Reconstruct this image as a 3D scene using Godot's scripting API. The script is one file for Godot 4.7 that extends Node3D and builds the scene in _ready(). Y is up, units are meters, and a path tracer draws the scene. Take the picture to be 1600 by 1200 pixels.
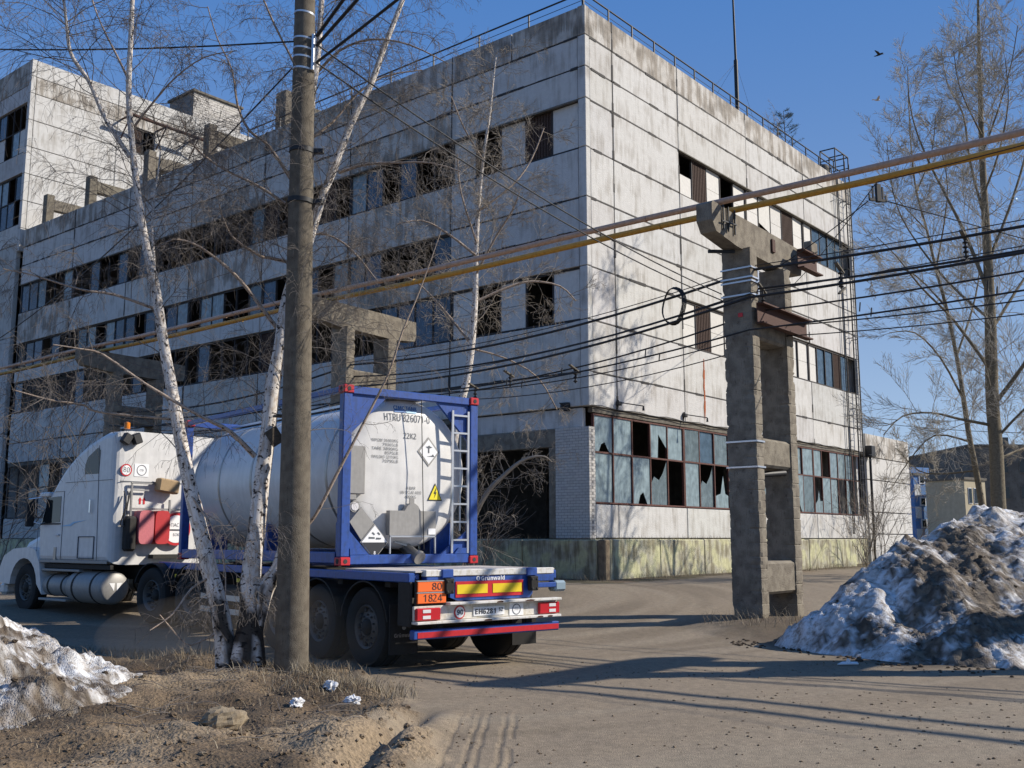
extends Node3D
# An abandoned concrete factory behind a dirt yard, a tank-container lorry leaving, early spring sun.
# Layout helper: V(x, f, h) is x metres right, f metres ahead of the spot where the photographer stood, h metres up.

const RDIR := Vector2(0.637, 0.771)    # along the sunlit facade, in (x, f)
const LDIR := Vector2(-0.771, 0.637)   # along the shaded facade and the pipe line
const CORNER := Vector2(2.603, 34.5)   # near corner of the factory
const FTURN := 0.8802                  # turn of the factory frame: local x runs along RDIR, local -z along LDIR

var M := {}
var T := {}
var used := {}
var rng := RandomNumberGenerator.new()
var fn_a := FastNoiseLite.new()
var fn_b := FastNoiseLite.new()
var fn_c := FastNoiseLite.new()

func V(x: float, f: float, h: float) -> Vector3:
	return Vector3(x, h, -f)

func P2(p: Vector2, h: float) -> Vector3:
	return Vector3(p.x, h, -p.y)

# ------------------------------------------------------------------ mesh builder
class MB:
	var v := PackedVector3Array()
	var n := PackedVector3Array()
	var u := PackedVector2Array()
	var c := PackedColorArray()
	var ix := PackedInt32Array()
	var col := Color(1, 1, 1)

	# a, b, c, d counter-clockwise as seen from outside
	func quad(a: Vector3, b: Vector3, cc: Vector3, d: Vector3) -> void:
		var nn := (b - a).cross(cc - a).normalized()
		var k := v.size()
		v.append_array(PackedVector3Array([a, b, cc, d]))
		n.append_array(PackedVector3Array([nn, nn, nn, nn]))
		u.append_array(PackedVector2Array([Vector2(0, 1), Vector2(1, 1), Vector2(1, 0), Vector2(0, 0)]))
		c.append_array(PackedColorArray([col, col, col, col]))
		ix.append_array(PackedInt32Array([k, k + 2, k + 1, k, k + 3, k + 2]))

	func tri(a: Vector3, b: Vector3, cc: Vector3) -> void:
		var nn := (b - a).cross(cc - a).normalized()
		var k := v.size()
		v.append_array(PackedVector3Array([a, b, cc]))
		n.append_array(PackedVector3Array([nn, nn, nn]))
		u.append_array(PackedVector2Array([Vector2(0, 1), Vector2(1, 1), Vector2(1, 0)]))
		c.append_array(PackedColorArray([col, col, col]))
		ix.append_array(PackedInt32Array([k, k + 2, k + 1]))

	# box from lo to hi, edges chamfered by ch
	func box(lo: Vector3, hi: Vector3, ch := 0.0, x := Transform3D()) -> void:
		var ce := (lo + hi) * 0.5
		var e := (hi - lo).abs() * 0.5
		ch = minf(ch, minf(e.x, minf(e.y, e.z)) * 0.45)
		for ax in 3:
			var a1 := (ax + 1) % 3
			var a2 := (ax + 2) % 3
			for s in [-1.0, 1.0]:
				var q: Array = []
				for k in [[-1, -1], [1, -1], [1, 1], [-1, 1]]:
					var p := Vector3.ZERO
					p[ax] = s * e[ax]
					p[a1] = k[0] * (e[a1] - ch)
					p[a2] = k[1] * (e[a2] - ch)
					q.append(x * (ce + p))
				if s > 0:
					quad(q[0], q[1], q[2], q[3])
				else:
					quad(q[3], q[2], q[1], q[0])
		if ch <= 0.0:
			return
		for ax in 3:
			var a1 := (ax + 1) % 3
			var a2 := (ax + 2) % 3
			for s1 in [-1.0, 1.0]:
				for s2 in [-1.0, 1.0]:
					var q: Array = []
					for k in [[-1.0, 0], [1.0, 0], [1.0, 1], [-1.0, 1]]:
						var p := Vector3.ZERO
						p[ax] = k[0] * (e[ax] - ch)
						p[a1] = s1 * (e[a1] - (ch if k[1] == 1 else 0.0))
						p[a2] = s2 * (e[a2] - (0.0 if k[1] == 1 else ch))
						q.append(x * (ce + p))
					_oriented(q, x * ce)
		for s0 in [-1.0, 1.0]:
			for s1 in [-1.0, 1.0]:
				for s2 in [-1.0, 1.0]:
					var s := Vector3(s0, s1, s2)
					var q: Array = []
					for ax in 3:
						var p := s * (e - Vector3(ch, ch, ch))
						p[ax] = s[ax] * e[ax]
						q.append(x * (ce + p))
					var nn: Vector3 = (q[1] - q[0]).cross(q[2] - q[0])
					if nn.dot(q[0] - x * ce) > 0:
						tri(q[0], q[1], q[2])
					else:
						tri(q[0], q[2], q[1])

	func _oriented(q: Array, ce: Vector3) -> void:
		var nn: Vector3 = (q[1] - q[0]).cross(q[2] - q[0])
		if nn.dot(q[0] + q[2] - ce * 2.0) > 0:
			quad(q[0], q[1], q[2], q[3])
		else:
			quad(q[3], q[2], q[1], q[0])

	# a bar with square section between two points
	func bar(a: Vector3, b: Vector3, w: float, hgt := -1.0, up := Vector3.UP, ch := 0.0) -> void:
		if hgt < 0:
			hgt = w
		var z := (b - a)
		var l := z.length()
		if l < 1e-5:
			return
		z /= l
		if absf(z.dot(up)) > 0.99:
			up = Vector3.RIGHT if absf(z.x) < 0.9 else Vector3.BACK
		var xx := up.cross(z).normalized()
		var yy := z.cross(xx)
		box(Vector3(-w / 2, -hgt / 2, 0), Vector3(w / 2, hgt / 2, l), ch, Transform3D(Basis(xx, yy, z), a))

	func tube(p: PackedVector3Array, r: PackedFloat32Array, sides: int, caps := false, vrep := 1.0) -> void:
		var m := p.size()
		if m < 2:
			return
		var base := v.size()
		var t := (p[1] - p[0]).normalized()
		var s := t.cross(Vector3.UP if absf(t.y) < 0.9 else Vector3.RIGHT).normalized()
		var along := 0.0
		for i in m:
			var t2 := t
			if i < m - 1:
				t2 = (p[i + 1] - p[i]).normalized()
				if i > 0:
					t2 = (t2 + (p[i] - p[i - 1]).normalized()).normalized()
					along += (p[i] - p[i - 1]).length()
			else:
				t2 = (p[i] - p[i - 1]).normalized()
				along += (p[i] - p[i - 1]).length()
			s = (s - t2 * s.dot(t2)).normalized()
			var w := t2.cross(s)
			for k in sides + 1:
				var a := TAU * k / sides
				var d := s * cos(a) + w * sin(a)
				v.append(p[i] + d * r[i])
				n.append(d)
				u.append(Vector2(float(k) / sides, along * vrep))
				c.append(col)
		for i in m - 1:
			for k in sides:
				var a := base + i * (sides + 1) + k
				var b := a + sides + 1
				ix.append_array(PackedInt32Array([a, b, a + 1, a + 1, b, b + 1]))
		if caps:
			_cap(p[0], base, sides, -(p[1] - p[0]).normalized(), true)
			_cap(p[m - 1], base + (m - 1) * (sides + 1), sides, (p[m - 1] - p[m - 2]).normalized(), false)

	func _cap(ce: Vector3, base: int, sides: int, nn: Vector3, first: bool) -> void:
		var k0 := v.size()
		v.append(ce)
		n.append(nn)
		u.append(Vector2(0.5, 0.5))
		c.append(col)
		for k in sides + 1:
			v.append(v[base + k])
			n.append(nn)
			u.append(Vector2(0.5, 0.5))
			c.append(col)
		for k in sides:
			if first:
				ix.append_array(PackedInt32Array([k0, k0 + k + 1, k0 + k + 2]))
			else:
				ix.append_array(PackedInt32Array([k0, k0 + k + 2, k0 + k + 1]))

	func rod(a: Vector3, b: Vector3, r: float, sides := 8, r2 := -1.0) -> void:
		tube(PackedVector3Array([a, b]), PackedFloat32Array([r, r if r2 < 0 else r2]), sides, true)

	# profile of (radius, along) pairs turned about axis from a along dir; rows are split where sharp
	func lathe(prof: Array, o: Vector3, dir: Vector3, sides: int, sharp := false) -> void:
		var t := dir.normalized()
		var s := t.cross(Vector3.UP if absf(t.y) < 0.9 else Vector3.RIGHT).normalized()
		var w := t.cross(s)
		for j in prof.size() - 1:
			var a: Vector2 = prof[j]
			var b: Vector2 = prof[j + 1]
			var e := b - a
			if e.length() < 1e-6:
				continue
			var na := Vector2(e.y, -e.x).normalized()
			var nb := na
			if not sharp:
				if j > 0:
					var e0: Vector2 = a - prof[j - 1]
					if e0.length() > 1e-6 and e0.angle_to(e) < 0.7 and e0.angle_to(e) > -0.7:
						na = (na + Vector2(e0.y, -e0.x).normalized()).normalized()
				if j < prof.size() - 2:
					var e1: Vector2 = prof[j + 2] - b
					if e1.length() > 1e-6 and e.angle_to(e1) < 0.7 and e.angle_to(e1) > -0.7:
						nb = (nb + Vector2(e1.y, -e1.x).normalized()).normalized()
			var base := v.size()
			for k in sides + 1:
				var an := TAU * k / sides
				var d := s * cos(an) + w * sin(an)
				v.append(o + t * a.y + d * a.x)
				v.append(o + t * b.y + d * b.x)
				n.append((d * na.x + t * na.y).normalized())
				n.append((d * nb.x + t * nb.y).normalized())
				u.append(Vector2(float(k) / sides, 0))
				u.append(Vector2(float(k) / sides, 1))
				c.append(col)
				c.append(col)
			for k in sides:
				var q := base + k * 2
				ix.append_array(PackedInt32Array([q, q + 1, q + 2, q + 2, q + 1, q + 3]))

	# flat outline (counter-clockwise seen from +z of x) pushed from z = 0 to z = depth
	func prism(pts: PackedVector2Array, depth: float, x := Transform3D()) -> void:
		if Geometry2D.is_polygon_clockwise(pts):
			pts = pts.duplicate()
			pts.reverse()
		var tr := Geometry2D.triangulate_polygon(pts)
		for i in range(0, tr.size(), 3):
			var a := pts[tr[i]]
			var b := pts[tr[i + 1]]
			var d := pts[tr[i + 2]]
			if (b - a).cross(d - a) < 0:
				var q := b
				b = d
				d = q
			tri(x * Vector3(a.x, a.y, depth), x * Vector3(b.x, b.y, depth), x * Vector3(d.x, d.y, depth))
			tri(x * Vector3(a.x, a.y, 0), x * Vector3(d.x, d.y, 0), x * Vector3(b.x, b.y, 0))
		for i in pts.size():
			var a := pts[i]
			var b := pts[(i + 1) % pts.size()]
			quad(x * Vector3(a.x, a.y, 0), x * Vector3(b.x, b.y, 0), x * Vector3(b.x, b.y, depth), x * Vector3(a.x, a.y, depth))

	func mesh(mat: Material) -> ArrayMesh:
		var m := ArrayMesh.new()
		if ix.size() == 0:
			return m
		var arr := []
		arr.resize(Mesh.ARRAY_MAX)
		arr[Mesh.ARRAY_VERTEX] = v
		arr[Mesh.ARRAY_NORMAL] = n
		arr[Mesh.ARRAY_TEX_UV] = u
		arr[Mesh.ARRAY_COLOR] = c
		arr[Mesh.ARRAY_INDEX] = ix
		m.add_surface_from_arrays(Mesh.PRIMITIVE_TRIANGLES, arr)
		m.surface_set_material(0, mat)
		return m

# ------------------------------------------------------------------ nodes
func numbered(called: String) -> String:
	if not used.has(called):
		used[called] = 0
		return called
	used[called] += 1
	return "%s_%03d" % [called, used[called]]

func tag(o: Node, label: String, category: String, group := "") -> void:
	o.set_meta("label", label)
	o.set_meta("category", category)
	if group != "":
		o.set_meta("group", group)

func thing(called: String, label: String, category: String, at := Vector3.ZERO, turn := 0.0, group := "") -> Node3D:
	var o := Node3D.new()
	o.name = numbered(called)
	add_child(o)
	o.position = at
	o.rotation.y = turn
	tag(o, label, category, group)
	return o

func part(mb: MB, called: String, mat: Material, parent: Node) -> MeshInstance3D:
	var o := MeshInstance3D.new()
	o.name = called
	o.mesh = mb.mesh(mat)
	parent.add_child(o, true)
	return o

func solo(mb: MB, called: String, mat: Material, label: String, category: String, group := "", at := Vector3.ZERO, turn := 0.0) -> MeshInstance3D:
	var o := MeshInstance3D.new()
	o.name = numbered(called)
	o.mesh = mb.mesh(mat)
	add_child(o)
	o.position = at
	o.rotation.y = turn
	tag(o, label, category, group)
	return o

func structure(mb: MB, called: String, mat: Material) -> MeshInstance3D:
	var o := MeshInstance3D.new()
	o.name = numbered(called)
	o.mesh = mb.mesh(mat)
	add_child(o)
	o.set_meta("kind", "structure")
	return o

func bx(called: String, lo: Vector3, hi: Vector3, mat: Material, parent: Node, ch := 0.0, col := Color(1, 1, 1)) -> MeshInstance3D:
	var mb := MB.new()
	mb.col = col
	mb.box(lo, hi, ch)
	return part(mb, called, mat, parent)

func lettering(text: String, called: String, size: float, mat: Material, parent: Node, x: Transform3D, bend := false, width := 0.0, font_name := "Droid Sans", bold := false) -> MeshInstance3D:
	var f := SystemFont.new()
	f.font_names = PackedStringArray([font_name])
	if bold:
		f.font_weight = 700
	var t := TextMesh.new()
	t.text = text
	t.font = f
	t.font_size = 32
	t.pixel_size = size / 24.0
	t.depth = 0.0
	t.curve_step = 1.5
	var src := t.get_mesh_arrays()
	var vv: PackedVector3Array = src[Mesh.ARRAY_VERTEX]
	var ii = src[Mesh.ARRAY_INDEX]
	var lo := 1e9
	var hi := -1e9
	for p in vv:
		lo = minf(lo, p.x)
		hi = maxf(hi, p.x)
	var k := 1.0
	if width > 0.0 and hi > lo:
		k = width / (hi - lo)
	var mb := MB.new()
	if ii == null or ii.size() == 0:
		ii = range(vv.size())
	for i in range(0, ii.size(), 3):
		var q: Array = []
		for j in 3:
			var p: Vector3 = vv[ii[i + j]]
			p.x *= k
			p.z = 0.0
			p = x * p
			if bend:
				p = on_dish(p)
			q.append(p)
		if (q[1] - q[0]).cross(q[2] - q[0]).dot(x.basis.z) > 0:
			mb.tri(q[0], q[1], q[2])
		else:
			mb.tri(q[0], q[2], q[1])
	return part(mb, called, mat, parent)

# ------------------------------------------------------------------ textures and materials
func lin(r: float, g: float, b: float) -> Color:
	return Color(r, g, b).linear_to_srgb()

func noise(seed_: int, freq: float, oct := 4, kind := FastNoiseLite.TYPE_SIMPLEX_SMOOTH) -> FastNoiseLite:
	var q := FastNoiseLite.new()
	q.seed = seed_
	q.frequency = freq
	q.noise_type = kind
	q.fractal_type = FastNoiseLite.FRACTAL_FBM
	q.fractal_octaves = oct
	return q

# seamless grey image 0..255 of a noise, stretched by sx, sy
func grey(size: int, seed_: int, freq: float, oct := 4, sx := 1.0, sy := 1.0) -> PackedByteArray:
	var q := noise(seed_, freq, oct)
	var w := int(size / sx)
	var h := int(size / sy)
	var im := q.get_seamless_image(w, h, false, false, 0.12, true)
	im.convert(Image.FORMAT_L8)
	if w != size or h != size:
		im.resize(size, size, Image.INTERPOLATE_CUBIC)
	return im.get_data()

func tex(size: int, f: Callable) -> ImageTexture:
	var d := PackedByteArray()
	d.resize(size * size * 3)
	for i in size * size:
		var c: Color = f.call(i)
		d[i * 3] = clampi(int(c.r * 255.0), 0, 255)
		d[i * 3 + 1] = clampi(int(c.g * 255.0), 0, 255)
		d[i * 3 + 2] = clampi(int(c.b * 255.0), 0, 255)
	var im := Image.create_from_data(size, size, false, Image.FORMAT_RGB8, d)
	return ImageTexture.create_from_image(im)

func bump_tex(size: int, g: PackedByteArray, strength: float) -> ImageTexture:
	var im := Image.create_from_data(size, size, false, Image.FORMAT_L8, g)
	im.convert(Image.FORMAT_RGBA8)
	im.bump_map_to_normal_map(strength)
	return ImageTexture.create_from_image(im)

func mat(col: Color, rough := 0.8, metal := 0.0) -> StandardMaterial3D:
	var m := StandardMaterial3D.new()
	m.albedo_color = col
	m.roughness = rough
	m.metallic = metal
	m.vertex_color_use_as_albedo = true
	return m

func textured(m: StandardMaterial3D, t: Texture2D, per_metre: float, nm: Texture2D = null, ns := 1.0, world := false) -> StandardMaterial3D:
	m.albedo_texture = t
	m.uv1_triplanar = true
	m.uv1_world_triplanar = world
	m.uv1_triplanar_sharpness = 4.0
	m.uv1_scale = Vector3(per_metre, per_metre, per_metre)
	if nm != null:
		m.normal_enabled = true
		m.normal_texture = nm
		m.normal_scale = ns
	return m

func make_materials() -> void:
	var n1 := grey(512, 3, 0.02, 5)
	var n2 := grey(512, 7, 0.06, 4)
	var n3 := grey(512, 11, 0.25, 2)
	var st := grey(512, 19, 0.05, 4, 1.0, 8.0)       # streaks that run down the wall
	var st2 := grey(512, 23, 0.14, 3, 1.0, 12.0)
	var n4 := grey(512, 31, 0.012, 3)
	# old white paint over concrete: worn patches of grey-beige, runs of dirt, small chips
	T.wall = tex(512, func(i: int) -> Color:
		var a := n1[i] / 255.0
		var b := n2[i] / 255.0
		var s := st[i] / 255.0
		var s2 := st2[i] / 255.0
		var g := n4[i] / 255.0
		var worn := smoothstep(0.42, 0.80, s2 * 0.18 + s * 0.34 + g * 0.32 + a * 0.16)
		var c := Color(0.94, 0.938, 0.93).lerp(Color(0.80, 0.785, 0.762), worn)
		c = c.lerp(Color(0.66, 0.64, 0.61), smoothstep(0.70, 0.90, s2 * 0.5 + g * 0.5) * 0.4)
		c = c.lerp(Color(0.50, 0.47, 0.43), smoothstep(0.86, 0.93, n3[i] / 255.0) * smoothstep(0.5, 0.7, a) * 0.5)
		return c * (0.97 + 0.06 * b))
	# heavily weathered concrete: parapet panels with dark runs and lichen
	T.weather = tex(512, func(i: int) -> Color:
		var a := n1[i] / 255.0
		var s := st[i] / 255.0
		var s2 := st2[i] / 255.0
		var g := n4[i] / 255.0
		var c := Color(0.90, 0.89, 0.87).lerp(Color(0.72, 0.69, 0.65), smoothstep(0.36, 0.66, s * 0.5 + g * 0.5))
		c = c.lerp(Color(0.46, 0.44, 0.41), smoothstep(0.52, 0.78, s2 * 0.4 + a * 0.3 + g * 0.35) * 0.5)
		return c * (0.94 + 0.12 * n2[i] / 255.0))
	# bare concrete
	T.conc = tex(512, func(i: int) -> Color:
		var a := n1[i] / 255.0
		var b := n2[i] / 255.0
		var s := st2[i] / 255.0
		var c := Color(0.76, 0.74, 0.70).lerp(Color(0.64, 0.615, 0.58), smoothstep(0.3, 0.75, a * 0.6 + n4[i] / 255.0 * 0.4))
		c = c.lerp(Color(0.50, 0.475, 0.44), smoothstep(0.55, 0.80, s * 0.6 + b * 0.3) * 0.7)
		c = c.lerp(Color(0.36, 0.335, 0.30), smoothstep(0.72, 0.9, b) * smoothstep(0.45, 0.7, a) * 0.7)
		return c * (0.88 + 0.24 * n3[i] / 255.0))
	# fine soil
	T.soil = tex(512, func(i: int) -> Color:
		var b := n2[i] / 255.0
		var d := n3[i] / 255.0
		var q := 0.80 + 0.16 * (b - 0.5) + 0.34 * (d - 0.5) + 0.12 * (n1[i] / 255.0 - 0.5)
		return Color(q, q * 0.985, q * 0.96))
	# clumped soil with bits of straw and small dark crumbs
	T.soil2 = tex(512, func(i: int) -> Color:
		var b := n2[i] / 255.0
		var d := n3[i] / 255.0
		var q := 0.74 + 0.5 * (b - 0.5) + 0.5 * (d - 0.5)
		var c := Color(q, q * 0.97, q * 0.93)
		c = c.lerp(Color(0.95, 0.88, 0.74), smoothstep(0.78, 0.86, st2[(i * 7 + 131) % (512 * 512)] / 255.0) * 0.5)
		return c.lerp(Color(0.30, 0.27, 0.24), smoothstep(0.70, 0.82, d * 0.6 + b * 0.4) * 0.6))
	# old snow full of soil grains and brown melt crust
	T.snow = tex(512, func(i: int) -> Color:
		var d := n3[i] / 255.0
		var b := n2[i] / 255.0
		var a := n1[i] / 255.0
		var c := Color(0.96, 0.965, 0.97).lerp(Color(0.80, 0.775, 0.745), smoothstep(0.40, 0.72, a * 0.6 + b * 0.4))
		c = c.lerp(Color(0.52, 0.46, 0.40), smoothstep(0.56, 0.76, d * 0.45 + b * 0.35 + a * 0.25) * 0.9)
		return c)
	# painted metal with faint dust
	T.dust = tex(512, func(i: int) -> Color:
		var q := 0.92 + 0.07 * (n1[i] / 255.0 - 0.5) + 0.05 * (st[i] / 255.0 - 0.5) + 0.04 * (n3[i] / 255.0 - 0.5)
		return Color(q, q * 0.992, q * 0.98))
	# road film on painted metal: pale dust, small brown splashes and a few drips
	T.grime = tex(512, func(i: int) -> Color:
		var d := n3[i] / 255.0
		var b := n2[i] / 255.0
		var a := n1[i] / 255.0
		var c := Color(0.95, 0.945, 0.935).lerp(Color(0.86, 0.84, 0.80), smoothstep(0.4, 0.75, a * 0.6 + st[i] / 255.0 * 0.4))
		c = c.lerp(Color(0.60, 0.54, 0.46), smoothstep(0.66, 0.80, d * 0.5 + b * 0.3 + a * 0.2) * 0.55)
		return c.lerp(Color(0.66, 0.60, 0.52), smoothstep(0.80, 0.92, st2[i] / 255.0) * 0.35))
	# yellow lime wash over damp concrete
	T.dock = tex(512, func(i: int) -> Color:
		var a := n1[i] / 255.0
		var s := st[i] / 255.0
		var s2 := st2[i] / 255.0
		var g := n4[i] / 255.0
		var c := Color(0.82, 0.81, 0.66).lerp(Color(0.76, 0.745, 0.68), smoothstep(0.35, 0.65, a * 0.5 + g * 0.5))
		c = c.lerp(Color(0.55, 0.52, 0.43), smoothstep(0.42, 0.72, s * 0.45 + g * 0.5) * 0.85)
		c = c.lerp(Color(0.40, 0.38, 0.31), smoothstep(0.66, 0.85, s2) * 0.5)
		return c * (0.92 + 0.16 * n2[i] / 255.0))
	# rusted, flaking brown paint
	T.rust = tex(512, func(i: int) -> Color:
		var a := n2[i] / 255.0
		return Color(0.95, 0.85, 0.8).lerp(Color(0.62, 0.5, 0.42), smoothstep(0.4, 0.7, a)) * (0.85 + 0.3 * n3[i] / 255.0))
	# birch bark: u around, v up the stem (one repeat a metre and a half)
	var lent := grey(512, 41, 0.05, 3, 5.0, 1.0)
	var lent2 := grey(512, 43, 0.16, 2, 7.0, 1.0)
	T.bark = tex(512, func(i: int) -> Color:
		var a := lent[i] / 255.0
		var b := lent2[i] / 255.0
		var c := Color(0.93, 0.91, 0.89).lerp(Color(0.80, 0.74, 0.68), smoothstep(0.45, 0.75, n1[i] / 255.0))
		c = c.lerp(Color(0.22, 0.19, 0.18), smoothstep(0.70, 0.76, a))
		c = c.lerp(Color(0.35, 0.31, 0.29), smoothstep(0.74, 0.82, b) * 0.8)
		return c * (0.94 + 0.1 * n3[i] / 255.0))
	# poplar and twig bark
	T.twig = tex(256, func(i: int) -> Color:
		var q := 0.7 + 0.5 * (n2[(i / 256) * 512 + i % 256] / 255.0)
		return Color(q, q, q))
	# dusty old glass: film of grime with wiped runs
	T.glass = tex(512, func(i: int) -> Color:
		var q := 0.88 + 0.22 * (n4[i] / 255.0 - 0.5) + 0.12 * (st[i] / 255.0 - 0.5)
		return Color(q * 0.97, q, q))
	T.nfine = bump_tex(512, n3, 2.0)
	T.nmid = bump_tex(512, n2, 6.0)
	T.ncoarse = bump_tex(512, n1, 8.0)

	M.wall = textured(mat(lin(0.635, 0.628, 0.615), 0.9), T.wall, 0.12, T.nfine, 0.3)
	M.weather = textured(mat(lin(0.66, 0.65, 0.635), 0.95), T.weather, 0.11, T.nfine, 0.4)
	M.conc = textured(mat(lin(0.45, 0.42, 0.37), 0.95), T.conc, 0.34, T.nfine, 1.0)
	M.conc_dark = textured(mat(lin(0.30, 0.29, 0.27), 0.95), T.conc, 0.2, T.nfine, 0.5)
	M.dark = mat(lin(0.05, 0.05, 0.05), 0.95)
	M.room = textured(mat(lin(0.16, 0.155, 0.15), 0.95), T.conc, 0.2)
	M.brick = textured(mat(lin(0.66, 0.64, 0.61), 0.9), T.dust, 0.8, T.nfine, 0.6)
	M.mastic = mat(lin(0.035, 0.032, 0.03), 0.8)
	M.rust_run = textured(mat(lin(0.50, 0.17, 0.045), 0.9), T.rust, 1.5)
	M.mortar = mat(lin(0.22, 0.21, 0.20), 0.95)
	M.dock = textured(mat(lin(0.80, 0.80, 0.76), 0.95), T.dock, 0.16, T.nfine, 0.6)
	M.frame = textured(mat(lin(0.13, 0.055, 0.045), 0.75), T.rust, 0.6)
	M.frame_dark = mat(lin(0.035, 0.03, 0.028), 0.8)
	M.sheet = textured(mat(lin(0.72, 0.71, 0.68), 0.7), T.dust, 0.5)
	M.board = textured(mat(lin(0.09, 0.07, 0.06), 0.9), T.rust, 0.7)
	M.pane = textured(mat(lin(0.36, 0.43, 0.46), 0.22), T.glass, 0.4)
	M.pane.transparency = BaseMaterial3D.TRANSPARENCY_ALPHA
	M.pane.albedo_color.a = 0.85
	M.pane_thin = textured(mat(lin(0.30, 0.36, 0.39), 0.12), T.glass, 0.4)
	M.pane_thin.transparency = BaseMaterial3D.TRANSPARENCY_ALPHA
	M.pane_thin.albedo_color.a = 0.55
	M.pane_sky_blue = textured(mat(lin(0.15, 0.22, 0.31), 0.06), T.glass, 0.4)  # blue of the reflected sky is put into this glass colour
	M.pane_sky_blue.transparency = BaseMaterial3D.TRANSPARENCY_ALPHA
	M.pane_sky_blue.albedo_color.a = 0.6
	M.black_metal = mat(lin(0.012, 0.012, 0.013), 0.55)
	M.steel = textured(mat(lin(0.45, 0.45, 0.45), 0.4, 0.9), T.dust, 1.5)
	M.galv = mat(lin(0.62, 0.63, 0.65), 0.35, 0.8)
	M.cable = mat(lin(0.014, 0.014, 0.015), 0.6)
	M.rust_steel = textured(mat(lin(0.10, 0.055, 0.042), 0.8), T.rust, 1.2, T.nfine, 0.6)
	M.pipe_pink = textured(mat(lin(0.60, 0.38, 0.26), 0.45), T.grime, 0.6)
	M.pipe_yellow = textured(mat(lin(0.60, 0.34, 0.045), 0.55), T.grime, 0.6)
	M.pole = textured(mat(lin(0.285, 0.258, 0.218), 0.95), T.conc, 0.6, T.nfine, 0.9)
	M.ground = textured(mat(Color(1, 1, 1), 1.0), T.soil, 0.55, T.nfine, 0.7, true)
	M.soil = textured(mat(Color(1, 1, 1), 1.0), T.soil2, 0.75, T.nmid, 0.9, true)
	M.snow = textured(mat(lin(0.90, 0.90, 0.90), 0.8), T.snow, 0.42, T.nfine, 1.8, true)
	M.clod = textured(mat(lin(0.115, 0.085, 0.058), 1.0), T.soil, 0.9, T.nmid, 1.0)
	M.stone = textured(mat(lin(0.42, 0.35, 0.27), 0.95), T.conc, 0.9, T.nmid, 1.0)
	M.boulder = textured(mat(lin(0.52, 0.44, 0.33), 0.95), T.conc, 1.2, T.nfine, 1.0)
	M.foam = mat(lin(0.68, 0.68, 0.68), 0.7)
	M.grass = mat(lin(0.31, 0.265, 0.19), 0.9)
	M.grass.backlight_enabled = true
	M.grass.backlight = Color(0.15, 0.12, 0.06)
	M.bark = mat(lin(0.80, 0.79, 0.77), 0.85)
	M.bark.albedo_texture = T.bark
	M.bark.uv1_scale = Vector3(1, 0.7, 1)
	M.twig = mat(lin(0.138, 0.120, 0.106), 0.85)
	M.twig_pale = mat(lin(0.25, 0.215, 0.175), 0.85)
	M.poplar = textured(mat(lin(0.36, 0.32, 0.24), 0.9), T.conc, 1.2, T.nfine, 1.0)
	M.poplar_twig = mat(lin(0.36, 0.325, 0.265), 0.9)
	M.blue = textured(mat(lin(0.014, 0.075, 0.36), 0.38), T.grime, 0.8)
	M.blue.clearcoat_enabled = true
	M.blue.clearcoat = 0.4
	M.red = textured(mat(lin(0.62, 0.025, 0.035), 0.4), T.dust, 1.1)
	M.white_paint = textured(mat(lin(0.78, 0.77, 0.74), 0.45), T.grime, 0.9)
	M.tank = textured(mat(lin(0.84, 0.84, 0.83), 0.32), T.dust, 0.3)
	M.cab = textured(mat(lin(0.76, 0.76, 0.755), 0.28), T.dust, 0.4)
	M.cab.clearcoat_enabled = true
	M.cab.clearcoat = 0.5
	M.chassis = textured(mat(lin(0.028, 0.026, 0.023), 0.8), T.grime, 1.0)
	M.rubber = textured(mat(lin(0.028, 0.027, 0.026), 0.9), T.soil, 1.5)
	M.rim = textured(mat(lin(0.15, 0.147, 0.14), 0.6, 0.3), T.dust, 1.5)
	M.dark_glass = mat(lin(0.012, 0.016, 0.018), 0.05)
	M.chrome = mat(lin(0.75, 0.76, 0.78), 0.16, 1.0)
	M.orange = mat(lin(0.92, 0.16, 0.02), 0.5)
	M.yellow = mat(lin(0.78, 0.56, 0.01), 0.5)
	M.sign_yellow = mat(lin(0.85, 0.72, 0.03), 0.5)
	M.ink = mat(lin(0.02, 0.022, 0.03), 0.6)
	M.ink_soft = mat(lin(0.09, 0.10, 0.115), 0.6)
	M.logo_blue = mat(lin(0.02, 0.13, 0.38), 0.5)
	M.logo_pale = mat(lin(0.32, 0.56, 0.75), 0.5)
	M.white = mat(lin(0.82, 0.82, 0.82), 0.5)
	M.grey_metal = textured(mat(lin(0.36, 0.355, 0.345), 0.5, 0.2), T.dust, 0.9)
	M.lens_red = mat(lin(0.50, 0.02, 0.03), 0.15)
	M.lens_white = mat(lin(0.7, 0.68, 0.68), 0.15)
	M.amber = mat(lin(0.75, 0.22, 0.01), 0.2)
	M.red_bag = textured(mat(lin(0.55, 0.022, 0.03), 0.55), T.dust, 2.0)
	M.pink_bag = textured(mat(lin(0.62, 0.17, 0.20), 0.6), T.dust, 2.0)
	M.card = textured(mat(lin(0.42, 0.30, 0.17), 0.9), T.dust, 2.0)
	M.deck = textured(mat(lin(0.62, 0.58, 0.55), 0.6), T.dust, 0.8)
	M.film = mat(lin(0.25, 0.33, 0.38), 0.35)
	M.wood = textured(mat(lin(0.22, 0.19, 0.16), 0.9), T.conc, 2.0)
	M.bird = mat(lin(0.012, 0.012, 0.013), 0.8)
	M.gull = mat(lin(0.5, 0.45, 0.4), 0.8)
	M.far_grey = textured(mat(lin(0.30, 0.30, 0.29), 0.95), T.conc, 0.05)
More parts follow.
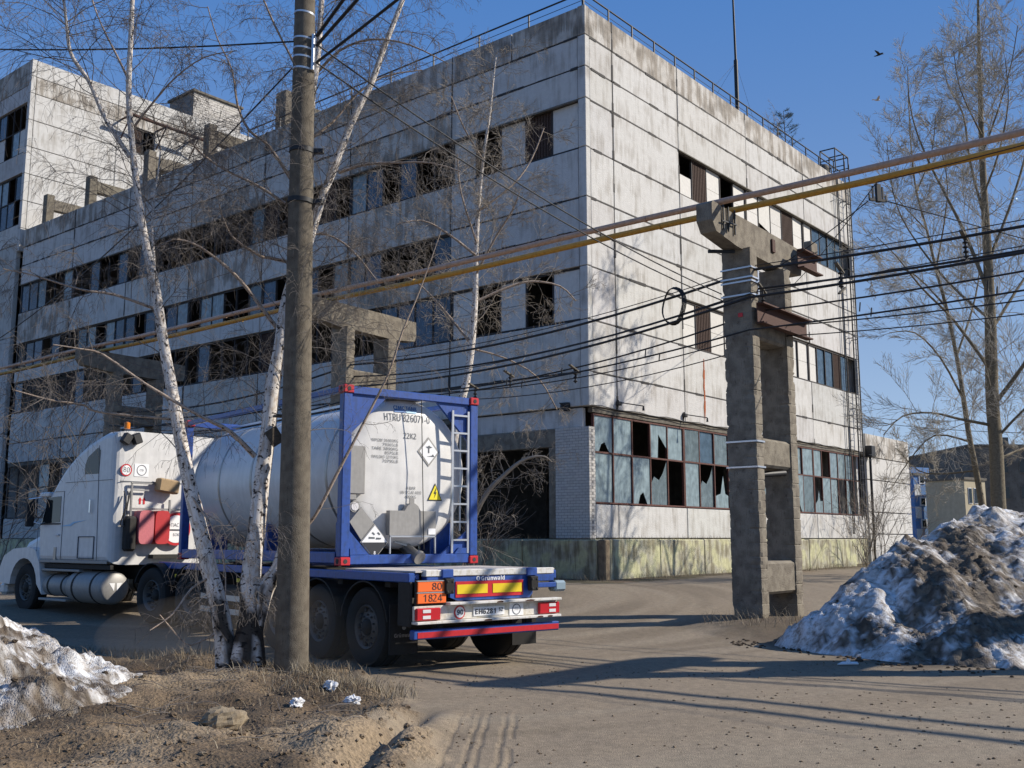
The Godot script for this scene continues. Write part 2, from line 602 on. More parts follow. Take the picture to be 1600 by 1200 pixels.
	M.far_beige = textured(mat(lin(0.52, 0.46, 0.33), 0.95), T.dust, 0.1)
	M.far_blue = mat(lin(0.09, 0.20, 0.42), 0.8)
	M.far_white = mat(lin(0.62, 0.64, 0.66), 0.8)
	M.needle = mat(lin(0.05, 0.065, 0.03), 0.9)

# ------------------------------------------------------------------ ground
const EDGE := [[5.0, -0.55], [8.0, -0.75], [10.7, -1.15], [12.0, -1.7], [13.2, -2.4], [15.8, -4.9], [22.0, -12.0], [40.0, -30.0], [90.0, -80.0]]

func edge_x(f: float) -> float:
	for i in EDGE.size() - 1:
		if f <= EDGE[i + 1][0]:
			var t: float = clampf((f - EDGE[i][0]) / (EDGE[i + 1][0] - EDGE[i][0]), 0, 1)
			return lerpf(EDGE[i][1], EDGE[i + 1][1], t)
	return -80.0

# share of loose soil (1) against the driven yard (0)
func soil_at(x: float, f: float) -> float:
	var d := x - edge_x(f) + 0.9 * fn_b.get_noise_2d(x * 60, f * 60)
	var s := smoothstep(0.35, -0.35, d)
	# far side: once over the strip the lorry drives on, the yard begins again
	if f > 13.0:
		var back := f - (13.9 + 0.45 * maxf(0.0, -2.4 - x))
		s *= smoothstep(0.6, -0.4, back + 0.8 * fn_b.get_noise_2d(x * 50 + 90, f * 50))
	return s

func berm_at(x: float, f: float) -> float:
	var d := Vector2(x - 4.9, (f - 19.6) * 0.9).length() + 0.5 * fn_b.get_noise_2d(x * 60, f * 60)
	return smoothstep(1.9, 0.3, d)

func gh(x: float, f: float) -> float:
	var h := 0.4 * smoothstep(16.0, 33.0, f) - 0.05 * smoothstep(11.0, 14.0, f) * (1.0 - smoothstep(17.0, 24.0, f))
	h += 0.04 * fn_a.get_noise_2d(x * 9, f * 9)
	if f < 30.0:
		var s := soil_at(x, f)
		if s > 0.0:
			h += s * (0.07 + 0.15 * fn_b.get_noise_2d(x * 45, f * 45) + 0.075 * fn_c.get_noise_2d(x * 140, f * 140) + 0.03 * absf(fn_c.get_noise_2d(x * 420, f * 420)))
		h += 0.010 * fn_c.get_noise_2d(x * 90, f * 40) * (1.0 - s)
		h += 0.14 * berm_at(x, f)
		if f < 10.6:
			# one deep rut and the print of a tyre tread beside it
			var k := smoothstep(10.6, 9.4, f)
			var dx := x - (-0.98 + 0.10 * (f - 9.0))
			h += k * (-0.11 * exp(-dx * dx / 0.010) + 0.08 * exp(-pow(dx - 0.26, 2) / 0.02) + 0.09 * exp(-pow(dx + 0.34, 2) / 0.05))
			var tx := x - (-0.27 + 0.03 * (f - 9.0))
			if absf(tx) < 0.30:
				var row := fposmod(tx / 0.085, 1.0)
				if row < 0.3 and fn_c.get_noise_2d(floorf(tx / 0.085) * 70, f * 22) > -0.22:
					h -= 0.016 * k
	return h

func line_set(a: Array) -> PackedFloat32Array:
	var r := PackedFloat32Array()
	for seg in a:
		var x: float = seg[0]
		while x < seg[1] - 1e-4:
			r.append(x)
			x += seg[2]
	r.append(a[a.size() - 1][1])
	return r

func build_ground() -> void:
	var xs := line_set([[-400, -100, 30], [-100, -40, 10], [-40, -14, 2], [-14, -6, 0.3], [-6, -0.6, 0.05], [-0.6, 0.1, 0.0215], [0.1, 6, 0.07], [6, 14, 0.3], [14, 40, 2], [40, 100, 10], [100, 400, 30]])
	var fs := line_set([[-60, 0, 10], [0, 6, 1], [6, 7.4, 0.2], [7.4, 13.6, 0.05], [13.6, 17, 0.09], [17, 24, 0.2], [24, 36, 0.5], [36, 60, 3], [60, 120, 10], [120, 420, 50]])
	var w := xs.size()
	var road := MB.new()
	var soil := MB.new()
	var hh := PackedFloat32Array()
	hh.resize(w * fs.size())
	for j in fs.size():
		for i in w:
			hh[j * w + i] = gh(xs[i], fs[j])
	var verts := PackedVector3Array()
	var norms := PackedVector3Array()
	var uvs := PackedVector2Array()
	var cols := PackedColorArray()
	var is_soil := PackedByteArray()
	for j in fs.size():
		for i in w:
			var x := xs[i]
			var f := fs[j]
			verts.append(Vector3(x, hh[j * w + i], -f))
			var i0 := maxi(i - 1, 0)
			var i1 := mini(i + 1, w - 1)
			var j0 := maxi(j - 1, 0)
			var j1 := mini(j + 1, fs.size() - 1)
			norms.append(Vector3(-(hh[j * w + i1] - hh[j * w + i0]) / (xs[i1] - xs[i0]), 1.0, (hh[j1 * w + i] - hh[j0 * w + i]) / (fs[j1] - fs[j0])).normalized())
			uvs.append(Vector2(x, f))
			var s := soil_at(x, f) if f < 30 else 0.0
			var b := berm_at(x, f) if f < 26 else 0.0
			# driven dust, with darker damp and greyer stripes along the track
			var turn_r := Vector2(x + 5.0, f - 26.0).length()
			var along := fn_a.get_noise_2d(turn_r * 75, atan2(f - 26.0, x + 5.0) * 60) * 1.25
			var patch := fn_b.get_noise_2d(x * 10, f * 10)
			var road_c := Color(0.345, 0.282, 0.206).lerp(Color(0.265, 0.214, 0.154), smoothstep(-0.15, 0.45, along * 0.7 + patch * 0.6))
			road_c = road_c.lerp(Color(0.39, 0.33, 0.25), smoothstep(0.1, 0.5, -along + patch * 0.4) * 0.5)
			var sp := fn_b.get_noise_2d(x * 38 + 50, f * 38)
			var soil_c := Color(0.27, 0.205, 0.135).lerp(Color(0.135, 0.100, 0.066), smoothstep(-0.1, 0.35, sp))
			soil_c = soil_c.lerp(Color(0.44, 0.355, 0.25), smoothstep(0.08, 0.45, -sp + 0.35 * smoothstep(-3.0, -1.0, x) * smoothstep(11.0, 8.5, f)))
			var c := road_c.lerp(soil_c, s).lerp(Color(0.16, 0.125, 0.088), b * 0.75)
			# wet soil pushed out round the foot of the plough bank
			if x > 3.0 and x < 14.5 and f > 11.0 and f < 21.0:
				var dd := curve_at(BANK_FOOT, x) - f + 0.9 * sp + 0.5 * patch
				var near := smoothstep(0.75, -0.1, dd) * smoothstep(3.4, 4.4, x + 0.6 * sp)
				c = c.lerp(Color(0.155, 0.120, 0.084), near * 0.9)
			# old leaves and moss at the foot of the dock
			var q := Vector2(x, f) - CORNER
			var la := q.dot(RDIR)
			var lb := q.dot(LDIR)
			var foot := 0.0
			if lb > -2.9 + 0.8 * patch and la > -3.2 + 0.8 * patch and f < 70:
				foot = 1.0
			if foot > 0.0:
				c = c.lerp(Color(0.15, 0.135, 0.065).lerp(Color(0.22, 0.15, 0.09), smoothstep(-0.2, 0.3, sp)), 0.8)
			cols.append(c)
			is_soil.append(1 if s > 0.5 or foot > 0.5 else 0)
	for mb in [road, soil]:
		mb.v = verts
		mb.n = norms
		mb.u = uvs
		mb.c = cols
	for j in fs.size() - 1:
		for i in w - 1:
			var a := j * w + i
			var target: MB = soil if is_soil[a] == 1 else road
			target.ix.append_array(PackedInt32Array([a, a + w, a + 1, a + 1, a + w, a + w + 1]))
	structure(road, "yard_road", M.ground)
	structure(soil, "ground", M.soil)

# ------------------------------------------------------------------ snow heaps
const BANK_FOOT := [[4.0, 17.2], [4.3, 16.5], [4.6, 15.8], [5.0, 15.0], [5.5, 14.3], [6.7, 13.95], [8.3, 13.75], [11.0, 13.6], [15.0, 13.6]]
const BANK_CREST := [[4.0, 17.3], [4.3, 16.9], [4.9, 16.5], [5.5, 16.6], [7.0, 17.5], [8.3, 18.3], [10.0, 18.4], [15.0, 18.2]]

func curve_at(c: Array, x: float) -> float:
	for i in c.size() - 1:
		if x <= c[i + 1][0]:
			return lerpf(c[i][1], c[i + 1][1], clampf((x - c[i][0]) / (c[i + 1][0] - c[i][0]), 0, 1))
	return c[c.size() - 1][1]

func heap(called: String, label: String, peak: Vector2, top: float, rad: Vector2, lo: Vector2, hi: Vector2, step: float, dirty: Callable, sd: int, bank := false) -> void:
	var na := noise(sd, 0.45, 4)
	var nb := noise(sd + 1, 1.7, 4)
	var nc := noise(sd + 2, 0.8, 3)
	var nd := noise(sd + 3, 5.5, 2)
	var w := int((hi.x - lo.x) / step) + 1
	var d := int((hi.y - lo.y) / step) + 1
	var t := thing(called, label, "snow heap", P2(peak, 0.0))
	var mb := MB.new()
	var lift := PackedFloat32Array()
	for j in d:
		for i in w:
			var x := lo.x + i * step
			var f := lo.y + j * step
			var q := Vector2((x - peak.x) / rad.x, (f - peak.y) / rad.y).length()
			q += 0.13 * na.get_noise_2d(x, f)
			var h := top * (1.0 - q)
			if q < 0.18:
				h = top * (0.82 - pow(q / 0.18, 2) * 0.0) + top * (0.18 - q) * 0.35
			if bank:
				# a bank thrown up by a plough: an even slope to the yard, a crest, a steeper back
				var foot := curve_at(BANK_FOOT, x) + 0.5 * na.get_noise_2d(x * 1.4, 3.0)
				var crest := curve_at(BANK_CREST, x)
				var up := 0.5 * (f - foot)
				var down := 0.5 * (crest - foot) - 0.62 * (f - crest)
				var k := clampf(0.5 + 0.5 * (down - up) / 0.35, 0, 1)
				h = lerpf(down, up, k) - 0.35 * k * (1.0 - k) * 0.9 + 0.22 * na.get_noise_2d(x, f) * smoothstep(0.0, 0.6, minf(up, down))
				h *= smoothstep(13.6, 11.0, x)
			var grain := nd.get_noise_2d(x * 1.9 + 7, f * 1.9) * 0.30 + nd.get_noise_2d(x * 0.6, f * 0.6) * 0.22
			var zone: float = nc.get_noise_2d(x, f) * 0.50 + nb.get_noise_2d(x * 0.9, f * 0.9) * 0.45 + dirty.call(x, f)
			var dm := smoothstep(-0.16, 0.26, zone + grain)
			var edge := smoothstep(0.0, 0.35, h)
			h += edge * (0.11 * nb.get_noise_2d(x, f) + 0.05 * absf(nd.get_noise_2d(x, f)) + dm * 0.06 * nd.get_noise_2d(x * 1.6, f * 1.6) + 0.012 * nd.get_noise_2d(x * 3.5, f * 3.5))
			# melted hollows at the foot
			h -= 0.12 * smoothstep(0.55, 0.0, h) * (0.5 + na.get_noise_2d(x * 3, f * 3))
			lift.append(h)
			var g := gh(x, f)
			mb.v.append(Vector3(x - peak.x, g + h, -(f - peak.y)))
			mb.u.append(Vector2(x, f))
			var spk := smoothstep(0.12, 0.4, nd.get_noise_2d(x * 2.2, f * 2.2) + 0.25 * nc.get_noise_2d(x * 2, f * 2))
			var film: float = smoothstep(-0.25, 0.30, nc.get_noise_2d(x * 0.9 + 30, f * 0.9) + 0.6 * nb.get_noise_2d(x * 0.7, f * 0.7) + dirty.call(x, f))
			var snow_c := Color(0.88, 0.89, 0.90).lerp(Color(0.50, 0.455, 0.40), film * 0.5).lerp(Color(0.40, 0.345, 0.285), spk * 0.6)
			var dirt_c := Color(0.20, 0.155, 0.108).lerp(Color(0.095, 0.072, 0.05), smoothstep(-0.2, 0.3, nd.get_noise_2d(x, f + 40)))
			mb.c.append(snow_c.lerp(dirt_c, dm))
	for j in d:
		for i in w:
			var a := maxi(i - 1, 0)
			var b := mini(i + 1, w - 1)
			var e := maxi(j - 1, 0)
			var g := mini(j + 1, d - 1)
			mb.n.append(Vector3(-(mb.v[j * w + b].y - mb.v[j * w + a].y) / ((b - a) * step), 1, (mb.v[g * w + i].y - mb.v[e * w + i].y) / ((g - e) * step)).normalized())
	for j in d - 1:
		for i in w - 1:
			var a := j * w + i
			if lift[a] > 0.0 or lift[a + 1] > 0.0 or lift[a + w] > 0.0 or lift[a + w + 1] > 0.0:
				mb.ix.append_array(PackedInt32Array([a, a + w, a + 1, a + 1, a + w, a + w + 1]))
	part(mb, "snow_crust", M.snow, t)
	# clods of soil thrown up with the snow
	var cl := MB.new()
	for k in 700:
		var x := rng.randf_range(lo.x, hi.x)
		var f := rng.randf_range(lo.y, hi.y)
		var i := int((x - lo.x) / step)
		var j := int((f - lo.y) / step)
		if i >= w - 1 or j >= d - 1 or lift[j * w + i] < -0.03 or mb.c[j * w + i].r > 0.40:
			continue
		pebble(cl, mb.v[j * w + i], rng.randf_range(0.012, 0.042))
	if bank:
		for k in 520:
			var x := rng.randf_range(3.6, 12.5)
			var f := curve_at(BANK_FOOT, x) + rng.randfn(-0.1, 0.5)
			var r := rng.randf_range(0.008, 0.034) * (1.0 if rng.randf() < 0.92 else 1.7)
			pebble(cl, Vector3(x - peak.x, gh(x, f) + r * 0.2, -(f - peak.y)), r)
	if cl.ix.size() > 0:
		part(cl, "soil_clods", M.clod, t).set_meta("kind", "stuff")

func pebble(mb: MB, at: Vector3, r: float) -> void:
	var p: Array = []
	var sq := Vector3(rng.randf_range(0.8, 1.3), rng.randf_range(0.5, 0.8), rng.randf_range(0.8, 1.2))
	for j in 4:
		for i in 6:
			var th := PI * (j + 0.5) / 4.0
			var ph := TAU * (i + 0.5 * (j % 2)) / 6.0
			p.append(at + Vector3(sin(th) * cos(ph), cos(th), sin(th) * sin(ph)) * sq * r * rng.randf_range(0.8, 1.12))
	for j in 3:
		for i in 6:
			var a0: Vector3 = p[j * 6 + i]
			var a1: Vector3 = p[j * 6 + (i + 1) % 6]
			var b0: Vector3 = p[j * 6 + 6 + i]
			var b1: Vector3 = p[j * 6 + 6 + (i + 1) % 6]
			mb.tri(a0, a1, b0)
			mb.tri(a1, b1, b0)
	for i in range(1, 5):
		mb.tri(p[0], p[i + 1], p[i])

func blade(mb: MB, at: Vector3, h: float, lean: Vector3, w := 0.0035) -> void:
	var side := Vector3(lean.z, 0, -lean.x).normalized() * w
	var mid := at + Vector3(0, h * 0.6, 0) + lean * 0.4
	var tip := at + Vector3(0, h, 0) + lean * 1.2
	mb.quad(at - side, at + side, mid + side * 0.7, mid - side * 0.7)
	mb.tri(mid - side * 0.7, mid + side * 0.7, tip)

func tuft(mb: MB, x: float, f: float, r: float, count: int, h: float) -> void:
	for k in count:
		var a := rng.randf() * TAU
		var q := r * sqrt(rng.randf())
		var px := x + cos(a) * q
		var pf := f + sin(a) * q
		var hh := h * rng.randf_range(0.4, 1.15)
		var l := Vector3(rng.randf_range(-1, 1), 0, rng.randf_range(-1, 1)) * hh * rng.randf_range(0.3, 1.9)
		mb.col = Color(1, 1, 1).lerp(Color(0.5, 0.42, 0.32), rng.randf())
		blade(mb, V(px, pf, gh(px, pf) - 0.01), hh, l, rng.randf_range(0.002, 0.0045))

func build_litter() -> void:
	var peb := MB.new()
	for k in 2200:
		var x := rng.randf_range(-4.6, 5.5)
		var f := 7.3 + 7.5 * pow(rng.randf(), 1.3)
		var s := soil_at(x, f)
		if s < 0.4 and rng.randf() < 0.62 + 0.9 * fn_b.get_noise_2d(x * 25 + 11, f * 25):
			continue
		peb.col = Color(1.1, 1.05, 1.0).lerp(Color(0.55, 0.5, 0.45), rng.randf())
		var r := rng.randf_range(0.006, 0.017) if s < 0.4 else rng.randf_range(0.008, 0.03) * (1.0 if rng.randf() < 0.93 else 1.8)
		pebble(peb, V(x, f, gh(x, f) + r * 0.1), r)
	var o := solo(peb, "gravel", M.stone, "loose gravel and small stones scattered over the dirt", "gravel")
	o.set_meta("kind", "stuff")
	var gr := MB.new()
	for k in 380:
		var f := rng.randf_range(10.9, 16.2)
		var x := edge_x(f) - absf(rng.randfn(0.0, 0.8)) + 0.25
		if soil_at(x, f) > 0.25:
			tuft(gr, x, f, 0.25, 10, 0.14)
	for k in 230:
		var f := rng.randf_range(7.8, 13.5)
		var x := rng.randf_range(-5.5, edge_x(f))
		tuft(gr, x, f, 0.25, 8, 0.08)
	for p in [[-2.62, 12.62, 0.35, 70, 0.22], [-3.3, 12.9, 0.45, 60, 0.2], [-1.5, 11.4, 0.5, 110, 0.2], [-2.0, 12.0, 0.5, 90, 0.2], [4.6, 19.3, 0.7, 120, 0.26], [5.2, 19.6, 0.6, 60, 0.2], [3.9, 19.6, 0.5, 60, 0.25]]:
		tuft(gr, p[0], p[1], p[2], p[3], p[4])
	for k in 330:
		var a := rng.randf_range(-1.7, 22.0)
		var b := -2.15 - absf(rng.randfn(0, 0.35))
		if rng.randf() < 0.35:
			b = rng.randf_range(-2.0, 8.0)
			a = -1.8 - absf(rng.randfn(0, 0.35))
		var q := CORNER + RDIR * a + LDIR * b
		tuft(gr, q.x, q.y, 0.3, 8, 0.28)
	var g := solo(gr, "dry_grass", M.grass, "dry tan grass blades along the yard edges and pole foot", "grass")
	g.set_meta("kind", "stuff")
	# fallen twigs on the bank
	var tw := MB.new()
	for k in 170:
		var f := rng.randf_range(8.2, 13.4)
		var x := rng.randf_range(-4.8, edge_x(f) - 0.2)
		if rng.randf() < 0.5:
			x = -3.4 + rng.randfn(0, 0.5)
			f = 12.4 + rng.randfn(0, 0.35)
		var a := rng.randf() * TAU
		var l := rng.randf_range(0.12, 0.5)
		var p0 := V(x, f, gh(x, f) + 0.012)
		var x1 := x + cos(a) * l
		var f1 := f + sin(a) * l
		var p1 := V(x1, f1, gh(x1, f1) + rng.randf_range(0.01, 0.07))
		tw.tube(PackedVector3Array([p0, (p0 + p1) * 0.5 + Vector3(rng.randfn(0, 0.02), 0.02, rng.randfn(0, 0.02)), p1]), PackedFloat32Array([0.004, 0.0035, 0.002]), 4)
	var ob := solo(tw, "fallen_twigs", M.twig, "fallen brown birch twigs lying on the bank", "twigs")
	ob.set_meta("kind", "stuff")

func rock(seed_: int, size: Vector3, sharp := 0.35) -> MB:
	var mb := MB.new()
	var q := noise(seed_, 0.9, 3)
	var W := 26
	var H := 16
	for j in H + 1:
		for i in W + 1:
			var th := PI * j / H
			var ph := TAU * (i % W) / W
			var d := Vector3(sin(th) * cos(ph), cos(th), sin(th) * sin(ph))
			var r := 1.0 + sharp * q.get_noise_3dv(d * 1.3) + sharp * 0.5 * q.get_noise_3dv(d * 4.0)
			mb.v.append(d * r * size)
			mb.n.append(d)
			mb.u.append(Vector2(i, j))
			mb.c.append(Color(1, 1, 1))
	var out := MB.new()
	for j in H:
		for i in W:
			var a := j * (W + 1) + i
			out.tri(mb.v[a], mb.v[a + 1], mb.v[a + W + 2])
			out.tri(mb.v[a], mb.v[a + W + 2], mb.v[a + W + 1])
	return out

func build_loose() -> void:
	var at := V(-2.38, 8.75, gh(-2.38, 8.75) + 0.06)
	solo(rock(5, Vector3(0.18, 0.10, 0.13), 0.28), "stone", M.boulder, "big tan stone on the bank in the lower left foreground", "stone", "", at, 0.4)
	at = V(-4.05, 9.7, gh(-4.05, 9.7) + 0.02)
	solo(rock(9, Vector3(0.10, 0.06, 0.07), 0.5), "ice_lump", M.snow, "grey lump of old ice at the foot of the left snow heap", "ice lump", "", at, 1.0)
	var bits := [[-1.92, 11.15, 0.075, 21, "crumpled white litter in the dry grass, farthest of three"], [-1.62, 10.75, 0.06, 22, "small white foam lump nearest the yard edge"], [-2.1, 10.35, 0.06, 23, "white foam scrap standing on the bank, nearest of three"]]
	for b in bits:
		var q := rock(b[3], Vector3(b[2] * 1.15, b[2] * 0.7, b[2] * 0.8), 0.9)
		solo(q, "litter", M.foam, b[4], "litter", "white litter on the bank", V(b[0], b[1], gh(b[0], b[1]) + b[2] * 0.5), b[3])
	var sc := MB.new()
	sc.prism(PackedVector2Array([Vector2(-0.16, -0.05), Vector2(0.15, -0.06), Vector2(0.18, 0.03), Vector2(-0.02, 0.06)]), 0.012, Transform3D(Basis(Vector3.RIGHT, -PI / 2 + 0.15), Vector3.ZERO))
	sc.prism(PackedVector2Array([Vector2(-0.02, 0.0), Vector2(0.05, 0.0), Vector2(0.06, 0.05), Vector2(0.02, 0.07)]), 0.012)
	solo(sc, "plastic_scrap", M.foam, "flat white plastic scrap at the foot of the right snow heap", "litter", "", V(4.55, 14.35, gh(4.55, 14.35) + 0.02), 0.2)

# ------------------------------------------------------------------ factory
func tint(base := 1.0, spread := 0.07) -> Color:
	var q := base * (1.0 + rng.randf_range(-spread, spread))
	return Color(q * (1.0 + rng.randf_range(-0.012, 0.012)), q, q * (1.0 + rng.randf_range(-0.025, 0.015)))

# one wall slab on the sunlit face (z = 0, outward +z)
func slab_r(t: Node, a0: float, a1: float, h0: float, h1: float, m: Material, col: Color, depth := 0.28) -> void:
	var o := rng.randf_range(-0.012, 0.012)
	var g := 0.024
	bx("wall_panel", Vector3(a0 + g, h0 + g, -depth), Vector3(a1 - g, h1 - g, o), m, t, 0.014, col)

# one wall slab on the shaded face (x = 0, outward -x)
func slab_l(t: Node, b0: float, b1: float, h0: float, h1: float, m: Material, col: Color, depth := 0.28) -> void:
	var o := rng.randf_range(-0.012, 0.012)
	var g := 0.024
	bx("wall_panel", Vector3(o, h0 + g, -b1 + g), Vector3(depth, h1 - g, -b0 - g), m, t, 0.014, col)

func jag(w: float, h: float) -> PackedVector2Array:
	var q: int = [0, 1, 4, 5, 0, 1, 5, 3][rng.randi() % 8]
	match q:
		0:   # top corner gone
			var c := rng.randf_range(0.3, 0.7)
			return PackedVector2Array([Vector2(0, 0), Vector2(w, 0), Vector2(w, h * c), Vector2(w * 0.8, h * (c + 0.12)), Vector2(w * 0.55, h * (c + 0.02)), Vector2(w * 0.35, h), Vector2(0, h)])
		1:   # one tall shard
			var m := rng.randf_range(0.3, 0.7)
			return PackedVector2Array([Vector2(0, 0), Vector2(w, 0), Vector2(w, h * rng.randf_range(0.1, 0.4)), Vector2(w * (m + 0.12), h * rng.randf_range(0.3, 0.45)), Vector2(w * m, h * rng.randf_range(0.6, 0.95)), Vector2(w * (m - 0.2), h * 0.35), Vector2(0, h * rng.randf_range(0.15, 0.5))])
		2:   # low remnant
			return PackedVector2Array([Vector2(0, 0), Vector2(w, 0), Vector2(w, h * 0.22), Vector2(w * 0.7, h * 0.1), Vector2(w * 0.45, h * 0.27), Vector2(w * 0.25, h * 0.13), Vector2(0, h * 0.35)])
		3:   # side strip left in the frame
			return PackedVector2Array([Vector2(0, 0), Vector2(w * rng.randf_range(0.45, 0.8), 0), Vector2(w * 0.4, h * 0.3), Vector2(w * 0.52, h * 0.62), Vector2(w * 0.3, h), Vector2(0, h)])
		4:   # bite out of the lower edge
			return PackedVector2Array([Vector2(0, 0), Vector2(w * 0.3, 0), Vector2(w * 0.42, h * 0.2), Vector2(w * 0.6, h * 0.27), Vector2(w * 0.75, h * 0.1), Vector2(w * 0.85, 0), Vector2(w, 0), Vector2(w, h), Vector2(0, h)])
	return PackedVector2Array([Vector2(0, 0), Vector2(w, 0), Vector2(w, h), Vector2(w * 0.75, h * 0.72), Vector2(w * 0.5, h * 0.55), Vector2(w * 0.2, h * 0.62), Vector2(0, h * 0.45)])

# a glazed band: frame with its panes; kinds is one string per row from the top down
func window_band(t: Node, x: Transform3D, w: float, heights: Array, kinds: Array, fm: Material, bar := 0.06) -> void:
	var total := 0.0
	for q in heights:
		total += q
	var mb := MB.new()
	var e := 0.004
	mb.box(Vector3(e, e, -0.05), Vector3(w - e, bar, 0.05), 0.0, x)
	mb.box(Vector3(e, total - bar, -0.05), Vector3(w - e, total - e, 0.05), 0.0, x)
	mb.box(Vector3(e, bar, -0.05), Vector3(bar, total - bar, 0.05), 0.0, x)
	mb.box(Vector3(w - bar, bar, -0.05), Vector3(w - e, total - bar, 0.05), 0.0, x)
	var cells: Array = []
	var y := total
	for r in heights.size():
		y -= heights[r]
		var row: String = kinds[r]
		var cw := w / row.length()
		if r < heights.size() - 1:
			mb.box(Vector3(bar, y - bar * 0.5, -0.04), Vector3(w - bar, y + bar * 0.5, 0.04), 0.0, x)
		for k in row.length():
			if k > 0:
				mb.box(Vector3(k * cw - bar * 0.5, y + bar * 0.5, -0.045), Vector3(k * cw + bar * 0.5, y + heights[r] - bar * 0.5, 0.045), 0.0, x)
			cells.append([row[k], k * cw + bar * 0.5, y + bar * 0.5, cw - bar, heights[r] - bar])
	var win := part(mb, "window", fm, t)
	for ce in cells:
		var o := x * Transform3D(Basis(Vector3.UP, rng.randf_range(-0.025, 0.025)), Vector3(ce[1], ce[2], rng.randf_range(-0.015, 0.01)))
		var cw: float = ce[3]
		var chh: float = ce[4]
		var q := MB.new()
		var full := PackedVector2Array([Vector2(0, 0), Vector2(cw, 0), Vector2(cw, chh), Vector2(0, chh)])
		match ce[0]:
			"g":
				q.col = tint(1.0, 0.12)
				q.prism(full, 0.005, o)
				part(q, "pane", M.pane if rng.randf() < 0.75 else M.pane_thin, win)
			"c":
				q.col = tint(1.0, 0.3)
				q.prism(full, 0.005, o)
				part(q, "pane", M.pane_sky_blue, win)
			"j":
				q.col = tint(1.0, 0.12)
				q.prism(jag(cw, chh), 0.005, o)
				part(q, "broken_pane", M.pane if rng.randf() < 0.7 else M.pane_thin, win)
			"k":
				q.col = tint(1.0, 0.1)
				q.prism(PackedVector2Array([Vector2(0, 0), Vector2(cw * 0.45, 0), Vector2(cw * 0.5, chh * 0.7), Vector2(cw, chh * 0.3), Vector2(cw, chh), Vector2(0, chh)]), 0.005, o)
				part(q, "broken_pane", M.pane, win)
			"s":
				q.col = tint(1.0, 0.08)
				q.box(Vector3(0, 0, -0.01), Vector3(cw, chh * 0.485, 0.012), 0.0, o)
				q.box(Vector3(0, chh * 0.495, -0.012), Vector3(cw, chh, 0.010), 0.0, o)
				part(q, "cover_sheet", M.sheet, win)
			"h":
				q.col = tint(1.0, 0.08)
				q.box(Vector3(0, 0, -0.01), Vector3(cw, chh * 0.5, 0.012), 0.0, o)
				part(q, "cover_sheet", M.sheet, win)
			"u":
				q.col = tint(1.0, 0.08)
				q.prism(PackedVector2Array([Vector2(0, chh * 0.32), Vector2(cw, chh * 0.16), Vector2(cw, chh), Vector2(0, chh)]), 0.02, o)
				part(q, "cover_sheet", M.sheet, win)
			"b":
				q.box(Vector3(0, 0, -0.03), Vector3(cw, chh, -0.02), 0.0, o)
				for i in 9:
					q.box(Vector3(cw * i / 9.0 + 0.01, 0.01, -0.02), Vector3(cw * i / 9.0 + cw / 14.0, chh - 0.01, 0.012), 0.0, o)
				part(q, "slatted_board", M.board, win)

# black mastic smeared along a joint from p to q on a face with outward normal n
func joint(t: Node, p: Vector3, q: Vector3, n: Vector3) -> void:
	var mb := MB.new()
	var d := (q - p)
	var l := d.length()
	d /= l
	var side := n.cross(d)
	var a := 0.0
	while a < l:
		var b := minf(a + rng.randf_range(0.25, 0.7), l)
		var w := rng.randf_range(0.024, 0.034)
		var out := rng.randf_range(-0.012, 0.004)
		if rng.randf() < 0.28:
			w = rng.randf_range(0.035, 0.055)
			out = 0.016
		var c0 := p + d * a + side * rng.randf_range(-0.008, 0.008)
		var c1 := p + d * b
		var hh := rng.randf_range(0.8, 1.1)
		mb.quad(c0 - side * w + n * out, c1 - side * w * hh + n * out, c1 + side * w * hh + n * out, c0 + side * w + n * out)
		mb.quad(c0 + side * w + n * out, c1 + side * w * hh + n * out, c1 + side * w * hh - n * 0.05, c0 + side * w - n * 0.05)
		mb.quad(c0 - side * w - n * 0.05, c1 - side * w * hh - n * 0.05, c1 - side * w * hh + n * out, c0 - side * w + n * out)
		a = b
	part(mb, "joint_sealant", M.mastic, t)

func left_x(b1: float, h: float) -> Transform3D:
	return Transform3D(Basis(Vector3(0, 0, 1), Vector3(0, 1, 0), Vector3(-1, 0, 0)), Vector3(0.13, h, -b1))

func pick(n: int, opts: String) -> String:
	var s := ""
	for i in n:
		s += opts[rng.randi() % opts.length()]
	return s

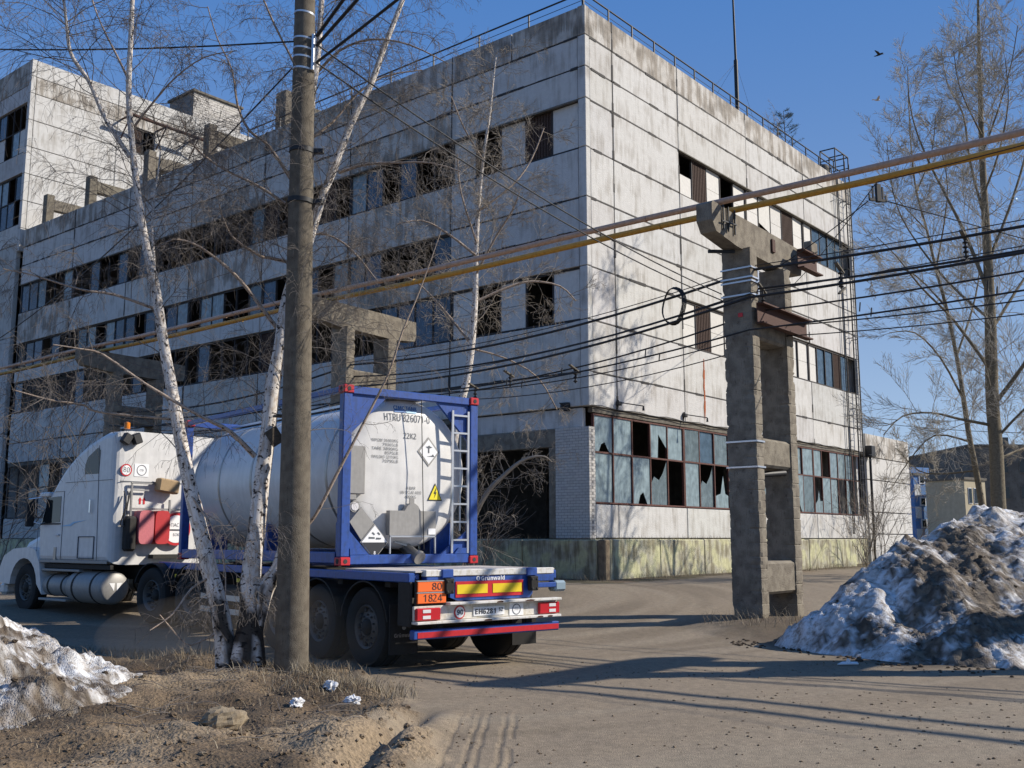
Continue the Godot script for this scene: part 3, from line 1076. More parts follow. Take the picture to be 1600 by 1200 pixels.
func build_factory() -> void:
	var t := thing("factory_building", "abandoned four storey factory of dirty white concrete panels with broken window bands", "building", P2(CORNER, 0.0), FTURN)
	var A := [0.27, 1.75, 6.46, 12.47, 18.6, 24.55]
	var solid := [1.66, 2.83, -1, 6.13, 7.33, 9.15, -1, 11.05, 12.33, 13.55, 15.38, -1, 17.2, 18.4, 19.6, 20.75]
	# sunlit face, row by row
	var rows := [[1.66, 2.83, 0], [6.13, 7.33, 0], [7.33, 9.15, 0], [9.15, 11.05, 1], [11.05, 12.33, 0], [12.33, 13.55, 0], [13.55, 15.38, 0], [15.38, 17.2, 1], [17.2, 18.4, 0], [18.4, 19.6, 0], [19.6, 20.75, 2]]
	for r in rows:
		for i in A.size() - 1:
			if r[2] == 1 and i > 1:
				continue
			if r[0] < 2.0 and i == 0:
				slab_r(t, 0.36, A[1], r[0], r[1], M.wall, tint(1.05))
				continue
			slab_r(t, A[i], A[i + 1], r[0], r[1], M.weather if r[2] == 2 else M.wall, tint(1.0, 0.10) if r[0] > 3 else tint(1.06))
		# corner slabs
		if r[0] > 2.0:
			bx("corner_panel", Vector3(-0.03, r[0] + 0.012, -0.30), Vector3(0.255, r[1] - 0.012, 0.03), M.weather if r[2] == 2 else M.wall, t, 0.02, tint(0.95))
		bx("corner_panel", Vector3(24.57, r[0] + 0.012, -0.30), Vector3(24.9, r[1] - 0.012, 0.03), M.wall, t, 0.02, tint(0.92))
	# shaded face
	var B := [0.31, 6.48, 12.48, 18.48, 24.48, 30.48, 36.48, 42.9]
	for i in B.size() - 1:
		var deep := i > 0
		var lr := [[6.13, 7.33], [7.33, 9.15], [17.2, 18.4], [18.4, 19.6]]
		if deep:
			lr.append_array([[11.05, 11.9], [13.45, 15.38]])
		else:
			lr.append_array([[11.05, 12.33], [12.33, 13.55], [13.55, 15.38]])
		for r in lr:
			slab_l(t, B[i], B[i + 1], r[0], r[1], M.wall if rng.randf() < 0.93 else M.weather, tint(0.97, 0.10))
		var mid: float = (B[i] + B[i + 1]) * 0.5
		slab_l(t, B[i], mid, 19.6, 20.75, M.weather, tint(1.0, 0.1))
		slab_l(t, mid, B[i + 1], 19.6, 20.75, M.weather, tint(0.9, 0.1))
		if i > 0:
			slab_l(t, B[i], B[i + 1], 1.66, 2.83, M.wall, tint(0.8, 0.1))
	# mastic in the joints
	for h in [7.33, 9.15, 11.05, 12.33, 13.55, 15.38, 17.2, 18.4, 19.6]:
		var full: bool = h in [7.33, 12.33, 13.55, 18.4, 19.6]
		joint(t, Vector3(0.02, h, 0), Vector3(24.9 if full else 6.46, h, 0), Vector3(0, 0, 1))
	for i in [1, 2, 3, 4]:
		for r in rows:
			if r[0] < 3 or (r[2] == 1 and i > 2):
				continue
			if i == 1 or rng.randf() < 0.85:
				joint(t, Vector3(A[i], r[0], 0), Vector3(A[i], r[1], 0), Vector3(0, 0, 1))
	for h in [7.33, 9.15, 11.05, 12.33, 13.55, 15.38, 17.2, 18.4, 19.6]:
		var full: bool = h in [7.33, 18.4, 19.6]
		if full or h in [12.33, 13.55]:
			joint(t, Vector3(0, h, -42.9 if full else -6.48), Vector3(0, h, 0), Vector3(-1, 0, 0))
	for i in [1, 2, 3, 4, 5, 6]:
		for r in [[6.13, 9.15], [13.55, 15.38], [17.2, 20.75]]:
			joint(t, Vector3(0, r[0], -B[i]), Vector3(0, r[1], -B[i]), Vector3(-1, 0, 0))
	# bands on the sunlit face
	var wr := func(i: int, h0: float, hs: Array, ks: Array, fm: Material) -> void:
		window_band(t, Transform3D(Basis(), Vector3(A[i] + 0.01, h0 + 0.01, -0.13)), A[i + 1] - A[i] - 0.02, hs, ks, fm)
	wr.call(2, 15.38, [1.80], ["hbsds"], M.frame_dark)
	wr.call(3, 15.38, [1.80], ["susbs"], M.frame_dark)
	wr.call(4, 15.38, [1.80], ["sccccd"], M.frame_dark)
	wr.call(2, 9.15, [1.88], ["sbssd"], M.frame_dark)
	wr.call(3, 9.15, [1.88], ["sscss"], M.frame_dark)
	wr.call(4, 9.15, [1.88], ["sccbcd"], M.frame_dark)
	window_band(t, Transform3D(Basis(), Vector3(0.38, 2.84, -0.13)), 6.08, [1.32, 1.76], ["jgdkg", "ggjjd"], M.frame)
	wr.call(2, 2.83, [1.33, 1.77], ["gcggd", "gjjgg"], M.frame)
	wr.call(3, 2.83, [1.33, 1.77], ["gdggg", "ggdjg"], M.frame)
	wr.call(4, 2.83, [1.33, 1.77], ["gdgggd", "jggdjd"], M.frame)
	# dark lintel gap over the ground floor glass, with a thin drip edge
	bx("lintel", Vector3(0.3, 5.95, -0.25), Vector3(24.5, 6.12, -0.06), M.conc_dark, t)
	bx("lintel", Vector3(6.4, 17.14, -0.05), Vector3(24.5, 17.2, 0.06), M.conc_dark, t, 0.01)
	# bands on the shaded face
	for i in B.size() - 1:
		var w: float = B[i + 1] - B[i] - 0.02
		var ka := "sdsbs" if i == 0 else pick(6, "ddcdbdcdg")
		var kc := "sdsds" if i == 0 else pick(6, "ddcddcb")
		window_band(t, left_x(B[i + 1] - 0.01, 15.39), w, [1.80], [ka], M.frame_dark)
		window_band(t, left_x(B[i + 1] - 0.01, 9.16), w, [1.88], [kc], M.frame_dark)
		if i > 0:
			window_band(t, left_x(B[i + 1] - 0.01, 11.91), w, [1.53], [pick(6, "dccdcdg")], M.frame_dark)
			window_band(t, left_x(B[i + 1] - 0.01, 2.84), w, [1.33, 1.77], [pick(5, "ddgdc"), pick(5, "ddjdc")], M.frame_dark)
		bx("lintel", Vector3(-0.06, 17.14, -B[i + 1] + 0.02), Vector3(0.06, 17.2, -B[i] - 0.02), M.conc_dark, t)
		if i > 0:
			bx("lintel", Vector3(0.05, 5.95, -B[i + 1]), Vector3(0.25, 6.12, -B[i]), M.conc_dark, t)
	# loading gate: brick pier, jamb, lintel and the black hall behind
	var br := MB.new()
	var row := 0
	var y := 1.68
	while y < 5.42:
		var off := 0.13 if row % 2 == 0 else 0.0
		var z := -1.43
		var first := true
		while z < -0.02:
			var l := 0.25
			if first and off > 0:
				l = 0.12
			first = false
			var z1 := minf(z + l, 0.0)
			br.col = tint(1.0, 0.12)
			br.box(Vector3(rng.randf_range(-0.004, 0.004), y, z), Vector3(0.12, y + 0.085, z1 - 0.012 if z1 < 0 else 0.0), 0.004)
			z = z1
		var x := 0.12 + (0.0 if row % 2 == 0 else 0.1)
		while x < 0.36:
			var x1 := minf(x + 0.22, 0.36)
			br.col = tint(1.0, 0.12)
			br.box(Vector3(x + 0.012, y, -0.12), Vector3(x1, y + 0.085, rng.randf_range(-0.004, 0.004)), 0.004)
			x = x1
		y += 0.0965
		row += 1
	part(br, "brick_pier", M.brick, t).set_meta("kind", "stuff")
	bx("pier_core", Vector3(0.006, 1.66, -1.425), Vector3(0.35, 5.43, -0.006), M.mortar, t)
	bx("gate_jamb", Vector3(0.0, 1.66, -1.72), Vector3(0.3, 4.79, -1.44), M.conc, t, 0.015)
	bx("gate_lintel", Vector3(0.02, 4.8, -6.45), Vector3(0.3, 5.42, -1.44), M.conc, t, 0.02)
	bx("gate_lintel", Vector3(0.12, 5.44, -6.45), Vector3(0.30, 6.11, -0.34), M.wall, t, 0.02)
	bx("gate_jamb", Vector3(0.0, 1.66, -6.47), Vector3(0.3, 4.79, -6.1), M.conc, t, 0.015)
	# floors, core and the walls that face away
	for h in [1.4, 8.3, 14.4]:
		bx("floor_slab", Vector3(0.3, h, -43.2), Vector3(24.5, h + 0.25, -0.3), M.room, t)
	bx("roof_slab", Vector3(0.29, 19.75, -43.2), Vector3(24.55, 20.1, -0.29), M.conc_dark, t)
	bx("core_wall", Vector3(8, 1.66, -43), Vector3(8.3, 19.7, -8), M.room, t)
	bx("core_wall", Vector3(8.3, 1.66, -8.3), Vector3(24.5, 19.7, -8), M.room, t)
	bx("end_wall", Vector3(24.6, 0.2, -43.3), Vector3(24.88, 20.75, -0.32), M.wall, t)
	bx("end_wall", Vector3(0.3, 0.2, -43.39), Vector3(24.55, 20.7, -43.15), M.wall, t)
	bx("plinth", Vector3(0.05, 0.0, -0.26), Vector3(24.85, 1.65, -0.03), M.dock, t, 0.02)
	bx("plinth", Vector3(0.03, 0.0, -43.2), Vector3(0.26, 1.65, -0.3), M.dock, t, 0.02)
	# rust running from a bolt on the sunlit wall
	var ru := MB.new()
	for k in 5:
		var x0 := 8.02 + rng.randf_range(-0.05, 0.05)
		var yt := 8.85 - k * 0.42
		var wd := rng.randf_range(0.05, 0.11)
		ru.prism(PackedVector2Array([Vector2(x0 - wd * 0.4, yt), Vector2(x0 - wd, yt - 0.3), Vector2(x0 - wd * 0.3, yt - rng.randf_range(0.5, 0.9)), Vector2(x0 + wd * 0.4, yt - 0.4), Vector2(x0 + wd * 0.5, yt - 0.05)]), 0.003, Transform3D(Basis(), Vector3(0, 0, 0.0135 + 0.0007 * k)))
	part(ru, "rust_stain", M.rust_run, t)
	# service cable and brackets over the ground floor
	var cb := MB.new()
	var pts := PackedVector3Array()
	var rad := PackedFloat32Array()
	for k in 41:
		pts.append(Vector3(24.4 * k / 40.0 + 0.1, 6.16 + 0.03 * sin(k * 1.7), 0.05))
		rad.append(0.016)
	cb.tube(pts, rad, 5)
	part(cb, "wall_cable", M.cable, t)
	for a in [1.72, 6.3]:
		var q := MB.new()
		q.bar(Vector3(a, 6.15, 0.0), Vector3(a, 6.5, 0.06), 0.05)
		q.rod(Vector3(a, 6.42, 0.03), Vector3(a + 0.55, 6.28, 0.75), 0.02, 6)
		q.rod(Vector3(a + 0.55, 6.28, 0.75), Vector3(a + 0.55, 6.12, 0.75), 0.03, 6, 0.05)
		q.box(Vector3(a - 0.1, 6.3, 0.02), Vector3(a + 0.1, 6.44, 0.16), 0.02)
		part(q, "lamp_bracket", M.black_metal, t)
	var q2 := MB.new()
	q2.box(Vector3(-0.16, 6.0, -1.1), Vector3(-0.02, 6.3, -0.75), 0.02)
	q2.rod(Vector3(-0.1, 6.15, -0.9), Vector3(-0.45, 6.25, -0.9), 0.02, 6)
	part(q2, "lamp_bracket", M.black_metal, t)
	# roof rail
	for s in [0, 1]:
		var rl := MB.new()
		var n := 15 if s == 0 else 8
		var span := 24.2 if s == 0 else 20.0
		var at := func(k: float, h: float) -> Vector3:
			return Vector3(0.18 + k, h, -0.16) if s == 0 else Vector3(0.16, h, -0.18 - k)
		rl.rod(at.call(0, 21.32), at.call(span, 21.32), 0.032, 6)
		rl.rod(at.call(0, 21.03), at.call(span, 21.03), 0.012, 5)
		for k in n + 1:
			var d: float = span * k / n
			rl.bar(at.call(d, 20.74), at.call(d, 21.33), 0.05)
		part(rl, "roof_rail", M.black_metal, t)
	# fire ladder near the far end of the sunlit wall
	var ld := MB.new()
	for xx in [23.4, 24.0]:
		ld.bar(Vector3(xx, 2.6, 0.32), Vector3(xx, 21.6, 0.32), 0.055)
	for k in 58:
		ld.rod(Vector3(23.4, 2.8 + k * 0.32, 0.32), Vector3(24.0, 2.8 + k * 0.32, 0.32), 0.012, 5)
	for k in 5:
		for xx in [23.4, 24.0]:
			ld.bar(Vector3(xx, 4.6 + k * 3.7, 0.0), Vector3(xx, 4.6 + k * 3.7, 0.32), 0.04)
	for xx in [22.6, 22.8]:
		ld.bar(Vector3(xx, 1.9, 0.14), Vector3(xx, 20.7, 0.14), 0.04)
	part(ld, "fire_ladder", M.black_metal, t)
	var lg := MB.new()
	for xx in [22.2, 23.4, 24.0]:
		lg.bar(Vector3(xx, 20.75, 0.3), Vector3(xx, 22.0, 0.3), 0.05)
		lg.bar(Vector3(xx, 20.75, -0.5), Vector3(xx, 22.0, -0.5), 0.05)
		lg.bar(Vector3(xx, 22.0, -0.5), Vector3(xx, 22.0, 0.3), 0.05)
		lg.bar(Vector3(xx, 21.4, -0.5), Vector3(xx, 21.4, 0.3), 0.04)
	lg.bar(Vector3(22.2, 22.0, 0.3), Vector3(24.0, 22.0, 0.3), 0.05)
	lg.bar(Vector3(22.2, 22.0, -0.5), Vector3(24.0, 22.0, -0.5), 0.05)
	part(lg, "ladder_guard", M.black_metal, t)

	# mast and its wires
	var ms := thing("roof_mast", "tall thin black mast standing on the factory roof edge", "mast", P2(CORNER + RDIR * 13.0 + LDIR * 0.6, 20.1), FTURN)
	var mm := MB.new()
	mm.rod(Vector3(0, 0, 0), Vector3(0, 3.6, 0), 0.10, 8)
	mm.rod(Vector3(0, 3.6, 0), Vector3(-0.12, 9.5, 0), 0.06, 8, 0.035)
	part(mm, "pole", M.black_metal, ms)
	var gy := MB.new()
	gy.rod(Vector3(0, 3.5, 0), Vector3(-3.2, 0.3, -0.4), 0.006, 4)
	gy.rod(Vector3(0, 3.5, 0), Vector3(3.4, 0.3, -0.4), 0.006, 4)
	gy.rod(Vector3(0, 3.5, 0), Vector3(0.2, 0.0, -3.0), 0.006, 4)
	part(gy, "guy_wire", M.cable, ms)
	var vent := MB.new()
	vent.lathe([Vector2(0.0, 0), Vector2(0.16, 0), Vector2(0.16, 1.3), Vector2(0.34, 1.3), Vector2(0.4, 1.55), Vector2(0.3, 1.85), Vector2(0.0, 1.95)], Vector3.ZERO, Vector3.UP, 12)
	solo(vent, "roof_vent", M.conc_dark, "round grey vent cowl at the far roof corner by the ladder", "vent", "", P2(CORNER + RDIR * 24.2 + LDIR * 1.2, 20.1))
	# bare concrete frames left standing on the roof
	var fb := [18.1, 24.2, 29.9, 36.2, 41.4]
	var names := ["roof concrete post and beam nearest the pole, tallest of five", "roof concrete post and beam below the brick penthouse", "middle one of the five concrete roof frames", "roof concrete frame second from the tall block", "roof concrete frame right beside the tall white block"]
	for k in 5:
		var fr := thing("roof_frame", names[k], "concrete frame", P2(CORNER + LDIR * fb[k] + RDIR * 0.7, 20.1), FTURN, "concrete frames on the factory roof")
		var wd := 0.75 if k == 0 else 0.5
		bx("post", Vector3(-0.25, 0, -wd / 2), Vector3(0.25, 2.75, wd / 2), M.conc, fr, 0.03, tint(0.85, 0.1))
		bx("beam", Vector3(0.26, 1.8, -0.2), Vector3(7.0, 2.5, 0.2), M.conc, fr, 0.03, tint(0.85, 0.1))
		bx("post", Vector3(7.01, 0, -0.2), Vector3(7.45, 2.7, 0.2), M.conc, fr, 0.03, tint(0.85, 0.1))

func build_dock() -> void:
	var t := thing("loading_dock", "long concrete loading dock with stained yellow wash along the factory foot", "loading dock", P2(CORNER, 0.0), FTURN)
	var p := 1.65
	var q := 1.55
	var y0 := 0.1
	bx("dock_deck", Vector3(-q + 0.02, 1.42, -30.0), Vector3(-0.03, 1.60, p - 0.02), M.conc_dark, t)
	bx("dock_deck", Vector3(-0.02, 1.42, 0.05), Vector3(18.9, 1.60, p - 0.02), M.conc_dark, t)
	var x := -q + 0.3
	while x < 18.5:
		var x1 := minf(x + 3.0, 19.0)
		bx("dock_wall", Vector3(x + 0.01, y0, p - 0.25), Vector3(x1 - 0.01, 1.63 + rng.randf_range(-0.015, 0.015), p + rng.randf_range(-0.01, 0.01)), M.dock, t, 0.03, tint(0.95, 0.06))
		x = x1
	bx("dock_corner", Vector3(-q, y0, p - 0.28), Vector3(-q + 0.29, 1.63, p + 0.012), M.conc, t, 0.035, Color(0.95, 0.85, 0.72))
	var z := p - 0.3
	while z > -29.0:
		var z1 := z - 3.0
		bx("dock_wall", Vector3(-q + rng.randf_range(-0.01, 0.01), y0, z1 + 0.01), Vector3(-q + 0.25, 1.62 + rng.randf_range(-0.015, 0.015), z - 0.01), M.dock, t, 0.03, tint(0.92, 0.08))
		z = z1
	bx("dock_wall", Vector3(18.72, y0, 0.0), Vector3(18.98, 1.62, p - 0.27), M.dock, t, 0.03)
	# last year's weeds along the edge
	var gr := MB.new()
	for k in 900:
		var a := rng.randf_range(-q, 12.0)
		var zz := rng.randf_range(0.5, p - 0.03)
		if rng.randf() < 0.4:
			a = rng.randf_range(-q + 0.03, -0.3)
			zz = rng.randf_range(-9.0, p)
		var hh := rng.randf_range(0.06, 0.26)
		gr.col = Color(1, 1, 1).lerp(Color(0.45, 0.35, 0.25), rng.randf())
		blade(gr, Vector3(a, 1.59, zz), hh, Vector3(rng.randfn(0, 0.3), 0, rng.randfn(0, 0.3)) * hh, 0.004)
	part(gr, "dry_weeds", M.grass, t).set_meta("kind", "stuff")

func build_tower() -> void:
	var o := CORNER + LDIR * 43.45
	var t := thing("tower_block", "taller white panelled block rising behind the factory at upper left", "building", P2(o, 0.0), FTURN)
	var ys := [19.5, 21.0, 22.8, 24.6, 26.4, 28.2, 30.0, 31.15, 32.3]
	var xs := [0.3, 6.0, 12.0, 18.0, 24.0]
	for j in ys.size() - 1:
		var y0: float = ys[j]
		var y1: float = ys[j + 1]
		for i in xs.size() - 1:
			var m: Material = M.weather if j == 6 else M.wall
			if j == 5 and i == 1:
				slab_r(t, xs[i], 7.1, y0, y1, m, tint(1.05))
				slab_r(t, 8.85, xs[i + 1], y0, y1, m, tint(0.95))
				continue
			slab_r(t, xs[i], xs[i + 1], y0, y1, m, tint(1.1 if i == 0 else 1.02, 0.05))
		bx("corner_panel", Vector3(-0.03, y0 + 0.012, -0.3), Vector3(0.28, y1 - 0.012, 0.03), M.wall, t, 0.02, tint(1.0))
	window_band(t, Transform3D(Basis(), Vector3(7.12, 28.22, -0.13)), 1.7, [1.75], ["bd"], M.frame_dark)
	for i in 5:
		var b0 := 0.31 + i * 6.0
		var b1 := b0 + 6.0
		for r in [[20.0, 21.3], [24.7, 26.1], [29.45, 30.6], [30.6, 32.3]]:
			slab_l(t, b0, b1, r[0], r[1], M.weather if r[0] > 30 else M.wall, tint(0.95, 0.08))
		window_band(t, left_x(b1 - 0.01, 26.12), 5.98, [1.65, 1.65], [pick(6, "ddcgs"), pick(6, "dgcds")], M.frame_dark)
		window_band(t, left_x(b1 - 0.01, 21.32), 5.98, [1.65, 1.7], [pick(6, "ccgcd"), pick(6, "gccd")], M.frame_dark)
		for r in [[2.0, 8.0], [8.0, 14.0], [14.0, 20.0]]:
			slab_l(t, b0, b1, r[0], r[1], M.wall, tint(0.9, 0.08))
	bx("roof_slab", Vector3(0.29, 31.4, -30), Vector3(23.9, 31.7, -0.29), M.conc_dark, t)
	bx("floor_slab", Vector3(0.29, 20.4, -30), Vector3(23.9, 20.7, -0.29), M.room, t)
	bx("floor_slab", Vector3(0.29, 25.0, -30), Vector3(23.9, 25.3, -0.29), M.room, t)
	bx("core_wall", Vector3(7.0, 20.7, -30), Vector3(7.3, 31.4, -7), M.room, t)
	bx("core_wall", Vector3(7.3, 20.7, -7.3), Vector3(23.9, 31.4, -7), M.room, t)
	bx("end_wall", Vector3(23.7, 0.2, -30.2), Vector3(24.0, 32.3, -0.3), M.wall, t)
	bx("end_wall", Vector3(0.0, 0.2, -30.5), Vector3(23.7, 32.3, -30.2), M.wall, t)
	# the brick penthouse on its roof
	var br := MB.new()
	var y := 31.75
	var row := 0
	while y < 34.7:
		var x := 12.4
		while x < 16.6:
			var x1 := minf(x + (0.52 if row % 2 == 0 or x > 12.5 else 0.26), 16.6)
			br.col = tint(1.0, 0.14)
			br.box(Vector3(x + 0.02, y, -1.2), Vector3(x1, y + 0.16, -1.0 + rng.randf_range(-0.01, 0.01)), 0.0)
			x = x1
		y += 0.185
		row += 1
	part(br, "brick_courses", M.brick, t).set_meta("kind", "stuff")
	bx("penthouse", Vector3(12.4, 31.7, -4.2), Vector3(16.6, 34.7, -1.02), M.mortar, t, 0.0, Color(2.0, 1.9, 1.8))
	bx("penthouse_roof", Vector3(12.25, 34.7, -4.35), Vector3(16.75, 34.9, -0.85), M.conc_dark, t, 0.03)
	var pp := MB.new()
	pp.rod(Vector3(5.9, 30.3, 1.2), Vector3(12.0, 30.2, 1.2), 0.12, 8)
	for xx in [6.3, 9.0, 11.6]:
		pp.bar(Vector3(xx, 30.25, 0.0), Vector3(xx, 30.25, 1.25), 0.1)
		pp.bar(Vector3(xx, 28.9, 0.0), Vector3(xx, 30.2, 1.15), 0.07)
	part(pp, "wall_pipe", M.rust_steel, t)
	for a in [[4.0, 26.6], [9.0, 27.0]]:
		var st := MB.new()
		st.col = Color(0.8, 0.8, 0.8)
		st.box(Vector3(a[0], a[1], 0.0), Vector3(a[0] + 3.5, a[1] + 0.8, 1.6), 0.03)
		if a[0] > 5:
			part(st, "balcony_slab", M.conc, t)

func build_annex() -> void:
	var t := thing("low_annex", "low white panel annex at the far end of the factory", "building", P2(CORNER, 0.0), FTURN)
	var ys := [0.35, 1.9, 3.05, 4.75, 5.95, 7.2]
	for j in ys.size() - 1:
		slab_r(t, 25.2, 31.85, ys[j], ys[j + 1], M.weather if j == 4 else M.wall, tint(1.0, 0.06))
	bx("end_wall", Vector3(31.6, 0.2, -12), Vector3(31.87, 7.2, -0.3), M.wall, t)
	bx("end_wall", Vector3(25.1, 0.2, -12.3), Vector3(31.87, 7.2, -12.02), M.wall, t)
	bx("roof_slab", Vector3(25.1, 6.8, -12), Vector3(31.6, 7.0, -0.3), M.conc_dark, t)
	var dp := MB.new()
	dp.rod(Vector3(25.3, 0.5, 0.18), Vector3(25.3, 6.3, 0.18), 0.07, 8)
	dp.box(Vector3(24.98, 5.9, 0.04), Vector3(25.55, 6.5, 0.4), 0.03)
	part(dp, "drain_pipe", M.black_metal, t)

func far_block(called: String, label: String, x0: float, x1: float, f: float, depth: float, h: float, m: Material, turn := 0.0) -> Node3D:
	var t := thing(called, label, "building", V((x0 + x1) * 0.5, f, 0.2), turn)
	var w := (x1 - x0) * 0.5
	bx("wall", Vector3(-w, 0, -depth), Vector3(w, h, 0), m, t)
	bx("roof", Vector3(-w - 0.2, h, -depth - 0.2), Vector3(w + 0.2, h + 0.35, 0.2), M.conc_dark, t)
	return t

func build_distance() -> void:
	var t := far_block("blue_building", "distant blue and white panelled building right of the annex", 58.2, 61.0, 150.0, 3.0, 10.6, M.far_blue, 0.5)
	for k in 3:
		bx("white_band", Vector3(-1.3, 1.2 + k * 3.2, 0.0), Vector3(-0.1, 2.9 + k * 3.2, 0.08), M.far_white, t)
		var f := bx("window", Vector3(-0.3, 3.0 + k * 3.2, 0.0), Vector3(0.9, 4.3 + k * 3.2, 0.12), M.far_white, t)
		bx("pane", Vector3(-0.1, 3.2 + k * 3.2, 0.12), Vector3(0.7, 4.1 + k * 3.2, 0.16), M.dark_glass, f)
	bx("roof_sign", Vector3(0.5, 10.96, -2.4), Vector3(4.5, 12.0, -2.0), M.far_blue, t)
	far_block("grey_shed", "dark grey windowless hall between blue and beige buildings", 62.0, 68.6, 156.0, 14.0, 9.6, M.far_grey)
	var b := far_block("beige_building", "small beige distant building with three dark windows", 62.3, 67.4, 144.0, 6.0, 9.6, M.far_beige, 0.6)
	for k in 3:
		var f := bx("window", Vector3(-1.75 + k * 1.35, 6.3, 0.0), Vector3(-0.95 + k * 1.35, 8.5, 0.1), M.far_white, b)
		bx("pane", Vector3(-1.68 + k * 1.35, 6.4, 0.1), Vector3(-1.02 + k * 1.35, 8.4, 0.14), M.dark_glass, f)
	var g := far_block("grey_block", "big dark grey distant block behind the right tree", 73.8, 100.0, 165.0, 30.0, 16.2, M.far_grey)
	for k in 6:
		for j in 3:
			var f := bx("window", Vector3(-8.5 + k * 3.2, 3.5 + j * 4.2, 0.0), Vector3(-7.0 + k * 3.2, 5.6 + j * 4.2, 0.1), M.far_grey, g)
			bx("pane", Vector3(-8.35 + k * 3.2, 3.65 + j * 4.2, 0.1), Vector3(-7.15 + k * 3.2, 5.45 + j * 4.2, 0.14), M.dark_glass, f)
	for k in 5:
		bx("chimney", Vector3(-6.0 + k * 4.0, 16.5, -4), Vector3(-5.2 + k * 4.0, 18.0 + (k % 2), -3), M.far_grey, g)

# ------------------------------------------------------------------ pipe rack
# Portal frame: local x runs along RDIR, local z along -LDIR; origin at the near corner of its near leg.
const RACK := Vector2(4.75, 19.8)
const STATIONS := [-10.0, 0.0, 12.0, 24.0]

func rough_leg(w: float, d: float, h0: float, h1: float, sd: int) -> MB:
	# concrete leg with spalled arrises; w along x, d along -z
	var mb := MB.new()
	var q := noise(sd, 1.6, 4)
	var ys := PackedFloat32Array()
	var cut := PackedFloat32Array()
	var yy := h0
	var r0 := RandomNumberGenerator.new()
	r0.seed = sd
	while yy < h1 - 0.3:
		var c := r0.randf_range(0.17, 0.30)
		for k in [[0.0, 1.0], [0.02, 0.0], [c * 0.33, 0.0], [c * 0.66, 0.0], [c - 0.015, 0.0]]:
			ys.append(yy + k[0])
			cut.append(k[1] * r0.randf_range(0.3, 1.0))
		yy += c
	ys.append(h1)
	cut.append(0.0)
	var segs := ys.size() - 1
	var ring := [Vector2(0, 0), Vector2(w * 0.25, 0), Vector2(w * 0.6, 0), Vector2(w, 0), Vector2(w, -d * 0.3), Vector2(w, -d * 0.7), Vector2(w, -d), Vector2(w * 0.5, -d), Vector2(0, -d), Vector2(0, -d * 0.7), Vector2(0, -d * 0.35)]
	var ce := Vector2(w * 0.5, -d * 0.5)
	var rows: Array = []
	for j in segs + 1:
		var y := ys[j]
		var r := PackedVector3Array()
		for k in ring.size():
			var p: Vector2 = ring[k]
			var corner := k in [0, 3, 6, 8]
			var n1 := q.get_noise_3d(p.x * 3, y * (2.6 if corner else 1.0), p.y * 3)
			var bite := 0.006 * n1
			if corner:
				bite -= 0.032 * smoothstep(0.15, 0.42, n1) + 0.008 + 0.022 * cut[j]
			elif k in [1, 2]:
				bite -= 0.014 * cut[j]
			var dirv := (p - ce).normalized()
			r.append(Vector3(p.x + dirv.x * bite, y, p.y + dirv.y * bite))
		rows.append(r)
	var n := ring.size()
	for j in segs:
		for k in n:
			var k2 := (k + 1) % n
			mb.quad(rows[j][k], rows[j][k2], rows[j + 1][k2], rows[j + 1][k])
	for j in [0, segs]:
		for k in range(1, n - 1):
			if j == 0:
				mb.tri(rows[j][0], rows[j][k + 1], rows[j][k])
			else:
				mb.tri(rows[j][0], rows[j][k], rows[j][k + 1])
	return mb

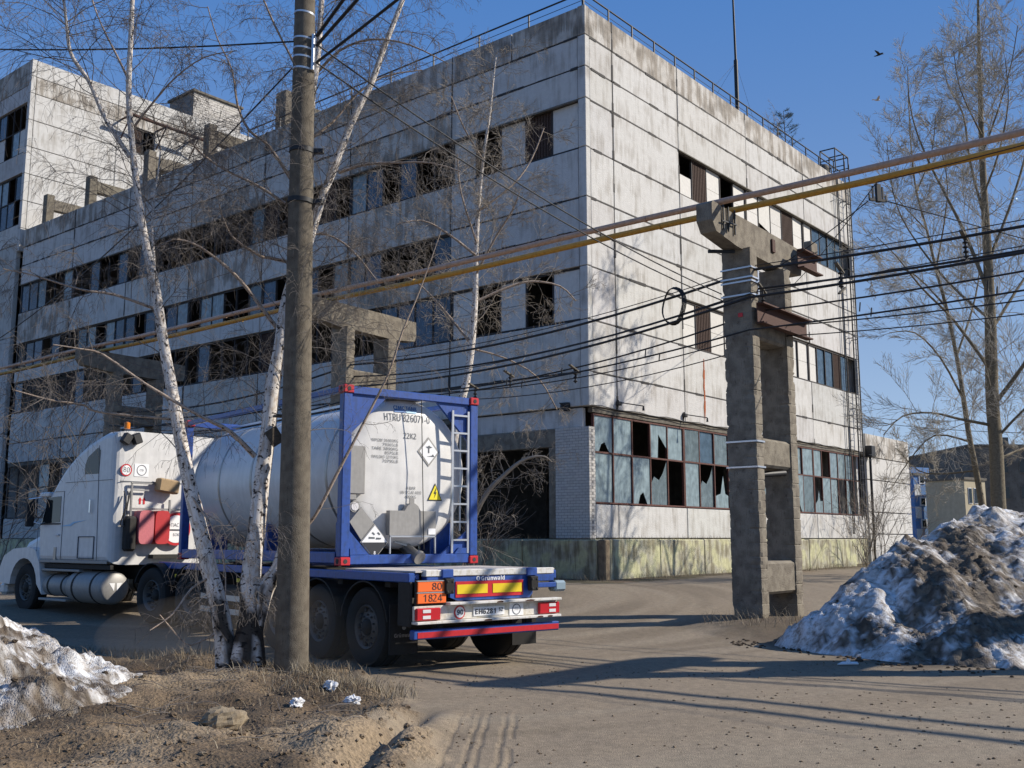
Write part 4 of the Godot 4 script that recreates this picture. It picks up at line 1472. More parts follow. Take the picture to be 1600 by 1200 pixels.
func build_portal(at_l: float, label: String, full: bool, sd: int) -> void:
	var o := RACK + LDIR * at_l
	var g := gh(o.x, o.y)
	var t := thing("concrete_portal", label, "pipe support", P2(o, 0.0), FTURN, "concrete pipe rack portals")
	var q := MB.new()
	part(rough_leg(0.30, 0.64, g - 0.3, 7.42, sd), "leg", M.conc, t)
	var l2 := part(rough_leg(0.32, 0.64, g - 0.3, 7.30, sd + 1), "leg", M.conc, t)
	l2.position.x = 1.56
	# struts between the legs
	for s in [[0.42 + g, 1.05 + g], [3.05, 3.62], [5.60, 6.25]]:
		bx("strut", Vector3(0.27, s[0], -0.60), Vector3(1.6, s[1], -0.035), M.conc, t, 0.05, tint(1.0, 0.06))
	# head beam with a cut nose
	var hb := MB.new()
	var nose := PackedVector2Array([Vector2(-1.25, 7.72), Vector2(-1.1, 7.52), Vector2(-0.25, 7.40), Vector2(1.95, 7.33), Vector2(2.75, 7.40), Vector2(2.8, 7.55), Vector2(2.8, 7.98), Vector2(1.6, 8.02), Vector2(0.1, 8.05), Vector2(-0.6, 8.06), Vector2(-1.2, 8.10), Vector2(-1.25, 8.05)])
	hb.prism(nose, 0.34, Transform3D(Basis(), Vector3(0, 0, -0.49)))
	part(hb, "head_beam", M.conc, t)
	for px in [-0.8, -0.22]:
		bx("pipe_saddle", Vector3(px - 0.07, 8.03, -0.42), Vector3(px + 0.07, 8.125 if px < -0.5 else 8.105, -0.22), M.rust_steel, t, 0.008)
	if full:
		# loose bits of steel on the beam and the legs
		var st := MB.new()
		st.bar(Vector3(-0.95, 7.75, -0.10), Vector3(-0.35, 7.80, -0.10), 0.025)
		for x in [-0.85, -0.65, -0.38]:
			st.bar(Vector3(x, 8.1, -0.12), Vector3(x, 7.6, -0.12), 0.028)
		st.bar(Vector3(-0.6, 7.3, -0.6), Vector3(-0.1, 7.35, -0.3), 0.06)
		part(st, "pipe_clamp", M.black_metal, t)
		var pl := MB.new()
		pl.box(Vector3(1.28, 7.62, -0.148), Vector3(1.42, 7.9, -0.11), 0.005)
		part(pl, "steel_plate", M.rust_steel, t)
		for hh in [[5.88, 0.02], [7.42, 2.05]]:
			var y: float = hh[0]
			var x0: float = hh[1]
			var ch := MB.new()
			var wz := 0.08
			var x1 := 2.35 if x0 < 1 else 3.05
			ch.box(Vector3(x0, y, wz), Vector3(x1, y + 0.36, wz + 0.02), 0.0)
			ch.box(Vector3(x0, y + 0.36, wz), Vector3(x1, y + 0.39, wz + 0.16), 0.0)
			ch.box(Vector3(x0, y - 0.03, wz), Vector3(x1, y, wz + 0.16), 0.0)
			part(ch, "steel_channel", M.rust_steel, t)
		bx("concrete_block", Vector3(2.55, 7.84, 0.02), Vector3(2.9, 8.1, 0.2), M.conc, t, 0.02)
		# tape bands round the near leg
		for y in [6.45, 6.72, 6.8, 7.0, 3.52, 3.02]:
			var bd := MB.new()
			var e := 0.012
			bd.box(Vector3(-e - 0.01, y, -0.64 - e - 0.01), Vector3(-0.002, y + 0.032, e + 0.01), 0.0)
			bd.box(Vector3(-0.002, y, 0.002), Vector3(0.30 + e, y + 0.032, e + 0.01), 0.0)
			part(bd, "steel_band", M.galv, t)
		var cl := MB.new()
		cl.box(Vector3(0.30, 6.45, -0.12), Vector3(0.36, 7.0, 0.0), 0.0)
		part(cl, "band_clamp", M.galv, t)
		var pipe := MB.new()
		pipe.rod(Vector3(0.25, 2.88, -0.35), Vector3(1.4, 2.98, -0.1), 0.06, 8)
		pipe.rod(Vector3(0.5, 2.6, -0.2), Vector3(0.5, 2.95, -0.3), 0.04, 8)
		part(pipe, "pipe_stub", M.black_metal, t)
		var pk := MB.new()
		pk.box(Vector3(-0.02, 6.02, -0.3), Vector3(-0.005, 6.1, -0.2), 0.0)
		part(pk, "red_tag", M.red, t)

func rack_point(l: float, a: float, h: float) -> Vector3:
	return P2(RACK + LDIR * l + RDIR * a, h)

func hang(mb: MB, a: Vector3, b: Vector3, sag: float, r: float, n := 14, sides := 6) -> PackedVector3Array:
	var p := PackedVector3Array()
	var rr := PackedFloat32Array()
	for i in n + 1:
		var t := float(i) / n
		p.append(a.lerp(b, t) - Vector3(0, sag * 4.0 * t * (1.0 - t), 0))
		rr.append(r)
	mb.tube(p, rr, sides)
	return p

func build_rack() -> void:
	var labels := ["concrete portal beyond the right edge, its shadow crossing the yard", "nearest concrete portal with spalled twin legs beside the snow heap", "second concrete portal standing behind the tank container", "third concrete portal standing behind the lorry cab"]
	for k in 4:
		build_portal(STATIONS[k], labels[k], k == 1, 60 + k * 7)
	# two gas pipes on the head beams
	for d in [[-0.8, 8.12, 0.062, "pipe_pink", "upper pale pink gas pipe running over the portal beams"], [-0.22, 8.10, 0.064, "pipe_yellow", "lower ochre yellow gas pipe running over the portal beams"]]:
		var t := thing("gas_pipe", d[4], "pipe", rack_point(-34, d[0], 0.0), 0.0, "gas pipes on the rack")
		var mb := MB.new()
		var p := PackedVector3Array()
		var r := PackedFloat32Array()
		for k in 75:
			var l := -34.0 + k * 1.5
			var span := 0.02 * sin(l * 0.55)
			p.append(rack_point(l, d[0] + 0.02 * sin(l * 0.31), d[1] + d[2] + span) - t.position)
			r.append(d[2])
		mb.tube(p, r, 14, true)
		part(mb, "tube", M[d[3]], t)
		for k in 9:
			var wl := MB.new()
			var l := -20.0 + k * 7.3
			wl.rod(rack_point(l, d[0], d[1] + d[2]) - t.position, rack_point(l + 0.035, d[0], d[1] + d[2]) - t.position, d[2] * 1.05, 12)
			part(wl, "weld_ring", M[d[3]], t)
	# power and telephone cables along the rack: offset a, heights at the stations, sag, radius
	var cs := [
		[0.15, [7.05, 6.98, 6.35, 6.0], 0.35, 0.028, "thick black cable bundle sagging highest along the pipe rack"],
		[0.32, [6.70, 6.62, 6.05, 5.8], 0.40, 0.023, "second black cable below the top bundle on the rack"],
		[-0.12, [6.62, 6.36, 5.70, 5.5], 0.35, 0.027, "thick lower black cable bundle crossing the near portal leg"],
		[0.40, [6.50, 6.18, 5.55, 5.3], 0.45, 0.018, "thin black cable third from the bottom on the rack"],
		[1.35, [6.05, 6.02, 5.75, 5.5], 0.45, 0.014, "thin wire on the far side of the rack, upper one"],
		[1.60, [5.85, 5.85, 5.60, 5.4], 0.50, 0.012, "thin wire on the far side of the rack, lower one"],
		[-0.16, [5.95, 5.70, 5.30, 5.2], 0.30, 0.018, "lowest black cable on the rack with short hooks"]]
	for d in cs:
		var mb := MB.new()
		var hs: Array = d[1]
		var org := rack_point(0, d[0], 0)
		for k in 3:
			hang(mb, rack_point(STATIONS[k], d[0], hs[k]) - org, rack_point(STATIONS[k + 1], d[0], hs[k + 1]) - org, d[2] * (0.35 if k == 0 else 1.0), d[3])
		hang(mb, rack_point(-24, d[0], hs[0] + 0.2) - org, rack_point(-10, d[0], hs[0]) - org, 0.4, d[3])
		var t := thing("rack_cable", d[4], "cable", org, 0.0, "cables along the pipe rack")
		part(mb, "wire", M.cable, t)
		if d[3] > 0.025:
			# lashing wire wound round the bundle
			var lw := MB.new()
			for k in 2:
				hang(lw, rack_point(STATIONS[k], d[0] + 0.06, hs[k] + 0.09) - org, rack_point(STATIONS[k + 1], d[0] + 0.06, hs[k + 1] + 0.1) - org, d[2] * (0.25 if k == 0 else 0.9), 0.010, 14, 4)
			part(lw, "carrier_wire", M.cable, t)
		if d[3] == 0.018:
			var hk := MB.new()
			for l in [-8.5, -6.0, -4.4, -2.2, 2.4, 4.6, 6.2]:
				var y: float = lerpf(5.70, 5.95, clampf(-l / 10.0, 0, 1)) if l < 0 else lerpf(5.70, 5.30, l / 12.0) - 0.30 * 4 * (l / 12.0) * (1 - l / 12.0)
				var p := rack_point(l, d[0], y) - org
				hk.rod(p, p + Vector3(0.02, 0.17, 0), 0.013, 5)
			part(hk, "hook", M.cable, t)
	# spacer insulators and suspension brackets on the cables
	var spots := [[-1.7, 0.3, 6.35, 0.65], [-4.0, 0.2, 6.5, 0.65], [-6.3, 0.2, 6.52, 0.65], [0.0, 0.5, 6.2, 0.75], [4.4, 0.1, 5.1, 0.55], [6.3, 0.1, 5.2, 0.5], [7.4, 0.1, 5.0, 0.5]]
	var sl := ["spacer insulator just right of the near portal", "spacer insulator between portal and right frame edge, middle", "spacer insulator nearest the right frame edge", "spacer insulator on the near portal leg", "hanging insulator at the factory corner, right one of three", "hanging insulator at the factory corner, middle one of three", "hanging insulator at the factory corner, left one of three"]
	for k in spots.size():
		var s: Array = spots[k]
		var t := thing("cable_insulator", sl[k], "insulator", rack_point(s[0], s[1], s[2]), FTURN, "insulators on the rack cables")
		var bd := MB.new()
		bd.rod(Vector3(0, 0, 0), Vector3(0, s[3] * 0.6, 0), 0.02, 6)
		for i in 4:
			bd.lathe([Vector2(0.02, i * 0.085), Vector2(0.055, i * 0.085 + 0.02), Vector2(0.02, i * 0.085 + 0.055)], Vector3(0, 0.02, 0), Vector3.UP, 10)
		part(bd, "insulator_stack", M.black_metal, t)
		var br := MB.new()
		br.bar(Vector3(-0.22, s[3] * 0.72, 0), Vector3(0.12, s[3] * 0.5, 0), 0.07, 0.03)
		if k < 4:
			br.bar(Vector3(-0.12, -0.12, 0), Vector3(0.2, 0.06, 0), 0.06, 0.03)
		part(br, "bracket", M.conc_dark, t)
	# a coil of spare cable left of the near portal
	var co := MB.new()
	for k in 4:
		var p := PackedVector3Array()
		var r := PackedFloat32Array()
		for i in 25:
			var an := TAU * i / 24.0
			p.append(Vector3(cos(an) * (0.30 + 0.015 * k), sin(an) * (0.36 + 0.012 * k), 0.02 * k + 0.02 * sin(an * 3)))
			r.append(0.012)
		co.tube(p, r, 5)
	solo(co, "cable_coil", M.cable, "loop of spare black cable left of the near portal", "cable coil", "", rack_point(1.75, -0.1, 6.45), FTURN + 1.3)
	var sp := thing("cable_bracket", "black forked bracket hanging on a wire against the sky", "bracket", V(6.31, 17.0, 7.40), 0.3)
	var sm := MB.new()
	sm.box(Vector3(-0.03, 0, -0.03), Vector3(0.07, 0.32, 0.03), 0.01)
	for x in [-0.16, -0.09, 0.11, 0.17]:
		sm.bar(Vector3(x, 0.03, 0), Vector3(x, 0.28 if absf(x) < 0.14 else 0.13, 0), 0.025)
	sm.bar(Vector3(-0.16, 0.03, 0), Vector3(0.17, 0.03, 0), 0.04)
	part(sm, "fork", M.black_metal, sp)
	var wires := [
		[V(6.31, 17.0, 7.75), V(16.0, 9.5, 8.8), 0.15, 0.010, "wire from the forked bracket up to the right"],
		[V(6.31, 17.0, 7.75), P2(CORNER + RDIR * 12.0 + Vector2(0.8, -0.6) * 0.1, 11.4), 0.5, 0.010, "wire from the forked bracket back to the factory wall"],
		[V(6.45, 17.0, 7.42), V(15.8, 17.0, 4.86), 0.05, 0.010, "wire from the forked bracket down to the right"],
		[V(6.15, 17.0, 7.42), rack_point(0.1, 1.2, 7.2), 0.05, 0.010, "short wire from the forked bracket to the near portal"],
		[V(-2.55, 12.6, 8.05), rack_point(0.66, 0.0, 6.55), 0.25, 0.012, "long wire from pole to near portal, upper one"],
		[V(-2.55, 12.6, 7.80), rack_point(0.66, 0.0, 6.42), 0.25, 0.012, "long wire from pole to near portal, lower one"],
		[V(-2.55, 12.55, 8.15), V(3.5, 2.0, 9.6), 0.25, 0.024, "thick wire from pole rising to upper right, left one"],
		[V(-2.55, 12.55, 8.02), V(4.2, 2.0, 9.3), 0.25, 0.024, "thick wire from pole rising to upper right, middle one"],
		[V(-2.55, 12.55, 7.78), V(5.6, 3.0, 9.2), 0.25, 0.020, "thick wire from pole rising to upper right, lowest one"],
		[V(-2.85, 12.6, 8.10), V(-16.0, 17.0, 10.9), 0.35, 0.012, "wire from pole to the left edge, upper one"],
		[V(-2.85, 12.6, 7.75), V(-14.0, 26.0, 6.3), 0.4, 0.012, "wire from pole down to the left behind birches"],
		[P2(CORNER + RDIR * 24.9, 7.8), V(24.0, 36.0, 5.4), 0.3, 0.014, "wire from the factory far corner down to the right"]]
	for d in wires:
		var mb := MB.new()
		hang(mb, Vector3.ZERO, d[1] - d[0], d[2], d[3], 12, 5)
		solo(mb, "overhead_wire", M.cable, d[4], "wire", "overhead wires", d[0])

func build_pole() -> void:
	var x := -2.64
	var f := 12.62
	var g := gh(x, f)
	var t := thing("concrete_pole", "round tapered concrete utility pole standing in front of the lorry", "utility pole", V(x, f, 0))
	var mb := MB.new()
	var p := PackedVector3Array()
	var r := PackedFloat32Array()
	for k in 15:
		var y := g - 0.2 + k * 0.86
		p.append(Vector3(-0.011 * (y - g), y, 0.0))
		r.append(lerpf(0.205, 0.105, k / 14.0))
	mb.tube(p, r, 40, true)
	part(mb, "shaft", M.pole, t)
	for b in [[7.70, 0], [7.86, 0], [7.98, 0], [8.12, 0], [8.48, 0], [6.60, 1], [5.92, 1]]:
		var y: float = b[0]
		var rr := lerpf(0.205, 0.105, (y - g + 0.2) / 12.04) + 0.006
		var q := MB.new()
		if b[1] == 0:
			q.lathe([Vector2(rr - 0.01, -0.014), Vector2(rr, -0.012), Vector2(rr, 0.012), Vector2(rr - 0.01, 0.014)], Vector3(-0.011 * (y - g), y, 0), Vector3(0.12, 1, 0.05), 28)
			part(q, "steel_band", M.galv, t)
		else:
			q.lathe([Vector2(rr - 0.01, -0.035), Vector2(rr + 0.008, -0.03), Vector2(rr + 0.008, 0.03), Vector2(rr - 0.01, 0.035)], Vector3(-0.011 * (y - g), y, 0), Vector3(0.05, 1, 0), 28)
			q.box(Vector3(rr - 0.1, y - 0.04, -0.03), Vector3(rr + 0.06, y + 0.03, 0.04), 0.01)
			part(q, "clamp_ring", M.black_metal, t)
	var pl := MB.new()
	pl.box(Vector3(0.03, 7.66, 0.02), Vector3(0.07, 8.16, 0.12), 0.005)
	part(pl, "anchor_plate", M.galv, t)
	# broken bird box on the birch side of the pole
	var bb := thing("bird_box", "broken grey wooden bird box hanging between birch and pole", "bird box", V(-2.90, 12.85, 2.55), 0.5)
	var w := MB.new()
	w.box(Vector3(-0.10, 0.62, -0.08), Vector3(0.16, 0.645, 0.1), 0.0)
	w.box(Vector3(0.0, 0.25, 0.04), Vector3(0.035, 0.62, 0.06), 0.0)
	w.box(Vector3(0.09, 0.3, -0.06), Vector3(0.11, 0.62, 0.08), 0.0)
	part(w, "frame", M.wood, bb)
	var w2 := MB.new()
	w2.box(Vector3(-0.12, 0, -0.01), Vector3(0.05, 0.22, 0.01), 0.0, Transform3D(Basis(Vector3.BACK, 0.6), Vector3(0.0, 0.3, 0.0)))
	w2.box(Vector3(-0.02, 0, -0.01), Vector3(0.06, 0.26, 0.01), 0.0, Transform3D(Basis(Vector3.BACK, -0.5), Vector3(0.02, 0.0, 0.0)))
	part(w2, "loose_board", M.wood, bb)

func build_birds() -> void:
	for d in [[V(22.9, 60, 31.5), "bird", "black bird gliding high in the sky at right", 0.95, 0], [V(22.6, 60, 28.5), "gull", "pale bird gliding below the black bird", 0.8, 1]]:
		var t := thing("bird", d[2], "bird", d[0], 0.5 + d[4])
		var mb := MB.new()
		var k: float = d[3]
		mb.lathe([Vector2(0, -0.28 * k), Vector2(0.05 * k, -0.2 * k), Vector2(0.075 * k, 0), Vector2(0.05 * k, 0.15 * k), Vector2(0.045 * k, 0.2 * k), Vector2(0, 0.27 * k)], Vector3.ZERO, Vector3(0.3, 0.1, 1), 8)
		for s in [-1, 1]:
			var pts := PackedVector2Array([Vector2(0.02, -0.1), Vector2(0.25, -0.13), Vector2(0.5, -0.05), Vector2(0.48, 0.0), Vector2(0.25, 0.06), Vector2(0.02, 0.1)])
			mb.prism(pts, 0.012, Transform3D(Basis(Vector3.UP, 0.0 if s > 0 else PI) * Basis(Vector3.BACK, 0.35) * Basis(Vector3.RIGHT, PI / 2), Vector3.ZERO).scaled_local(Vector3(k, k, k)))
		mb.prism(PackedVector2Array([Vector2(-0.02, 0), Vector2(0.02, 0), Vector2(0.08, 0.16), Vector2(-0.08, 0.16)]), 0.01, Transform3D(Basis(Vector3.RIGHT, -PI / 2), Vector3(-0.05, 0, -0.2 * k)))
		part(mb, "body", M[d[1]], t)

# stems and limbs: x, f, height, radius
const BIRCH_A := [[-3.41,12.70,0.08,0.135], [-3.54,12.72,0.74,0.111], [-3.73,12.75,1.35,0.100], [-3.98,12.77,2.22,0.088], [-4.15,12.80,2.86,0.080], [-4.32,12.82,3.59,0.072], [-4.46,12.85,4.17,0.064], [-4.60,12.88,4.85,0.060], [-4.77,12.90,5.46,0.052], [-4.92,12.92,6.16,0.044], [-5.03,12.95,6.79,0.040], [-5.13,12.97,7.52,0.037], [-5.16,13.00,8.35,0.033], [-5.18,13.03,8.92,0.029], [-5.19,13.05,9.50,0.024], [-5.19,13.07,10.19,0.016], [-5.18,13.10,10.89,0.008]]
const BIRCH_A2 := [[-5.08,13.00,6.67,0.033], [-5.40,12.91,7.17,0.028], [-5.60,12.83,7.63,0.028], [-5.83,12.74,7.99,0.024], [-5.88,12.66,8.35,0.020], [-5.90,12.57,8.67,0.016], [-5.95,12.49,9.16,0.012], [-5.98,12.40,9.66,0.008]]
const BIRCH_A3 := [[-4.63,12.95,4.85,0.020], [-4.72,13.08,5.34,0.020], [-4.81,13.21,5.81,0.017], [-4.84,13.34,6.30,0.015], [-4.86,13.47,6.62,0.013], [-4.89,13.60,7.04,0.009]]
const BIRCH_B := [[-3.20,12.70,-0.01,0.246], [-3.19,12.76,0.59,0.152], [-3.21,12.82,1.20,0.124], [-3.18,12.89,1.82,0.109], [-3.16,12.95,2.30,0.101], [-3.12,13.01,2.88,0.098], [-3.08,13.07,3.63,0.094], [-3.02,13.13,4.14,0.086], [-2.99,13.20,4.67,0.078], [-2.91,13.26,5.08,0.070], [-2.77,13.32,5.45,0.062], [-2.68,13.38,5.87,0.059], [-2.58,13.44,6.29,0.055], [-2.45,13.50,6.71,0.055], [-2.32,13.57,7.17,0.051], [-2.16,13.63,7.62,0.047], [-1.99,13.69,8.03,0.043], [-1.83,13.75,8.59,0.039], [-1.65,13.81,9.16,0.035], [-1.49,13.88,9.70,0.030], [-1.32,13.94,10.34,0.022], [-1.10,14.00,11.10,0.013]]
const BIRCH_C := [[-3.18,12.75,0.36,0.120], [-3.05,12.83,1.00,0.112], [-2.88,12.91,1.35,0.089], [-2.81,12.99,1.98,0.073], [-2.80,13.07,3.21,0.065], [-2.81,13.15,4.49,0.062], [-2.83,13.22,5.82,0.058], [-2.80,13.30,6.84,0.050], [-2.76,13.38,7.70,0.050], [-2.71,13.46,8.40,0.042], [-2.70,13.54,9.21,0.038], [-2.69,13.62,10.04,0.026], [-2.69,13.70,10.90,0.013]]
const LIMB_B0 := [[-3.19,12.70,2.66,0.040], [-3.48,12.58,2.96,0.031], [-3.78,12.47,3.12,0.027], [-4.44,12.35,3.50,0.019], [-4.96,12.23,3.86,0.015], [-5.19,12.12,3.91,0.011], [-5.47,12.00,3.94,0.008]]
const LIMB_A1 := [[-4.24,12.85,3.14,0.020], [-5.13,12.64,3.21,0.016], [-5.26,12.43,3.28,0.012], [-5.54,12.21,3.30,0.011], [-5.92,12.00,3.40,0.008]]
const LIMB_A2 := [[-4.64,12.95,4.60,0.024], [-5.08,12.79,4.74,0.020], [-5.46,12.62,4.77,0.016], [-5.98,12.46,4.91,0.012], [-6.29,12.30,4.95,0.008]]
const LIMB_B3 := [[-3.10,13.20,4.40,0.033], [-3.57,13.08,5.01,0.025], [-3.93,12.96,5.32,0.020], [-4.15,12.84,5.44,0.016], [-4.36,12.72,5.45,0.012], [-4.55,12.60,5.27,0.008]]
const LIMB_B4 := [[-3.02,13.30,5.32,0.029], [-3.25,13.20,5.35,0.025], [-3.32,13.10,5.34,0.020], [-3.65,13.00,5.55,0.016], [-3.76,12.90,5.76,0.012], [-3.81,12.80,5.96,0.008]]
const LIMB_B5 := [[-3.11,13.50,6.20,0.025], [-3.50,13.40,6.43,0.021], [-3.87,13.30,6.59,0.017], [-4.19,13.20,6.79,0.017], [-4.33,13.10,6.97,0.012], [-4.44,13.00,7.25,0.008]]
const LIMB_C6 := [[-3.01,13.60,6.49,0.030], [-3.36,13.50,7.02,0.025], [-3.61,13.40,7.20,0.021], [-3.76,13.30,7.52,0.017], [-3.83,13.20,7.99,0.012], [-4.02,13.10,8.40,0.010], [-4.14,13.00,8.81,0.008]]
const LIMB_B7 := [[-2.40,13.60,6.67,0.026], [-2.04,13.50,6.75,0.021], [-1.58,13.40,6.74,0.017], [-1.10,13.30,6.70,0.012], [-0.69,13.20,6.54,0.008]]
const LIMB_B8 := [[-2.69,13.50,5.76,0.021], [-2.51,13.38,5.72,0.017], [-2.25,13.25,5.56,0.012], [-2.03,13.12,5.33,0.012], [-1.75,13.00,4.97,0.008]]
const LIMB_C9 := [[-2.81,13.70,8.13,0.026], [-2.44,13.60,8.47,0.021], [-1.98,13.50,8.59,0.017], [-1.43,13.40,8.46,0.013], [-0.88,13.30,8.13,0.008]]
const LIMB_C10 := [[-2.84,13.70,7.70,0.021], [-3.07,13.60,8.27,0.017], [-3.34,13.50,8.80,0.017], [-3.56,13.40,9.32,0.013], [-3.68,13.30,9.75,0.008]]
const LIMB_C11 := [[-2.84,13.60,7.14,0.026], [-2.53,13.75,7.48,0.021], [-2.25,13.90,7.93,0.017], [-1.86,14.05,8.30,0.013], [-1.32,14.20,8.47,0.009]]
const LIMB_C12 := [[-2.80,12.85,1.43,0.028], [-2.63,12.87,1.74,0.028], [-2.46,12.88,1.93,0.024], [-2.21,12.89,2.44,0.024], [-1.98,12.91,2.91,0.020], [-1.75,12.93,3.38,0.018], [-1.57,12.94,3.77,0.016], [-1.42,12.96,4.28,0.014], [-1.25,12.97,4.71,0.012], [-1.10,12.98,5.13,0.008], [-0.93,13.00,5.66,0.006]]
const LIMB_A13 := [[-5.17,13.10,7.75,0.020], [-5.40,13.20,8.17,0.017], [-5.69,13.30,8.69,0.012], [-5.89,13.40,9.13,0.010], [-6.05,13.50,9.67,0.008]]
const LIMB_A14 := [[-5.06,13.00,7.07,0.020], [-4.77,12.90,7.39,0.016], [-4.45,12.80,7.70,0.012], [-4.05,12.70,7.93,0.010], [-3.60,12.60,7.97,0.008]]
const LIMB_A15 := [[-3.67,12.70,1.20,0.020], [-3.85,12.53,1.06,0.016], [-4.01,12.37,0.77,0.012], [-4.21,12.20,0.60,0.008]]
const LIMB_A16 := [[-3.53,12.70,0.55,0.020], [-3.71,12.57,0.45,0.016], [-3.86,12.43,0.43,0.012], [-4.14,12.30,0.77,0.008]]
const LIMB_A17 := [[-3.95,12.70,2.17,0.020], [-3.58,12.60,1.67,0.012], [-3.44,12.50,1.21,0.008], [-3.41,12.40,0.77,0.006]]
const LIMBS_A := [LIMB_A1, LIMB_A2, LIMB_A13, LIMB_A14, LIMB_A15, LIMB_A16, LIMB_A17]
const LIMBS_B := [LIMB_B0, LIMB_B3, LIMB_B4, LIMB_B5, LIMB_B7, LIMB_B8]
const LIMBS_C := [LIMB_C6, LIMB_C9, LIMB_C10, LIMB_C11, LIMB_C12]
const MIDBIRCH := [[-1.65,26.50,2.99,0.108], [-1.42,26.55,4.82,0.108], [-1.21,26.60,5.68,0.100], [-1.07,26.65,6.71,0.092], [-0.99,26.70,7.94,0.083], [-0.97,26.75,9.19,0.067], [-0.92,26.80,10.46,0.059], [-0.79,26.85,11.93,0.042], [-0.62,26.90,13.25,0.034], [-0.52,26.95,14.30,0.025], [-0.45,27.00,14.99,0.017]]
const MLIMB0 := [[-0.99,26.70,7.90,0.050], [-0.17,26.88,8.33,0.038], [0.52,27.05,8.56,0.034], [1.31,27.22,8.47,0.026], [1.75,27.40,8.10,0.017]]
const MLIMB1 := [[-0.96,26.70,9.17,0.042], [-1.71,26.47,9.72,0.033], [-2.38,26.23,10.01,0.025], [-3.03,26.00,9.84,0.016]]
const MLIMB2 := [[-0.92,26.70,10.42,0.042], [0.00,26.93,11.23,0.029], [0.53,27.17,12.05,0.025], [0.90,27.40,13.08,0.017]]
const MLIMB3 := [[-0.79,26.70,11.87,0.033], [-1.30,26.35,12.65,0.025], [-1.63,26.00,13.40,0.016]]
const MLIMB4 := [[-1.05,26.70,6.72,0.042], [-1.90,26.93,7.82,0.034], [-2.62,27.17,8.58,0.025], [-3.17,27.40,8.83,0.017]]
const MLIMB5 := [[-0.98,26.70,8.64,0.042], [-0.43,26.47,9.64,0.033], [0.00,26.23,10.27,0.025], [0.20,26.00,10.72,0.016]]
const MLIMB6 := [[-1.07,26.70,6.64,0.033], [-0.17,26.93,6.42,0.025], [0.69,27.17,5.94,0.021], [1.21,27.40,5.10,0.017]]
const MLIMB7 := [[-0.95,26.70,9.53,0.033], [-1.37,26.35,10.84,0.025], [-1.45,26.00,11.78,0.016]]
const LIMBS_M := [MLIMB0, MLIMB1, MLIMB2, MLIMB3, MLIMB4, MLIMB5, MLIMB6, MLIMB7]
const POPLAR := [[15.58,33.00,0.89,0.330], [15.61,33.06,2.71,0.289], [15.69,33.12,4.56,0.269], [15.71,33.18,6.25,0.259], [15.86,33.24,8.83,0.229], [15.95,33.30,11.03,0.187], [16.01,33.36,13.29,0.146], [16.10,33.42,15.60,0.115], [16.23,33.48,17.96,0.084], [16.37,33.54,20.37,0.052], [16.48,33.60,21.87,0.032]]
const PLIMB0 := [[15.63,33.20,5.83,0.125], [16.19,32.58,6.79,0.102], [16.67,31.95,7.72,0.080], [17.24,31.33,8.82,0.049], [17.62,30.70,10.30,0.029]]
const PLIMB1 := [[15.85,33.20,9.69,0.114], [15.39,33.53,11.77,0.094], [14.98,33.87,13.24,0.074], [14.58,34.20,14.63,0.064], [14.30,34.53,16.06,0.043], [14.28,34.87,17.41,0.033], [14.44,35.20,18.67,0.022]]
const PLIMB2 := [[15.89,33.20,10.78,0.093], [16.83,33.45,12.64,0.073], [17.64,33.70,14.55,0.063], [18.37,33.95,16.76,0.042], [18.88,34.20,18.79,0.021]]
const PLIMB3 := [[15.70,33.20,5.30,0.093], [14.46,32.83,5.47,0.072], [13.39,32.45,5.63,0.051], [12.32,32.08,5.48,0.040], [11.54,31.70,4.84,0.020]]
const PLIMB4 := [[15.92,33.20,12.11,0.083], [15.82,33.83,14.60,0.063], [16.00,34.45,16.50,0.054], [15.79,35.08,18.00,0.033], [15.92,35.70,19.67,0.022]]
const PLIMB5 := [[15.98,33.20,14.59,0.062], [16.30,32.53,15.90,0.041], [16.50,31.87,17.17,0.030], [16.46,31.20,18.17,0.020]]
const PLIMB6 := [[15.76,33.20,7.10,0.104], [14.35,32.58,8.68,0.071], [13.12,31.95,9.60,0.050], [12.12,31.33,10.48,0.029], [11.31,30.70,10.91,0.019]]
const PLIMB7 := [[15.79,33.20,8.39,0.093], [17.17,33.87,10.07,0.074], [18.50,34.53,11.61,0.054], [19.65,35.20,13.22,0.033]]
const PLIMB8 := [[15.84,33.20,8.82,0.083], [14.61,33.45,10.19,0.063], [13.52,33.70,12.04,0.042], [13.15,33.95,13.49,0.032], [13.13,34.20,15.45,0.021]]
const PLIMB9 := [[15.66,33.20,4.78,0.083], [16.48,32.70,5.77,0.061], [17.31,32.20,6.52,0.040], [17.88,31.70,6.85,0.020]]
const PLIMB10 := [[15.66,33.20,4.15,0.073], [17.27,34.45,4.68,0.054], [19.03,35.70,5.01,0.033]]
const PLIMB11 := [[15.98,33.20,15.28,0.052], [14.91,32.20,16.43,0.030], [14.32,31.20,17.29,0.020]]
const PLIMB12 := [[15.95,33.20,13.23,0.062], [16.11,32.37,14.27,0.051], [16.13,31.53,15.68,0.030], [15.71,30.70,16.82,0.019]]
const LIMBS_P := [PLIMB0, PLIMB1, PLIMB2, PLIMB3, PLIMB4, PLIMB5, PLIMB6, PLIMB7, PLIMB8, PLIMB9, PLIMB10, PLIMB11, PLIMB12]
const POPLAR2 := [[16.33,35.50,1.26,0.222], [16.23,35.58,2.79,0.178], [16.13,35.67,4.12,0.156], [16.02,35.75,5.24,0.145], [15.96,35.83,6.39,0.134], [15.85,35.92,8.01,0.112], [15.62,36.00,9.89,0.101], [15.37,36.08,11.34,0.090], [15.17,36.17,12.81,0.068], [14.91,36.25,14.30,0.057], [14.85,36.33,15.81,0.045], [14.89,36.42,17.60,0.034], [14.95,36.50,18.92,0.023]]
